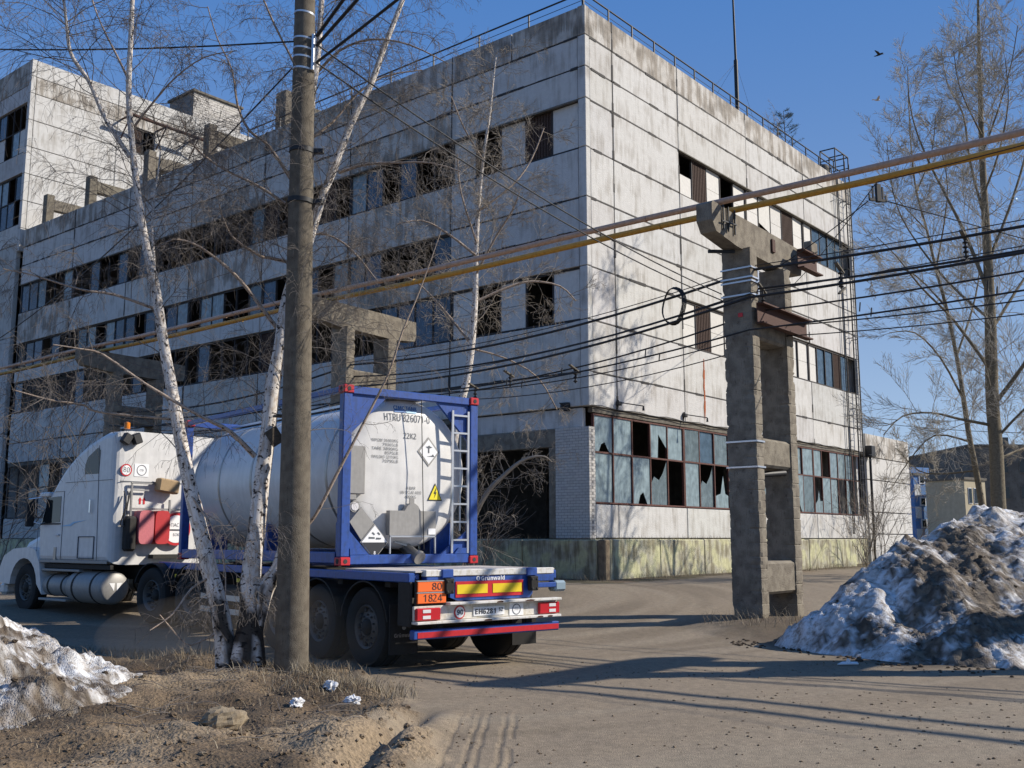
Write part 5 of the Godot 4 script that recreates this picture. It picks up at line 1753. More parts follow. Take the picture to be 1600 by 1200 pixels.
const QLIMB0 := [[16.02,36.00,6.52,0.068], [15.10,35.50,7.93,0.056], [14.05,35.00,8.75,0.044], [12.97,34.50,8.65,0.022]]
const QLIMB1 := [[15.89,36.00,8.14,0.068], [16.81,36.50,10.01,0.057], [17.38,37.00,11.58,0.035], [17.60,37.50,13.22,0.023]]
const QLIMB2 := [[15.62,36.00,9.89,0.056], [14.71,36.33,11.16,0.045], [13.92,36.67,11.49,0.034], [13.19,37.00,11.10,0.023]]
const QLIMB3 := [[15.34,36.00,11.32,0.056], [15.52,35.50,12.84,0.044], [15.51,35.00,14.10,0.033], [15.15,34.50,15.33,0.022]]
const QLIMB4 := [[15.10,36.00,12.75,0.045], [14.57,36.75,13.97,0.034], [14.30,37.50,14.99,0.023]]
const QLIMB5 := [[16.14,36.00,5.04,0.068], [15.05,36.33,5.30,0.045], [14.22,36.67,4.42,0.034], [13.72,37.00,3.52,0.023]]
const QLIMB6 := [[14.81,36.00,14.21,0.045], [15.12,35.25,15.39,0.033], [15.04,34.50,16.52,0.022]]
const QLIMB7 := [[16.28,36.00,4.03,0.056], [15.38,36.50,3.95,0.046], [14.67,37.00,4.09,0.035], [14.10,37.50,4.95,0.023]]
const LIMBS_Q := [QLIMB0, QLIMB1, QLIMB2, QLIMB3, QLIMB4, QLIMB5, QLIMB6, QLIMB7]
const BENT := [[-1.49,31.00,1.31,0.087], [-1.06,31.06,2.45,0.078], [-0.68,31.12,3.13,0.078], [-0.29,31.19,3.52,0.068], [0.10,31.25,3.87,0.059], [0.39,31.31,4.05,0.049], [0.75,31.38,4.15,0.039], [1.02,31.44,4.14,0.029], [1.22,31.50,3.99,0.020]]

# ------------------------------------------------------------------ trees
func stem(mb: MB, pts: Array, sides: int, org: Vector3, vrep := 1.0, sub := 3, thin := 1.0) -> PackedVector3Array:
	# smooth curve through the given points
	var p := PackedVector3Array()
	var r := PackedFloat32Array()
	var n := pts.size()
	for i in n - 1:
		var a: Array = pts[maxi(i - 1, 0)]
		var b: Array = pts[i]
		var c: Array = pts[i + 1]
		var d: Array = pts[mini(i + 2, n - 1)]
		for k in sub:
			var t := float(k) / sub
			p.append(V(b[0], b[1], b[2]).cubic_interpolate(V(c[0], c[1], c[2]), V(a[0], a[1], a[2]), V(d[0], d[1], d[2]), t) - org)
			r.append(lerpf(b[3], c[3], t) * thin)
	var e: Array = pts[n - 1]
	p.append(V(e[0], e[1], e[2]) - org)
	r.append(e[3] * thin)
	mb.tube(p, r, sides, true, vrep)
	return p

# one twig with its own side twigs; droop pulls it down, lift up
func sprig(mb: MB, at: Vector3, dir: Vector3, length: float, r: float, level: int, o: Dictionary) -> void:
	var segs := 5 if level == 0 else (4 if level == 1 else 3)
	var p := PackedVector3Array([at])
	var rr := PackedFloat32Array([r])
	var d := dir.normalized()
	var step := length / segs
	var droop: float = o.droop[mini(level, 2)]
	var wig: float = o.wiggle
	for i in segs:
		d = (d + Vector3(rng.randfn(0, wig), rng.randfn(0, wig) - droop * (i + 1) / segs, rng.randfn(0, wig))).normalized()
		p.append(p[i] + d * step)
		rr.append(maxf(r * (1.0 - 0.8 * (i + 1) / segs), o.rmin))
	mb.tube(p, rr, 4 if level == 0 else 3)
	if level >= o.levels:
		return
	var cnt: int = o.kids[mini(level, o.kids.size() - 1)]
	for k in cnt:
		var t := rng.randf_range(0.2, 1.0)
		var fi := t * segs
		var i := mini(int(fi), segs - 1)
		var q := p[i].lerp(p[i + 1], fi - i)
		var dd := (p[i + 1] - p[i]).normalized()
		var side := dd.cross(Vector3(rng.randfn(), rng.randfn(), rng.randfn())).normalized()
		var nd := (dd * cos(o.angle) + side * sin(o.angle) * rng.randf_range(0.7, 1.2)).normalized()
		sprig(mb, q, nd, length * o.shrink * rng.randf_range(0.55, 1.15) * (1.15 - 0.45 * t), maxf(r * 0.55, o.rmin), level + 1, o)

func dress(mb: MB, p: PackedVector3Array, rad: float, count: int, length: float, from: float, up: float, o: Dictionary) -> void:
	var n := p.size()
	for k in count:
		var t := from + (1.0 - from) * (k + rng.randf()) / count
		var fi := t * (n - 1)
		var i := mini(int(fi), n - 2)
		var q := p[i].lerp(p[i + 1], fi - i)
		var dd := (p[i + 1] - p[i]).normalized()
		var side := dd.cross(Vector3(rng.randfn(), rng.randfn(), rng.randfn())).normalized()
		var nd := (dd * 0.45 + side + Vector3(0, up, 0)).normalized()
		sprig(mb, q, nd, length * rng.randf_range(0.6, 1.2) * (1.2 - 0.6 * t), rad * rng.randf_range(0.7, 1.1), 0, o)

func birch(called: String, label: String, trunks: Array, limbs: Array, o: Dictionary, per_trunk: int, per_limb: int, tl: float, ll: float, from: float, foot := 0.5) -> void:
	var b: Array = trunks[0][0]
	var org := V(b[0], b[1], gh(b[0], b[1]))
	var t := thing(called, label, "tree", org, 0.0, "birch trees" if called == "birch_tree" else "bare trees on the right")
	var bark: Material = M.bark if called == "birch_tree" else M.poplar
	var twm: Material = o.mat
	var tw := MB.new()
	for k in trunks.size():
		var mb := MB.new()
		var p := stem(mb, trunks[k], 16, org, 0.66, 8, 1.0 if called == "birch_tree" else (0.78 if trunks[0] == POPLAR else 0.62))
		if called == "birch_tree":
			# rough black bark at the foot, from the photograph's dark furrows
			for i in mb.v.size():
				var y := mb.v[i].y
				var q := fn_c.get_noise_3d(mb.v[i].x * 420, y * 110, mb.v[i].z * 420)
				var dark := smoothstep(0.1, -0.1, y - foot + q * 2.2)
				mb.c[i] = Color(1, 1, 1).lerp(Color(0.07, 0.06, 0.052), dark)
				if y < foot * 1.3:
					mb.v[i] += mb.n[i] * (0.018 * q * dark + 0.05 * exp(-y * 5.0))
		part(mb, "trunk", bark, t)
		dress(tw, p, o.r0, per_trunk, tl, from, 0.25, o)
	for l in limbs:
		var mb := MB.new()
		var p := stem(mb, l, 7, org, 0.66, 3, 0.9 if called == "birch_tree" else 0.62)
		for i in mb.c.size():
			mb.c[i] = Color(0.62, 0.53, 0.46) if called == "birch_tree" else Color(1, 1, 1)
		part(mb, "limb", bark, t)
		var low: bool = l[0][2] < 1.6
		var oo := o.duplicate()
		if low:
			oo.kids = [3, 2]
		dress(tw, p, o.r0 * (0.6 if low else 0.8), 5 if low else per_limb, ll * (0.6 if low else 1.0), 0.12, 0.12, oo)
	part(tw, "twigs", twm, t)

func scrub(called: String, label: String, x: float, f: float, h: float, stems: int, spread: float, m: Material, sd: int, kids: int, base := -1.0) -> void:
	rng.seed = sd
	var g := gh(x, f) if base < 0 else base
	var t := thing(called, label, "shrub", V(x, f, g), 0.0, "leafless shrubs by the factory")
	var mb := MB.new()
	var o := {"droop": [0.02, 0.02, 0.05], "wiggle": 0.16, "rmin": 0.004, "levels": 2, "kids": [kids, 4], "angle": 0.7, "shrink": 0.5}
	for k in stems:
		var a := rng.randf() * TAU
		sprig(mb, Vector3(cos(a) * 0.15, -0.05, sin(a) * 0.15), Vector3(cos(a) * spread, 1.0, sin(a) * spread), h * rng.randf_range(0.6, 1.1), 0.022, 0, o)
	part(mb, "branches", m, t)

func build_trees() -> void:
	rng.seed = 301
	var bo := {"droop": [0.10, 0.34, 0.45], "wiggle": 0.19, "rmin": 0.0016, "levels": 2, "kids": [9, 5], "angle": 0.85, "shrink": 0.52, "r0": 0.0072, "mat": M.twig}
	birch("birch_tree", "slender leaning birch, leftmost, rising from the bank", [BIRCH_A, BIRCH_A2, BIRCH_A3], LIMBS_A, bo, 34, 15, 1.7, 1.05, 0.22, 0.35)
	rng.seed = 302
	birch("birch_tree", "thick white birch with black foot close beside the pole", [BIRCH_B], LIMBS_B, bo, 70, 15, 1.7, 1.05, 0.28, 0.95)
	rng.seed = 303
	birch("birch_tree", "birch stem rising directly behind the concrete pole", [BIRCH_C], LIMBS_C, bo, 58, 15, 1.6, 1.0, 0.3, 0.2)
	rng.seed = 304
	var mo := {"droop": [-0.05, 0.05, 0.12], "wiggle": 0.15, "rmin": 0.0038, "levels": 2, "kids": [9, 6], "angle": 0.75, "shrink": 0.52, "r0": 0.012, "mat": M.twig_pale}
	birch("birch_tree", "thin pale birch behind the tank container against the shaded wall", [MIDBIRCH], LIMBS_M, mo, 44, 13, 1.9, 1.5, 0.25)
	rng.seed = 305
	var po := {"droop": [-0.14, -0.10, -0.06], "wiggle": 0.12, "rmin": 0.0045, "levels": 2, "kids": [12, 6], "angle": 0.55, "shrink": 0.5, "r0": 0.016, "mat": M.poplar_twig}
	birch("poplar_tree", "big bare poplar behind the right snow heap", [POPLAR], LIMBS_P, po, 54, 18, 2.5, 2.0, 0.25)
	rng.seed = 306
	birch("poplar_tree", "smaller bare tree left of the big poplar", [POPLAR2], LIMBS_Q, po, 30, 12, 2.1, 1.5, 0.25)
	# shrubs
	rng.seed = 307
	var st := thing("bent_shrub", "leafless shrub with one thick bent branch beside the dark gate", "shrub", V(-2.1, 31.0, gh(-2.1, 31.0)), 0.0, "leafless shrubs by the factory")
	var mb := MB.new()
	var p := stem(mb, BENT, 7, st.position)
	part(mb, "bent_branch", M.twig_pale, st)
	var sb := MB.new()
	var so := {"droop": [0.02, 0.10, 0.15], "wiggle": 0.22, "rmin": 0.0045, "levels": 2, "kids": [6, 4], "angle": 0.85, "shrink": 0.5, "r0": 0.012}
	dress(sb, p, 0.012, 20, 1.3, 0.1, 0.2, so)
	for k in 9:
		sprig(sb, Vector3(rng.randfn(0, 0.5), 0, rng.randfn(0, 0.4)), Vector3(rng.randfn(0, 0.4), 1, rng.randfn(0, 0.3)), rng.randf_range(1.8, 3.6), 0.016, 0, so)
	part(sb, "branches", M.twig_pale, st)
	var sp := func(a: float, b: float) -> Vector2:
		return CORNER + RDIR * a + LDIR * b
	var list := [[18.4, -2.4, 3.6, 4, 0.3, "leafless shrub at the end of the yellow dock wall"], [20.6, -1.2, 5.2, 5, 0.35, "forked leafless sapling against the annex end of the wall"], [22.4, -1.0, 5.6, 6, 0.35, "tall leafless shrub under the fire ladder"], [24.6, -0.8, 4.6, 5, 0.4, "leafless shrub at the annex joint"], [9.4, -2.5, 1.6, 3, 0.3, "low weedy stems at the dock wall left of the near portal"], [27.5, -1.4, 2.6, 4, 0.5, "low leafless shrub in front of the annex"]]
	for k in list.size():
		var d: Array = list[k]
		var q: Vector2 = sp.call(d[0], d[1])
		scrub("leafless_shrub", d[5], q.x, q.y, d[2], d[3], d[4], M.twig_pale if k % 2 == 0 else M.twig, 400 + k, 7)
	# rank growth in the shade between the rack and the building, far left
	var deep := [[-8.5, 31.5, 5.5, "bare thicket tree behind the cab roof"], [-13.5, 33.5, 6.5, "bare thicket tree left of the third portal"], [-17.5, 35.0, 6.5, "bare thicket tree at the far left behind the cab"], [-5.0, 32.5, 4.5, "bare thicket shrub behind the container front"], [-1.2, 32.3, 3.4, "bare thicket shrub left of the gate"], [-20.0, 33.0, 6.0, "bare thicket tree at the left frame edge"]]
	for k in deep.size():
		var d: Array = deep[k]
		scrub("thicket", d[3], d[0], d[1], d[2], 7, 0.3, M.twig, 430 + k, 12)
	# seedlings on the roof and the dock edge
	var rp := CORNER + RDIR * 17.8 + LDIR * 0.5
	scrub("roof_seedling", "thin bare seedling growing on the factory roof edge", rp.x - 0.9, rp.y - 0.9, 2.4, 2, 0.15, M.twig_pale, 450, 7, 20.1)
	var pine := thing("roof_pine", "small pine seedling growing on the factory roof edge", "tree", P2(rp, 20.1))
	rng.seed = 451
	var pt := MB.new()
	pt.tube(PackedVector3Array([Vector3.ZERO, Vector3(0.05, 1.2, 0), Vector3(0.0, 2.7, 0)]), PackedFloat32Array([0.04, 0.03, 0.012]), 5)
	part(pt, "trunk", M.twig, pine)
	var pn := MB.new()
	for k in 26:
		var y := rng.randf_range(0.7, 2.7)
		var a := rng.randf() * TAU
		var l := 0.25 + 0.75 * (2.9 - y) / 2.2
		var tip := Vector3(cos(a) * l, y + 0.4 * l, sin(a) * l)
		pn.tube(PackedVector3Array([Vector3(0, y, 0), tip]), PackedFloat32Array([0.012, 0.005]), 3)
		for i in 34:
			var q := Vector3(0, y, 0).lerp(tip, rng.randf_range(0.35, 1.0))
			var d := Vector3(rng.randfn(), rng.randfn(0.4, 0.8), rng.randfn()).normalized() * 0.13
			pn.tube(PackedVector3Array([q, q + d]), PackedFloat32Array([0.007, 0.003]), 3)
	part(pn, "needles", M.needle, pine)

# ------------------------------------------------------------------ lorry: local x forward, y up, z to its right
func wheel(t: Node, at: Vector3, r: float, w: float, side: float, dual := false) -> void:
	# side: -1 when the outer face points to -z
	var o := Node3D.new()
	o.name = "wheel"
	t.add_child(o, true)
	o.position = at
	var ax := Vector3(0, 0, side)
	var ty := MB.new()
	var ri := r * 0.56
	ty.lathe([Vector2(ri, -w), Vector2(r * 0.80, -w - 0.01), Vector2(r * 0.95, -w + 0.015), Vector2(r, -w + 0.05), Vector2(r, -w * 0.70), Vector2(r - 0.014, -w * 0.68), Vector2(r - 0.014, -w * 0.64), Vector2(r, -w * 0.62), Vector2(r, -w * 0.36), Vector2(r - 0.014, -w * 0.34), Vector2(r - 0.014, -w * 0.30), Vector2(r, -w * 0.28), Vector2(r, -0.05), Vector2(r * 0.95, -0.012), Vector2(r * 0.82, 0.0), Vector2(r * 0.64, -0.006), Vector2(ri, -0.03)], Vector3.ZERO, ax, 40)
	part(ty, "tyre", M.rubber, o)
	var rm := MB.new()
	var k := 0.13 if dual else 0.05
	rm.lathe([Vector2(ri, -w), Vector2(ri, -0.03), Vector2(ri - 0.012, -0.015), Vector2(ri - 0.03, -0.03), Vector2(ri - 0.045, -0.09), Vector2(r * 0.40, -k - 0.02), Vector2(r * 0.26, -k), Vector2(r * 0.235, -k + 0.012), Vector2(r * 0.215, -k)], Vector3.ZERO, ax, 36)
	part(rm, "rim", M.rim, o)
	var hb := MB.new()
	hb.lathe([Vector2(r * 0.22, -k - 0.01), Vector2(r * 0.20, -k + 0.03), Vector2(r * 0.12, -k + 0.06), Vector2(0, -k + 0.065)], Vector3.ZERO, ax, 18)
	part(hb, "hub", M.chassis, o)
	var ho := MB.new()
	for i in 10:
		var a := TAU * i / 10.0
		var c := Vector3(cos(a), sin(a), 0) * r * 0.455
		ho.rod(c + ax * (-k - 0.05), c + ax * (-0.045 - (k - 0.05) * 0.35), r * 0.065, 10)
		var b := Vector3(cos(a + 0.31), sin(a + 0.31), 0) * r * 0.31
		ho.rod(b + ax * (-k - 0.02), b + ax * (-k + 0.02), 0.014, 6)
	part(ho, "vent_hole", M.dark, o).set_meta("kind", "stuff")

func rear_x(z: float, y: float, x := 0.0) -> Transform3D:
	return Transform3D(Basis(Vector3(0, 0, 1), Vector3(0, 1, 0), Vector3(-1, 0, 0)), Vector3(x, y, z))

func side_x(x: float, y: float, z: float) -> Transform3D:
	# lettering plane on the left flank (faces -z)
	return Transform3D(Basis(Vector3(-1, 0, 0), Vector3(0, 1, 0), Vector3(0, 0, -1)), Vector3(x, y, z))

func disc(called: String, r: float, m: Material, parent: Node, x: Transform3D, thick := 0.006, r0 := 0.0) -> void:
	var mb := MB.new()
	var prof := [Vector2(r0, 0), Vector2(r, 0), Vector2(r, thick), Vector2(r0, thick)]
	mb.lathe(prof, x.origin, x.basis.z, 32, true)
	part(mb, called, m, parent)

const DISH := [[0.0, 0.135], [0.6, 0.155], [0.9, 0.175], [1.04, 0.21], [1.11, 0.27], [1.14, 0.36]]

func on_dish(p: Vector3) -> Vector3:
	var r := Vector2(p.y - 1.36, p.z).length()
	var x := 0.53
	for i in DISH.size() - 1:
		if r <= DISH[i + 1][0]:
			x = lerpf(DISH[i][1], DISH[i + 1][1], (r - DISH[i][0]) / (DISH[i + 1][0] - DISH[i][0]))
			break
	return Vector3(x - 0.007 + p.x, p.y, p.z)

func build_container(base: Vector2, turn: float, y: float) -> void:
	var t := thing("tank_container", "white tank container in a blue frame with red corner castings", "tank container", P2(base, y), turn)
	var W := 1.219
	var L := 6.058
	var H := 2.591
	# tank
	var tk := MB.new()
	tk.lathe([Vector2(0, -0.25), Vector2(0.5, -0.22), Vector2(0.9, -0.1), Vector2(1.08, 0.05), Vector2(1.14, 0.2), Vector2(1.14, 5.42), Vector2(1.11, 5.51), Vector2(1.04, 5.57), Vector2(0.9, 5.605), Vector2(0.6, 5.625), Vector2(0, 5.645)], Vector3(5.78, 1.36, 0), Vector3(-1, 0, 0), 64)
	part(tk, "tank_shell", M.tank, t)
	for x in [0.62, 1.9, 3.2, 4.5, 5.6]:
		var b := MB.new()
		b.lathe([Vector2(1.138, -0.03), Vector2(1.146, -0.03), Vector2(1.146, 0.03), Vector2(1.138, 0.03)], Vector3(x, 1.36, 0), Vector3(-1, 0, 0), 64, true)
		part(b, "shell_band", M.steel, t)
	# frame
	for s in [-1, 1]:
		for x in [0.0, L - 0.15]:
			bx("corner_post", Vector3(x + 0.012, 0.12, s * W - (0.0 if s < 0 else 0.16) + 0.006), Vector3(x + 0.138, H - 0.12, s * W + (0.16 if s < 0 else 0.0) - 0.006), M.blue, t, 0.012)
			for yy in [0.0, H - 0.118]:
				var c := bx("corner_casting", Vector3(x - 0.006 if x == 0.0 else x - 0.022, yy, s * W - (0.0 if s < 0 else 0.165)), Vector3(x + 0.178 if x == 0.0 else x + 0.156, yy + 0.118, s * W + (0.165 if s < 0 else 0.0)), M.red, t, 0.012)
				var hl := MB.new()
				var zc: float = s * (W - 0.082)
				hl.lathe([Vector2(0.0, 0.0), Vector2(0.03, 0.0), Vector2(0.032, 0.004), Vector2(0.0, 0.005)], Vector3(-0.006 if x == 0.0 else L + 0.004, yy + 0.06, zc), Vector3(-1 if x == 0.0 else 1, 0, 0), 16, true)
				hl.lathe([Vector2(0.0, 0.0), Vector2(0.036, 0.0), Vector2(0.038, 0.004), Vector2(0.0, 0.005)], Vector3(x + 0.08, yy + 0.06, s * W), Vector3(0, 0, s), 16, true)
				part(hl, "casting_hole", M.dark, c)
		bx("top_rail", Vector3(0.18, H - 0.10, s * W - (-0.01 if s < 0 else 0.09)), Vector3(L - 0.18, H - 0.02, s * W + (0.09 if s < 0 else -0.01)), M.blue, t, 0.01)
		bx("bottom_rail", Vector3(0.18, 0.03, s * W - (-0.01 if s < 0 else 0.11)), Vector3(L - 0.18, 0.19, s * W + (0.11 if s < 0 else -0.01)), M.blue, t, 0.01)
		for x in [0.35, 2.9, 5.35]:
			bx("saddle", Vector3(x, 0.05, s * 0.75 - 0.2), Vector3(x + 0.28, 0.62, s * 0.75 + 0.2), M.blue, t, 0.01)
	for x in [0.02, L - 0.13]:
		bx("end_beam", Vector3(x, H - 0.125, -W + 0.166), Vector3(x + 0.11, H - 0.012, W - 0.166), M.blue, t, 0.01)
		bx("end_beam", Vector3(x, 0.0 + 0.012, -W + 0.166), Vector3(x + 0.11, 0.15, W - 0.166), M.blue, t, 0.01)
		if x > 1.0:
			continue
		for s in [-1, 1]:
			var gm := MB.new()
			var zi: float = s * (W - 0.165)
			gm.prism(PackedVector2Array([Vector2(zi, H - 0.126), Vector2(zi - s * 0.60, H - 0.126), Vector2(zi, H - 0.70)]), 0.05, rear_x(0, 0, x + 0.09))
			part(gm, "gusset_plate", M.blue, t)
			gm = MB.new()
			gm.prism(PackedVector2Array([Vector2(zi, 0.151), Vector2(zi - s * (0.34 if s < 0 else 0.5), 0.151), Vector2(zi, 0.5)]), 0.05, rear_x(0, 0, x + 0.09))
			part(gm, "gusset_plate", M.blue, t)
	# foot of the rear frame
	for s in [-1, 1]:
		var ft := MB.new()
		ft.prism(PackedVector2Array([Vector2(s * 1.05, 0.152), Vector2(s * 0.78, 0.152), Vector2(s * 0.86, 0.24), Vector2(s * 1.05, 0.24)]), 0.03, rear_x(0, 0, 0.05))
		part(ft, "foot_plate", M.blue, t)
	# ladder
	var ld := MB.new()
	for z in [0.73, 1.03]:
		ld.bar(Vector3(0.03, 0.16, z), Vector3(0.03, 2.36, z), 0.035, 0.028)
	part(ld, "ladder_rail", M.galv, t)
	for k in 8:
		var rg := MB.new()
		rg.bar(Vector3(0.03, 0.36 + k * 0.275, 0.75), Vector3(0.03, 0.36 + k * 0.275, 1.01), 0.028)
		part(rg, "rung", M.galv, t)
	var ls := MB.new()
	ls.bar(Vector3(0.10, 0.5, 0.93), Vector3(0.10, 2.05, 0.93), 0.02)
	part(ls, "hand_bar", M.galv, t)
	# walkway on top
	bx("walkway", Vector3(0.2, H - 0.11, -0.35), Vector3(L - 0.2, H - 0.07, 0.35), M.galv, t)
	# data box, gauge, placard holders
	bx("document_box", Vector3(0.08, 1.02, -1.045), Vector3(0.17, 1.72, -0.79), M.grey_metal, t, 0.01, Color(1.7, 1.7, 1.7))
	bx("document_box", Vector3(0.08, 0.93, -1.045), Vector3(0.17, 1.01, -0.93), M.grey_metal, t, 0.01, Color(1.4, 1.3, 1.2))
	disc("gauge", 0.085, M.grey_metal, t, rear_x(-0.93, 0.84, 0.17), 0.05)
	disc("gauge_glass", 0.06, M.lens_white, t, rear_x(-0.93, 0.84, 0.119), 0.006)
	var dm := func(called: String, z: float, yy: float, r: float, m: Material, x: float) -> MeshInstance3D:
		var q := MB.new()
		q.prism(PackedVector2Array([Vector2(-r, 0), Vector2(0, -r * 1.12), Vector2(r, 0), Vector2(0, r * 1.12)]), 0.008, rear_x(z, yy, x))
		return part(q, called, m, t)
	var hold := MB.new()
	hold.prism(PackedVector2Array([Vector2(-1.03, 0.62), Vector2(-0.80, 0.32), Vector2(-0.56, 0.53), Vector2(-0.84, 0.83)]), 0.012, rear_x(0, 0, 0.10))
	part(hold, "placard_holder", M.grey_metal, t)
	dm.call("placard_rim", -0.62, 0.33, 0.235, M.grey_metal, 0.084)
	dm.call("placard", -0.62, 0.33, 0.215, M.white, 0.074)
	var bk := MB.new()
	bk.prism(PackedVector2Array([Vector2(-0.21, -0.005), Vector2(0.21, -0.005), Vector2(0.0, -0.235)]), 0.006, rear_x(-0.62, 0.33, 0.0645))
	part(bk, "placard_black", M.ink, t)
	var dr := MB.new()
	dr.prism(PackedVector2Array([Vector2(-0.10, 0.05), Vector2(0.0, 0.05), Vector2(0.0, 0.07), Vector2(-0.10, 0.075)]), 0.004, rear_x(-0.62, 0.33, 0.0645))
	dr.prism(PackedVector2Array([Vector2(0.02, 0.04), Vector2(0.10, 0.04), Vector2(0.11, 0.06), Vector2(0.03, 0.065)]), 0.004, rear_x(-0.62, 0.33, 0.0645))
	for k in 2:
		dr.prism(PackedVector2Array([Vector2(-0.05 + k * 0.09, 0.13), Vector2(-0.01 + k * 0.09, 0.10), Vector2(0.005 + k * 0.09, 0.115), Vector2(-0.035 + k * 0.09, 0.145)]), 0.004, rear_x(-0.62, 0.33, 0.0645))
	part(dr, "placard_mark", M.ink_soft, t)
	lettering("8", "lettering", 0.05, M.white, t, rear_x(-0.62, 0.175, 0.057), false, 0.0, "Droid Sans", true)
	# environment mark and voltage warning on the dished end
	var mk := func(called: String, pts: PackedVector2Array, z: float, yy: float, m: Material, off: float) -> void:
		var q := MB.new()
		var tr := Geometry2D.triangulate_polygon(pts)
		for i in range(0, tr.size(), 3):
			var v3: Array = []
			for j in 3:
				v3.append(on_dish(Vector3(-off, yy + pts[tr[i + j]].y, z + pts[tr[i + j]].x)))
			if (v3[1] - v3[0]).cross(v3[2] - v3[0]).x < 0:
				q.tri(v3[0], v3[1], v3[2])
			else:
				q.tri(v3[0], v3[2], v3[1])
		part(q, called, m, t)
	var rh := func(r: float) -> PackedVector2Array:
		return PackedVector2Array([Vector2(-r, 0), Vector2(-r / 2, -r * 0.56), Vector2(0, -r * 1.12), Vector2(r / 2, -r * 0.56), Vector2(r, 0), Vector2(r / 2, r * 0.56), Vector2(0, r * 1.12), Vector2(-r / 2, r * 0.56)])
	mk.call("sticker_edge", rh.call(0.205), 0.36, 1.70, M.grey_metal, 0.002)
	mk.call("sticker", rh.call(0.17), 0.36, 1.70, M.white, 0.005)
	mk.call("sticker_mark", PackedVector2Array([Vector2(-0.012, -0.02), Vector2(0.012, -0.02), Vector2(0.012, 0.05), Vector2(0.07, 0.07), Vector2(0.02, 0.085), Vector2(0.01, 0.10), Vector2(-0.02, 0.08), Vector2(-0.06, 0.075), Vector2(-0.012, 0.05)]), 0.36, 1.70, M.ink_soft, 0.008)
	mk.call("sticker_mark", PackedVector2Array([Vector2(-0.06, -0.075), Vector2(0.09, -0.075), Vector2(0.06, -0.035), Vector2(0.03, -0.06)]), 0.38, 1.70, M.ink_soft, 0.008)
	mk.call("warning_edge", PackedVector2Array([Vector2(-0.14, -0.125), Vector2(0.14, -0.125), Vector2(0, 0.145)]), 0.49, 1.08, M.ink, 0.002)
	mk.call("warning_sign", PackedVector2Array([Vector2(-0.115, -0.11), Vector2(0.115, -0.11), Vector2(0, 0.115)]), 0.49, 1.08, M.sign_yellow, 0.005)
	mk.call("warning_bolt", PackedVector2Array([Vector2(0.012, 0.07), Vector2(-0.028, -0.015), Vector2(0.0, -0.012), Vector2(-0.018, -0.085), Vector2(0.028, 0.01), Vector2(0.004, 0.008), Vector2(0.022, 0.07)]), 0.49, 1.075, M.ink, 0.008)
	lettering("HTRU 826071-0", "lettering", 0.112, M.ink_soft, t, rear_x(-0.02, 2.19), true, 0.82, "Droid Sans")
	lettering("22K2", "lettering", 0.085, M.ink_soft, t, rear_x(0.02, 1.92), true, 0.23, "Droid Sans")
	lettering("CIMC TANK", "lettering", 0.062, M.logo_blue, t, rear_x(-0.05, 2.345), true, 0.42, "Droid Sans", true)
	mk.call("logo_bar", PackedVector2Array([Vector2(-0.2, -0.02), Vector2(0.0, -0.02), Vector2(0.0, 0.02), Vector2(-0.2, 0.02)]), -0.05, 2.295, M.logo_blue, 0.003)
	mk.call("logo_bar", PackedVector2Array([Vector2(0.01, -0.02), Vector2(0.2, -0.02), Vector2(0.2, 0.02), Vector2(0.01, 0.02)]), -0.05, 2.295, M.logo_pale, 0.003)
	var ln := [["MPGM 36000KG", 0.45, -0.42], ["79365LB", 0.27, -0.33], ["TARE 3890KG", 0.45, -0.42], ["8575LB", 0.23, -0.31], ["PAYLOAD 32110KG", 0.45, -0.42], ["70790LB", 0.27, -0.33]]
	for k in 6:
		lettering(ln[k][0], "lettering", 0.045, M.ink_soft, t, rear_x(ln[k][2], 1.83 - k * 0.062), true, ln[k][1])
	var l2 := [["4 BAR", 0.17], ["UN SICLAE 4010", 0.38], ["4000KG", 0.20]]
	for k in 3:
		lettering(l2[k][0], "lettering", 0.045, M.ink_soft, t, rear_x(0.04, 1.13 - k * 0.065), true, l2[k][1])
	# bottom outlet: hood, cabinet and valve
	var hd := MB.new()
	hd.prism(PackedVector2Array([Vector2(-0.39, 0.43), Vector2(0.43, 0.43), Vector2(0.43, 0.79), Vector2(0.15, 0.79), Vector2(0.11, 0.86), Vector2(0.05, 0.90), Vector2(-0.03, 0.90), Vector2(-0.08, 0.86), Vector2(-0.13, 0.79), Vector2(-0.39, 0.79)]), 0.10, rear_x(0, 0, 0.13))
	part(hd, "outlet_hood", M.grey_metal, t)
	bx("hood_tab", Vector3(0.05, 0.9, -0.03), Vector3(0.07, 0.98, 0.05), M.grey_metal, t)
	var cabm := MB.new()
	for z in [-0.39, 0.41]:
		cabm.box(Vector3(0.02, 0.16, z), Vector3(0.045, 0.43, z + 0.02), 0.0)
	cabm.box(Vector3(0.02, 0.40, -0.39), Vector3(0.045, 0.425, 0.43), 0.0)
	part(cabm, "cabinet_frame", M.galv, t)
	bx("cabinet_back", Vector3(0.5, 0.15, -0.39), Vector3(0.53, 0.43, 0.43), M.chassis, t)
	bx("label_plate", Vector3(0.018, 0.44, 0.29), Vector3(0.0295, 0.53, 0.42), M.white, t)
	var vv := MB.new()
	vv.rod(Vector3(0.45, 0.32, 0.05), Vector3(-0.02, 0.1, 0.08), 0.085, 16)
	vv.rod(Vector3(-0.02, 0.12, 0.08), Vector3(-0.07, 0.09, 0.085), 0.10, 16)
	vv.bar(Vector3(0.2, 0.33, -0.2), Vector3(0.16, 0.28, 0.0), 0.025)
	part(vv, "outlet_valve", M.steel, t)
	var cord := MB.new()
	hang(cord, Vector3(0.0, 2.47, 0.12), Vector3(0.0, 0.22, 0.20), 0.0, 0.007, 8, 5)
	part(cord, "ground_cable", M.cable, t)

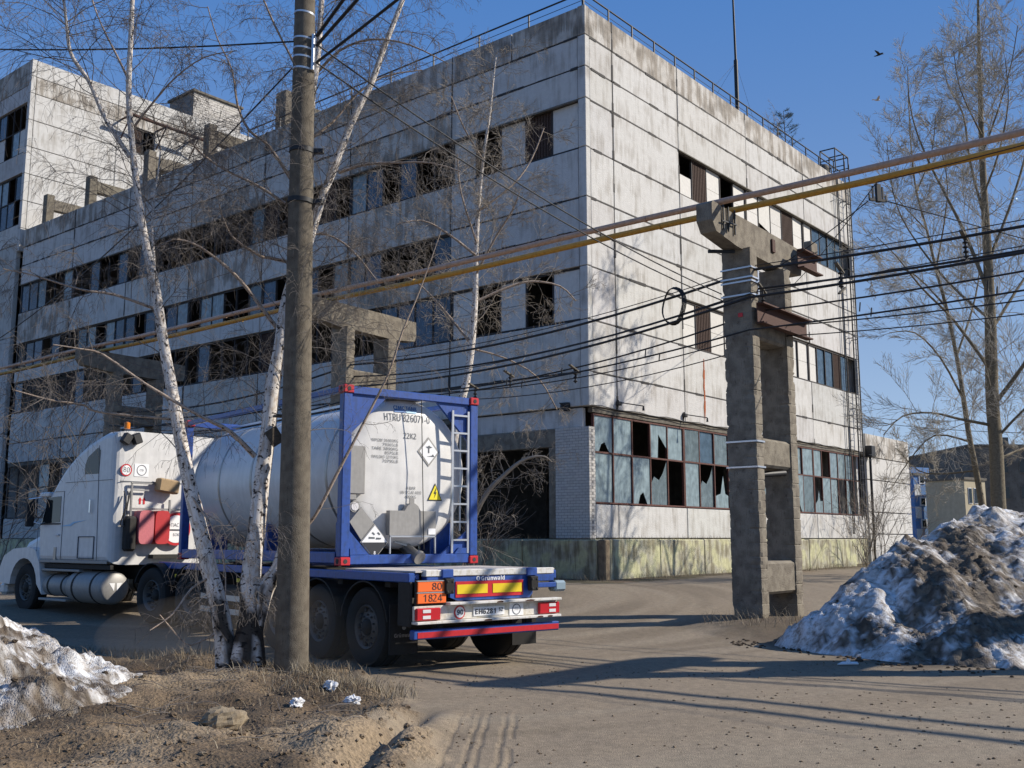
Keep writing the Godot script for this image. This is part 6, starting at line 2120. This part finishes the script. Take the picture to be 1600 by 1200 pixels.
func build_trailer(base: Vector2, turn: float) -> void:
	var g := gh(base.x, base.y) - 0.01
	var t := thing("semi_trailer", "blue and black three axle container trailer behind the tractor", "trailer", P2(base, g), turn)
	var R := -1.85
	for s in [-1, 1]:
		bx("main_beam", Vector3(R + 0.25, 0.90, s * 0.5 - 0.07), Vector3(7.4, 1.22, s * 0.5 + 0.07), M.chassis, t, 0.01)
		bx("side_rail", Vector3(R + 0.05, 1.15, s * 1.2 - 0.05), Vector3(6.9, 1.27, s * 1.2 + 0.05), M.blue, t, 0.012)
	for x in [-1.2, 0.05, 1.3, 2.6, 4.0, 5.3, 6.1, 7.0]:
		bx("cross_beam", Vector3(x, 1.07, -1.14), Vector3(x + 0.14, 1.22, 1.14), M.chassis, t)
	bx("deck_plate", Vector3(R + 0.06, 1.275, -1.14), Vector3(-0.02, 1.295, 1.22), M.deck, t)
	bx("gooseneck", Vector3(5.2, 1.0, -0.9), Vector3(7.5, 1.2, 0.9), M.chassis, t, 0.02)
	# rear head: white bearer over a blue beam
	bx("rear_bearer", Vector3(R, 1.222, -1.02), Vector3(R + 0.12, 1.305, 1.16), M.white_paint, t, 0.008)
	bx("rear_beam", Vector3(R + 0.01, 1.12, -1.0), Vector3(R + 0.14, 1.218, -0.64), M.blue, t, 0.01)
	bx("rear_beam", Vector3(R + 0.01, 1.12, 0.80), Vector3(R + 0.14, 1.218, 1.17), M.blue, t, 0.01)
	bx("rear_beam", Vector3(R + 0.1, 1.17, -1.22), Vector3(R + 0.3, 1.27, -1.04), M.blue, t, 0.02)
	bx("rear_beam", Vector3(R + 0.02, 1.03, 0.86), Vector3(R + 0.12, 1.10, 1.22), M.blue, t, 0.01)
	bx("tarp_flap", Vector3(R + 0.02, 0.97, 1.2), Vector3(R + 0.2, 1.12, 1.42), M.film, t, 0.03)
	for z in [-0.69, 0.74]:
		bx("twist_lock", Vector3(R - 0.03, 1.20, z - 0.09), Vector3(R + 0.1, 1.312, z + 0.09), M.blue, t, 0.01)
		var bf := bx("buffer", Vector3(R - 0.08, 1.0, z - 0.07), Vector3(R + 0.005, 1.195, z + 0.07), M.rubber, t, 0.012, Color(3.4, 3.3, 3.1))
		for yy in [1.035, 1.16]:
			for zz in [-0.04, 0.04]:
				var bo := MB.new()
				bo.rod(Vector3(R - 0.082, yy, z + zz), Vector3(R - 0.09, yy, z + zz), 0.012, 8)
				part(bo, "bolt", M.dark, bf)
	# tail board
	var tb := MB.new()
	tb.prism(PackedVector2Array([Vector2(-0.62, 0.95), Vector2(-0.50, 0.905), Vector2(0.72, 0.905), Vector2(0.78, 0.96), Vector2(0.78, 1.218), Vector2(-0.62, 1.218)]), 0.05, rear_x(0, 0, R + 0.07))
	part(tb, "tail_board", M.blue, t)
	bx("reflector_board", Vector3(R + 0.008, 0.945, -0.54), Vector3(R + 0.019, 1.15, 0.60), M.red, t)
	bx("reflector_yellow", Vector3(R + 0.001, 0.99, -0.52), Vector3(R + 0.007, 1.11, -0.02), M.yellow, t)
	bx("reflector_yellow", Vector3(R + 0.001, 0.99, 0.07), Vector3(R + 0.007, 1.11, 0.57), M.yellow, t)
	lettering("Grünwald", "lettering", 0.056, M.white, t, rear_x(0.08, 1.183, R + 0.012), false, 0.40, "Droid Sans", true)
	disc("emblem", 0.03, M.white, t, rear_x(-0.17, 1.185, R + 0.018), 0.004)
	bx("emblem_bar", Vector3(R + 0.008, 1.165, -0.176), Vector3(R + 0.013, 1.205, -0.164), M.blue, t)
	# hazard number plates
	for k in 2:
		var y0 := 1.035 - k * 0.145
		var pl := bx("hazard_plate", Vector3(R - 0.045, y0, -1.17), Vector3(R - 0.02, y0 + 0.13, -0.73), M.orange, t, 0.006)
		lettering("80" if k == 0 else "1824", "lettering", 0.09, M.ink, pl, rear_x(-0.88 if k == 0 else -0.94, y0 + 0.065, R - 0.049), false, 0.15 if k == 0 else 0.29)
		bx("plate_edge", Vector3(R - 0.05, y0 + 0.13, -1.18), Vector3(R - 0.015, y0 + 0.142, -0.72), M.galv, pl)
	bx("plate_holder", Vector3(R - 0.019, 0.86, -1.19), Vector3(R + 0.01, 1.18, -0.71), M.chassis, t, 0.01)
	bx("side_bracket", Vector3(R + 0.02, 0.6, -1.25), Vector3(R + 0.30, 1.16, -1.20), M.chassis, t, 0.02, Color(2.5, 2.2, 2.2))
	# light bar: channel with two flanges
	bx("light_bar", Vector3(R - 0.02, 0.672, -1.21), Vector3(R + 0.02, 0.858, 1.19), M.white_paint, t, 0.006, Color(0.95, 0.93, 0.88))
	bx("light_bar_flange", Vector3(R - 0.12, 0.86, -0.72), Vector3(R + 0.02, 0.895, 1.20), M.white_paint, t, 0.006)
	bx("light_bar_flange", Vector3(R - 0.12, 0.635, -1.22), Vector3(R + 0.02, 0.67, 1.19), M.white_paint, t, 0.006)
	for s in [-1, 1]:
		var z0: float = -1.20 if s < 0 else 0.83
		var li := bx("tail_light", Vector3(R - 0.075, 0.68, z0), Vector3(R - 0.022, 0.835, z0 + 0.37), M.lens_red, t, 0.012)
		for yy in [0.70, 0.775]:
			bx("reversing_lens", Vector3(R - 0.08, yy, z0 + 0.09 if s < 0 else z0 + 0.17), Vector3(R - 0.0755, yy + 0.042, z0 + 0.21 if s < 0 else z0 + 0.29), M.lens_white, li, 0.002)
	for d in [[0.10, 0.878, 0.06], [0.62, 0.878, 0.09], [0.80, 0.652, 0.06], [-0.1, 0.652, 0.07], [0.98, 0.652, 0.05]]:
		var rs := MB.new()
		rs.col = Color(3.2, 1.9, 0.9)
		rs.prism(PackedVector2Array([Vector2(d[0] - d[2], d[1] - 0.011), Vector2(d[0] + d[2] * 0.7, d[1] - 0.013), Vector2(d[0] + d[2], d[1] + 0.004), Vector2(d[0] + d[2] * 0.2, d[1] + 0.013), Vector2(d[0] - d[2] * 0.6, d[1] + 0.008)]), 0.002, rear_x(0, 0, R - 0.1195))
		part(rs, "rust_patch", M.rust_steel, t)
	disc("speed_sign_rim", 0.088, M.red, t, rear_x(-0.50, 0.76, R - 0.022), 0.006)
	disc("speed_sign", 0.070, M.white, t, rear_x(-0.50, 0.76, R - 0.029), 0.004)
	lettering("90", "lettering", 0.068, M.ink, t, rear_x(-0.50, 0.76, R - 0.036), false, 0.10, "Droid Sans", true)
	bx("number_plate", Vector3(R - 0.035, 0.70, -0.28), Vector3(R - 0.022, 0.815, 0.24), M.white, t, 0.003)
	lettering("ЕН6281", "lettering", 0.07, M.ink, t, rear_x(-0.08, 0.755, R - 0.04), false, 0.34, "Droid Sans", true)
	lettering("52", "lettering", 0.05, M.ink, t, rear_x(0.175, 0.77, R - 0.04), false, 0.07, "Droid Sans", true)
	bx("round_plate", Vector3(R - 0.03, 0.68, 0.33), Vector3(R - 0.022, 0.845, 0.57), M.white, t)
	disc("round_mark", 0.072, M.ink_soft, t, rear_x(0.45, 0.76, R - 0.031), 0.003, 0.062)
	lettering("СТБ", "lettering", 0.03, M.ink_soft, t, rear_x(0.45, 0.765, R - 0.036))
	# under-run bar
	bx("underrun_bar", Vector3(R - 0.04, 0.445, -1.22), Vector3(R + 0.06, 0.565, 1.22), M.blue, t, 0.012)
	bx("underrun_stripe", Vector3(R - 0.046, 0.465, -1.16), Vector3(R - 0.0405, 0.535, 1.2), M.red, t)
	for z in [-0.75, 0.75]:
		bx("underrun_arm", Vector3(R + 0.06, 0.47, z - 0.05), Vector3(R + 0.16, 0.95, z + 0.05), M.chassis, t)
	# axles, wheels, guards
	for x in [-0.70, 0.61, 1.92]:
		var ax := MB.new()
		ax.rod(Vector3(x, 0.53, -0.9), Vector3(x, 0.53, 0.9), 0.075, 12)
		part(ax, "axle", M.chassis, t)
		for s in [-1, 1]:
			wheel(t, Vector3(x, 0.53, s * 1.22), 0.53, 0.37, s)
			var gd := MB.new()
			var arc: Array = []
			for k in 13:
				var a := PI * (0.06 + 0.88 * k / 12.0)
				arc.append(Vector2(cos(a), sin(a)))
			for k in 12:
				var p0 := Vector3(x + arc[k].x * 0.61, 0.53 + arc[k].y * 0.61, s * 1.24)
				var p1 := Vector3(x + arc[k + 1].x * 0.61, 0.53 + arc[k + 1].y * 0.61, s * 1.24)
				var d := Vector3(0, 0, -s * 0.42)
				if s < 0:
					gd.quad(p0, p1, p1 + d, p0 + d)
				else:
					gd.quad(p0 + d, p1 + d, p1, p0)
				gd.bar(p0, p1, 0.02)
			part(gd, "mudguard", M.chassis, t)
	for s in [-1, 1]:
		bx("mud_flap", Vector3(-1.36, 0.22, s * 1.02 - 0.22), Vector3(-1.34, 0.86, s * 1.02 + 0.22), M.rubber, t)
		bx("air_tank", Vector3(2.9, 0.62, s * 0.95 - 0.15), Vector3(4.4, 0.92, s * 0.95 + 0.15), M.chassis, t, 0.08)
		bx("landing_leg", Vector3(4.7, 0.3, s * 0.75 - 0.06), Vector3(4.85, 1.0, s * 0.75 + 0.06), M.chassis, t)
	lettering("Grünwald", "lettering", 0.05, M.grey_metal, t, rear_x(-1.02, 0.46, -1.364), false, 0.30, "Droid Sans", true)
	disc("emblem", 0.03, M.grey_metal, t, rear_x(-1.02, 0.56, -1.361), 0.003)
	var sg := MB.new()
	for y in [0.5, 0.72]:
		sg.bar(Vector3(2.6, y, -1.2), Vector3(4.9, y, -1.2), 0.02, 0.09)
	part(sg, "side_guard", M.galv, t)
	bx("side_marker", Vector3(3.2, 1.0, -1.262), Vector3(3.32, 1.06, -1.252), M.yellow, t)
	bx("side_marker", Vector3(5.9, 1.0, -1.262), Vector3(6.02, 1.06, -1.252), M.yellow, t)

func loft_side(mb: MB, prof: PackedVector2Array, zs: Array, insets: Array) -> void:
	# profile in (x, y), pushed through z with the outline drawn in at the ends
	var rings: Array = []
	for k in zs.size():
		var ring := PackedVector3Array()
		var n := prof.size()
		for i in n:
			var a := prof[(i + n - 1) % n]
			var b := prof[i]
			var c := prof[(i + 1) % n]
			var n1 := Vector2((b - a).y, -(b - a).x).normalized()
			var n2 := Vector2((c - b).y, -(c - b).x).normalized()
			var nn := (n1 + n2).normalized()
			var q: Vector2 = b - nn * (insets[k] / maxf(nn.dot(n1), 0.5))
			ring.append(Vector3(q.x, q.y, zs[k]))
		rings.append(ring)
	for k in zs.size() - 1:
		var n := prof.size()
		for i in n:
			var j := (i + 1) % n
			mb.quad(rings[k][j], rings[k][i], rings[k + 1][i], rings[k + 1][j])
	for k in [0, zs.size() - 1]:
		var flat := PackedVector2Array()
		for p in rings[k]:
			flat.append(Vector2(p.x, p.y))
		var tr := Geometry2D.triangulate_polygon(flat)
		for i in range(0, tr.size(), 3):
			var a: Vector3 = rings[k][tr[i]]
			var b: Vector3 = rings[k][tr[i + 1]]
			var c: Vector3 = rings[k][tr[i + 2]]
			var nz := (b - a).cross(c - a).z
			if (nz > 0) == (k > 0):
				mb.tri(a, b, c)
			else:
				mb.tri(a, c, b)

func build_tractor(base: Vector2, turn: float) -> void:
	var g := gh(base.x, base.y) + 0.03
	var t := thing("truck_tractor", "white bonneted truck tractor with tall sleeper cab and red bags on its back wall", "truck", P2(base, g), turn)
	var X := 2.2
	# cab and sleeper (counter-clockwise outline in x, y)
	var prof := PackedVector2Array([Vector2(X, 1.08), Vector2(5.30, 1.08), Vector2(5.34, 1.90), Vector2(5.06, 2.50), Vector2(4.86, 2.62), Vector2(4.72, 2.74), Vector2(4.56, 2.90), Vector2(4.36, 3.07), Vector2(4.14, 3.22), Vector2(3.90, 3.36), Vector2(3.62, 3.49), Vector2(3.30, 3.61), Vector2(2.95, 3.71), Vector2(X + 0.42, 3.79), Vector2(X, 3.78)])
	var mb := MB.new()
	loft_side(mb, prof, [-1.22, -1.205, -1.17, -1.12, -1.03, -0.9, 0.9, 1.03, 1.12, 1.17, 1.205, 1.22], [0.16, 0.10, 0.055, 0.028, 0.008, 0.0, 0.0, 0.008, 0.028, 0.055, 0.10, 0.16])
	part(mb, "cab_body", M.cab, t)
	var zf := -1.224
	# left flank: windows, door, locker, lines
	var wn := MB.new()
	wn.prism(PackedVector2Array([Vector2(-3.40, 2.93), Vector2(-2.82, 2.92), Vector2(-2.80, 3.40), Vector2(-2.92, 3.46), Vector2(-3.30, 3.28), Vector2(-3.40, 3.12)]), 0.008, side_x(0, 0, zf + 0.006))
	part(wn, "sleeper_window", M.dark_glass, t)
	var dw := MB.new()
	dw.prism(PackedVector2Array([Vector2(-5.16, 1.92), Vector2(-4.34, 1.95), Vector2(-4.34, 2.50), Vector2(-4.92, 2.48)]), 0.008, side_x(0, 0, zf + 0.006))
	part(dw, "door_window", M.dark_glass, t)
	var wsn := MB.new()
	wsn.quad(Vector3(5.352, 1.95, -1.0), Vector3(5.352, 1.95, 1.0), Vector3(5.10, 2.50, 0.95), Vector3(5.10, 2.50, -0.95))
	part(wsn, "windscreen", M.dark_glass, t)
	var sm := MB.new()
	for l in [[4.22, 1.12, 4.22, 2.6], [4.22, 2.6, 5.0, 2.6], [X + 0.05, 2.78, 4.2, 2.78], [5.30, 1.12, 5.30, 1.85], [2.86, 3.5, 2.72, 1.1]]:
		sm.bar(Vector3(l[0], l[1], zf - 0.001), Vector3(l[2], l[3], zf - 0.001), 0.008)
	part(sm, "panel_seam", M.ink_soft, t)
	var lk := MB.new()
	for l in [[2.86, 1.2, 3.5, 1.2], [3.5, 1.2, 3.5, 1.64], [3.5, 1.64, 2.86, 1.64], [2.86, 1.64, 2.86, 1.2]]:
		lk.bar(Vector3(l[0], l[1], zf - 0.002), Vector3(l[2], l[3], zf - 0.002), 0.02)
	part(lk, "locker_door", M.ink_soft, t)
	bx("side_trim", Vector3(X + 0.1, 1.10, zf - 0.012), Vector3(5.2, 1.16, zf + 0.01), M.grey_metal, t, 0.005)
	bx("cab_skirt", Vector3(X + 0.05, 0.98, -1.18), Vector3(5.0, 1.075, -1.10), M.chassis, t, 0.01)
	bx("window_trim", Vector3(4.3, 1.90, zf - 0.006), Vector3(5.2, 1.93, zf + 0.004), M.black_metal, t)
	bx("door_handle", Vector3(4.32, 1.66, zf - 0.03), Vector3(4.46, 1.70, zf), M.cab, t, 0.008)
	bx("grab_handle", Vector3(3.02, 2.12, zf - 0.05), Vector3(3.06, 2.4, zf - 0.02), M.chrome, t, 0.008)
	bx("exhaust_vent", Vector3(4.42, 1.15, zf - 0.012), Vector3(4.52, 1.42, zf), M.steel, t)
	var sw := MB.new()
	sw.prism(PackedVector2Array([Vector2(-4.35, 1.86), Vector2(-3.9, 1.90), Vector2(-3.75, 1.95), Vector2(-3.2, 1.98), Vector2(-3.7, 1.92), Vector2(-3.85, 1.86)]), 0.003, side_x(0, 0, zf - 0.001))
	part(sw, "stripe_decal", M.logo_pale, t)
	# sun visor, mirrors
	var vz := MB.new()
	vz.box(Vector3(4.82, 2.50, -1.26), Vector3(5.28, 2.60, 1.26), 0.03)
	part(vz, "sun_visor", M.cab, t)
	for s in [-1, 1]:
		bx("mirror", Vector3(5.26, 1.86, s * 1.42 - 0.09), Vector3(5.34, 2.45, s * 1.42 + 0.09), M.black_metal, t, 0.03)
		var ma := MB.new()
		ma.rod(Vector3(5.2, 2.5, s * 1.2), Vector3(5.33, 2.45, s * 1.45), 0.018, 6)
		ma.rod(Vector3(5.2, 1.9, s * 1.2), Vector3(5.33, 2.0, s * 1.45), 0.018, 6)
		part(ma, "mirror_arm", M.chrome, t)
		# fenders over the steered wheels
		var fd := MB.new()
		var arc := PackedVector2Array()
		for k in 11:
			var a := PI * (0.02 + 0.94 * k / 10.0)
			arc.append(Vector2(5.80 + cos(a) * 0.64, 0.56 + sin(a) * 0.62))
		var outl := PackedVector2Array([Vector2(6.92, 0.62), Vector2(6.98, 0.95), Vector2(6.80, 1.22), Vector2(6.35, 1.38), Vector2(5.60, 1.42), Vector2(5.32, 1.36), Vector2(5.10, 1.08), Vector2(4.90, 0.42)])
		var full := PackedVector2Array()
		full.append_array(outl)
		arc.reverse()
		full.append_array(arc)
		fd.prism(full, 0.42, Transform3D(Basis(), Vector3(0, 0, -1.25 if s < 0 else 0.83)))
		part(fd, "fender", M.cab, t)
		wheel(t, Vector3(5.80, 0.54, s * 1.20), 0.52, 0.30, s)
		for x in [-0.66, 0.66]:
			wheel(t, Vector3(x, 0.54, s * 1.22), 0.52, 0.62, s, true)
		bx("chassis_rail", Vector3(-1.5, 0.78, s * 0.43 - 0.05), Vector3(6.6, 1.04, s * 0.43 + 0.05), M.chassis, t)
		bx("step", Vector3(3.4, 0.92, s * 1.08 - 0.14), Vector3(5.1, 0.97, s * 1.08 + 0.14), M.grey_metal, t, 0.01)
		bx("step", Vector3(3.9, 0.30, s * 1.10 - 0.12), Vector3(5.1, 0.35, s * 1.10 + 0.12), M.grey_metal, t, 0.01)
		var ft := MB.new()
		ft.lathe([Vector2(0, 0), Vector2(0.26, 0.0), Vector2(0.31, 0.04), Vector2(0.33, 0.1), Vector2(0.33, 1.36), Vector2(0.31, 1.44), Vector2(0.27, 1.48), Vector2(0, 1.48)], Vector3(2.35, 0.62, s * 0.98), Vector3(1, 0, 0), 28)
		part(ft, "fuel_tank", M.grey_metal, t)
		var at := MB.new()
		at.lathe([Vector2(0, 0), Vector2(0.2, 0.0), Vector2(0.23, 0.04), Vector2(0.23, 1.0), Vector2(0.2, 1.05), Vector2(0, 1.05)], Vector3(3.92, 0.62, s * 1.0), Vector3(1, 0, 0), 24)
		part(at, "air_tank", M.grey_metal, t)
		for x in [2.75, 3.5, 4.1, 4.7]:
			var st := MB.new()
			var rr := 0.338 if x < 3.8 else 0.238
			st.lathe([Vector2(rr - 0.01, -0.03), Vector2(rr, -0.03), Vector2(rr, 0.03), Vector2(rr - 0.01, 0.03)], Vector3(x, 0.62, s * (0.98 if x < 3.8 else 1.0)), Vector3(1, 0, 0), 28, true)
			part(st, "tank_strap", M.chassis, t)
		var mg := MB.new()
		for x in [-0.66, 0.66]:
			for k in 10:
				var a0 := PI * (0.12 + 0.76 * k / 10.0)
				var a1 := PI * (0.12 + 0.76 * (k + 1) / 10.0)
				mg.bar(Vector3(x + cos(a0) * 0.6, 0.54 + sin(a0) * 0.6, s * 0.93), Vector3(x + cos(a1) * 0.6, 0.54 + sin(a1) * 0.6, s * 0.93), 0.62 if false else 0.02, 0.6, Vector3(0, 0, 1))
		part(mg, "mudguard", M.chassis, t)
	var tri_ := MB.new()
	tri_.prism(PackedVector2Array([Vector2(-0.14, 0.72), Vector2(-0.02, 0.72), Vector2(-0.03, 0.56)]), 0.004, rear_x(-0.98, 0, 2.35))
	tri_.prism(PackedVector2Array([Vector2(0.02, 0.72), Vector2(0.14, 0.72), Vector2(0.03, 0.56)]), 0.004, rear_x(-0.98, 0, 2.35))
	part(tri_, "tank_sticker", M.white, t)
	# bonnet, grille, bumper
	var hp := PackedVector2Array([Vector2(5.30, 0.75), Vector2(6.88, 0.75), Vector2(6.92, 1.25), Vector2(6.6, 1.52), Vector2(5.33, 1.86)])
	var hm := MB.new()
	loft_side(hm, hp, [-0.86, -0.78, 0.78, 0.86], [0.12, 0.0, 0.0, 0.12])
	part(hm, "bonnet", M.cab, t)
	bx("grille", Vector3(6.9, 0.8, -0.5), Vector3(6.96, 1.3, 0.5), M.chrome, t, 0.02)
	bx("bumper", Vector3(6.75, 0.36, -1.2), Vector3(7.05, 0.62, 1.2), M.cab, t, 0.06)
	for s in [-1, 1]:
		bx("headlight", Vector3(6.93, 0.8, s * 1.0 - 0.18), Vector3(7.0, 1.0, s * 1.0 + 0.18), M.lens_white, t, 0.02)
	# back wall fittings
	var bxx := X - 0.005
	var bm := MB.new()
	bm.lathe([Vector2(0, 0), Vector2(0.06, 0), Vector2(0.06, 0.05), Vector2(0.055, 0.13), Vector2(0, 0.15)], Vector3(X + 0.05, 3.82, -0.98), Vector3.UP, 14)
	part(bm, "amber_beacon", M.amber, t)
	var sl := MB.new()
	sl.box(Vector3(-0.07, -0.11, -0.09), Vector3(0.07, 0.11, 0.09), 0.02, Transform3D(Basis(Vector3.RIGHT, 0.5), Vector3(bxx - 0.09, 3.6, -1.06)))
	sl.box(Vector3(-0.07, -0.11, -0.09), Vector3(0.07, 0.11, 0.09), 0.02, Transform3D(Basis(Vector3.RIGHT, -0.4), Vector3(bxx - 0.09, 3.62, -0.84)))
	part(sl, "work_lamp", M.black_metal, t)
	disc("speed_sign_rim", 0.125, M.red, t, rear_x(-0.98, 2.98, bxx), 0.004)
	disc("speed_sign", 0.098, M.white, t, rear_x(-0.98, 2.98, bxx - 0.005), 0.003)
	lettering("80", "lettering", 0.10, M.ink, t, rear_x(-0.98, 2.98, bxx - 0.01))
	bx("round_plate", Vector3(bxx - 0.004, 2.86, -0.80), Vector3(bxx, 3.12, -0.48), M.white, t)
	disc("round_mark", 0.11, M.ink_soft, t, rear_x(-0.64, 2.99, bxx - 0.005), 0.003, 0.096)
	lettering("СТБ", "lettering", 0.04, M.ink_soft, t, rear_x(-0.64, 2.99, bxx - 0.01))
	bx("wall_seam", Vector3(bxx - 0.002, 2.74, -1.1), Vector3(bxx + 0.002, 2.76, 1.1), M.ink_soft, t)
	var rk := MB.new()
	for z in [-0.97, -0.95]:
		pass
	rk.bar(Vector3(bxx - 0.08, 1.4, -0.88), Vector3(bxx - 0.08, 2.72, -0.88), 0.035)
	rk.bar(Vector3(bxx - 0.08, 2.72, -0.9), Vector3(bxx - 0.08, 2.72, -0.35), 0.035)
	rk.bar(Vector3(bxx - 0.08, 2.58, -0.9), Vector3(bxx - 0.08, 2.58, -0.5), 0.03)
	rk.bar(Vector3(bxx - 0.08, 2.20, -0.88), Vector3(bxx - 0.08, 2.20, 0.4), 0.04)
	rk.bar(Vector3(bxx - 0.10, 1.85, -1.15), Vector3(bxx - 0.10, 1.85, -0.85), 0.035)
	rk.bar(Vector3(bxx - 0.10, 1.5, -0.02), Vector3(bxx - 0.10, 2.4, -0.02), 0.035)
	part(rk, "rack", M.steel, t)
	var hs := MB.new()
	for k in 3:
		var p := PackedVector3Array()
		var r := PackedFloat32Array()
		for i in 12:
			var q := i / 11.0
			p.append(Vector3(bxx - 0.1 - 0.05 * sin(q * PI), 2.55 - 0.7 * q, -1.06 + 0.05 * k + 0.04 * sin(q * 5 + k)))
			r.append(0.013)
		hs.tube(p, r, 6)
	part(hs, "air_hose", M.cable, t)
	for k in 2:
		var bg := MB.new()
		var zc := -0.62 + k * 0.36
		var pr := PackedVector2Array()
		for i in 24:
			var a := TAU * i / 24.0
			pr.append(Vector2(zc + 0.165 * signf(cos(a)) * pow(absf(cos(a)), 0.45), 1.83 + 0.34 * signf(sin(a)) * pow(absf(sin(a)), 0.35)))
		bg.prism(pr, 0.24, rear_x(0, 0, bxx - 0.03))
		part(bg, "tarp_bag", M.pink_bag if k == 0 else M.red_bag, t)
	bx("spare_case", Vector3(bxx - 0.25, 1.35, -1.02), Vector3(bxx - 0.02, 2.05, -0.80), M.chassis, t, 0.06)
	disc("warning_rim", 0.34, M.red, t, rear_x(0.14, 1.80, bxx - 0.12), 0.01)
	disc("warning_disc", 0.285, M.white, t, rear_x(0.14, 1.80, bxx - 0.131), 0.004)
	bx("warning_bar", Vector3(bxx - 0.14, 1.765, -0.12), Vector3(bxx - 0.1355, 1.795, 0.40), M.ink, t)
	lettering("ОПАСНО", "lettering", 0.075, M.ink, t, rear_x(0.14, 1.88, bxx - 0.138), false, 0.42)
	lettering("БОК", "lettering", 0.06, M.ink, t, rear_x(0.14, 1.68, bxx - 0.138))
	var cd := MB.new()
	cd.box(Vector3(-0.1, -0.14, -0.24), Vector3(0.1, 0.14, 0.24), 0.03, Transform3D(Basis(Vector3.RIGHT, 0.12), Vector3(bxx - 0.14, 2.68, -0.12)))
	part(cd, "brown_box", M.card, t)
	var ar := MB.new()
	ar.prism(PackedVector2Array([Vector2(-0.06, 2.30), Vector2(-0.02, 2.30), Vector2(-0.02, 2.38), Vector2(0.0, 2.38), Vector2(-0.04, 2.44), Vector2(-0.08, 2.38), Vector2(-0.06, 2.38)]), 0.004, rear_x(-0.60, 0, bxx))
	ar.prism(PackedVector2Array([Vector2(0.03, 2.30), Vector2(0.07, 2.30), Vector2(0.07, 2.38), Vector2(0.09, 2.38), Vector2(0.05, 2.44), Vector2(0.01, 2.38), Vector2(0.03, 2.38)]), 0.004, rear_x(-0.60, 0, bxx))
	part(ar, "arrow_sticker", M.red, t)
	bx("deck_plate", Vector3(-0.4, 1.05, -0.45), Vector3(X - 0.05, 1.08, 0.45), M.chassis, t)
	bx("air_fitting", Vector3(bxx - 0.2, 1.2, -0.4), Vector3(bxx - 0.02, 1.28, 0.5), M.chassis, t)

func build_lorry() -> void:
	var tb := Vector2(-1.473, 15.387)
	var a := deg_to_rad(129.0)
	build_trailer(tb, a)
	build_container(tb, a, 1.275)
	build_tractor(Vector2(-5.52, 20.15), deg_to_rad(140.0))

func _ready() -> void:
	# camera
	var cam := Camera3D.new()
	cam.name = "camera"
	add_child(cam)
	cam.position = Vector3(0, 1.65, 0)
	cam.rotation_degrees = Vector3(8.606, 0, 0)
	cam.fov = 41.12
	cam.near = 0.1
	cam.far = 900.0
	cam.current = true
	# sky
	var sm := ProceduralSkyMaterial.new()
	sm.sky_top_color = Color(0.215, 0.43, 0.70)
	sm.sky_horizon_color = Color(0.70, 0.79, 0.87)
	sm.sky_curve = 0.165
	sm.sky_energy_multiplier = 1.0
	sm.ground_bottom_color = Color(0.30, 0.27, 0.23)
	sm.ground_horizon_color = Color(0.45, 0.48, 0.50)
	sm.sun_angle_max = 1.0
	var sky := Sky.new()
	sky.sky_material = sm
	var env := Environment.new()
	env.background_mode = Environment.BG_SKY
	env.sky = sky
	env.ambient_light_source = Environment.AMBIENT_SOURCE_SKY
	env.tonemap_mode = Environment.TONE_MAPPER_LINEAR
	env.tonemap_exposure = 1.17
	env.volumetric_fog_enabled = true
	env.volumetric_fog_density = 0.0
	env.sdfgi_enabled = true
	env.ssao_enabled = true
	env.ssil_enabled = true
	var we := WorldEnvironment.new()
	we.name = "environment"
	we.environment = env
	add_child(we)
	# sun: from the right, a touch ahead, 34 degrees up
	var sun := DirectionalLight3D.new()
	sun.name = "sun"
	add_child(sun)
	var el := deg_to_rad(34.0)
	var az := deg_to_rad(2.5)
	var towards := V(cos(el) * cos(az), cos(el) * sin(az), sin(el))
	sun.look_at_from_position(towards * 50.0, Vector3.ZERO, Vector3.UP)
	sun.light_color = Color(1.0, 0.965, 0.91)
	sun.light_energy = 1.6
	sun.light_angular_distance = 0.5
	sun.shadow_enabled = true

	rng.seed = 12
	fn_a = noise(101, 0.01, 3)
	fn_b = noise(102, 0.01, 4)
	fn_c = noise(103, 0.01, 3)
	make_materials()
	build_ground()
	build_factory()
	build_dock()
	build_tower()
	build_annex()
	build_distance()
	build_rack()
	build_pole()
	build_lorry()
	rng.seed = 77
	heap("snow_heap", "big heap of melting snow and dark soil at the right", Vector2(8.6, 17.9), 2.4, Vector2(4.05, 4.3), Vector2(3.2, 12.6), Vector2(14.5, 21.5), 0.047, func(x: float, f: float) -> float:
		return 0.50 * exp(-pow((x - 6.7 - 0.35 * (f - 15.0)) / 0.95, 2)) * smoothstep(18.2, 17.0, f) - 0.17, 500, true)
	rng.seed = 78
	heap("snow_heap", "low dirty snow heap at the left edge of the bank", Vector2(-7.1, 10.2), 1.85, Vector2(3.2, 3.2), Vector2(-10.5, 6.8), Vector2(-3.2, 13.9), 0.05, func(x: float, f: float) -> float:
		return -0.02 + 0.22 * smoothstep(10.6, 9.2, f) - 0.10 * smoothstep(10.8, 11.6, f), 520)
	rng.seed = 79
	build_litter()
	build_loose()
	build_trees()
	build_birds()
	# dust the wheels have thrown up
	var fm := FogMaterial.new()
	fm.density = 0.07
	fm.albedo = Color(0.80, 0.74, 0.66)
	fm.edge_fade = 0.8
	var fv := FogVolume.new()
	fv.name = "dust"
	fv.shape = RenderingServer.FOG_VOLUME_SHAPE_ELLIPSOID
	fv.size = Vector3(5.0, 1.3, 4.0)
	fv.material = fm
	add_child(fv)
	fv.position = V(-3.2, 14.6, 0.35)
	tag(fv, "thin dust hanging low round the trailer wheels", "dust")
	fv.set_meta("kind", "stuff")
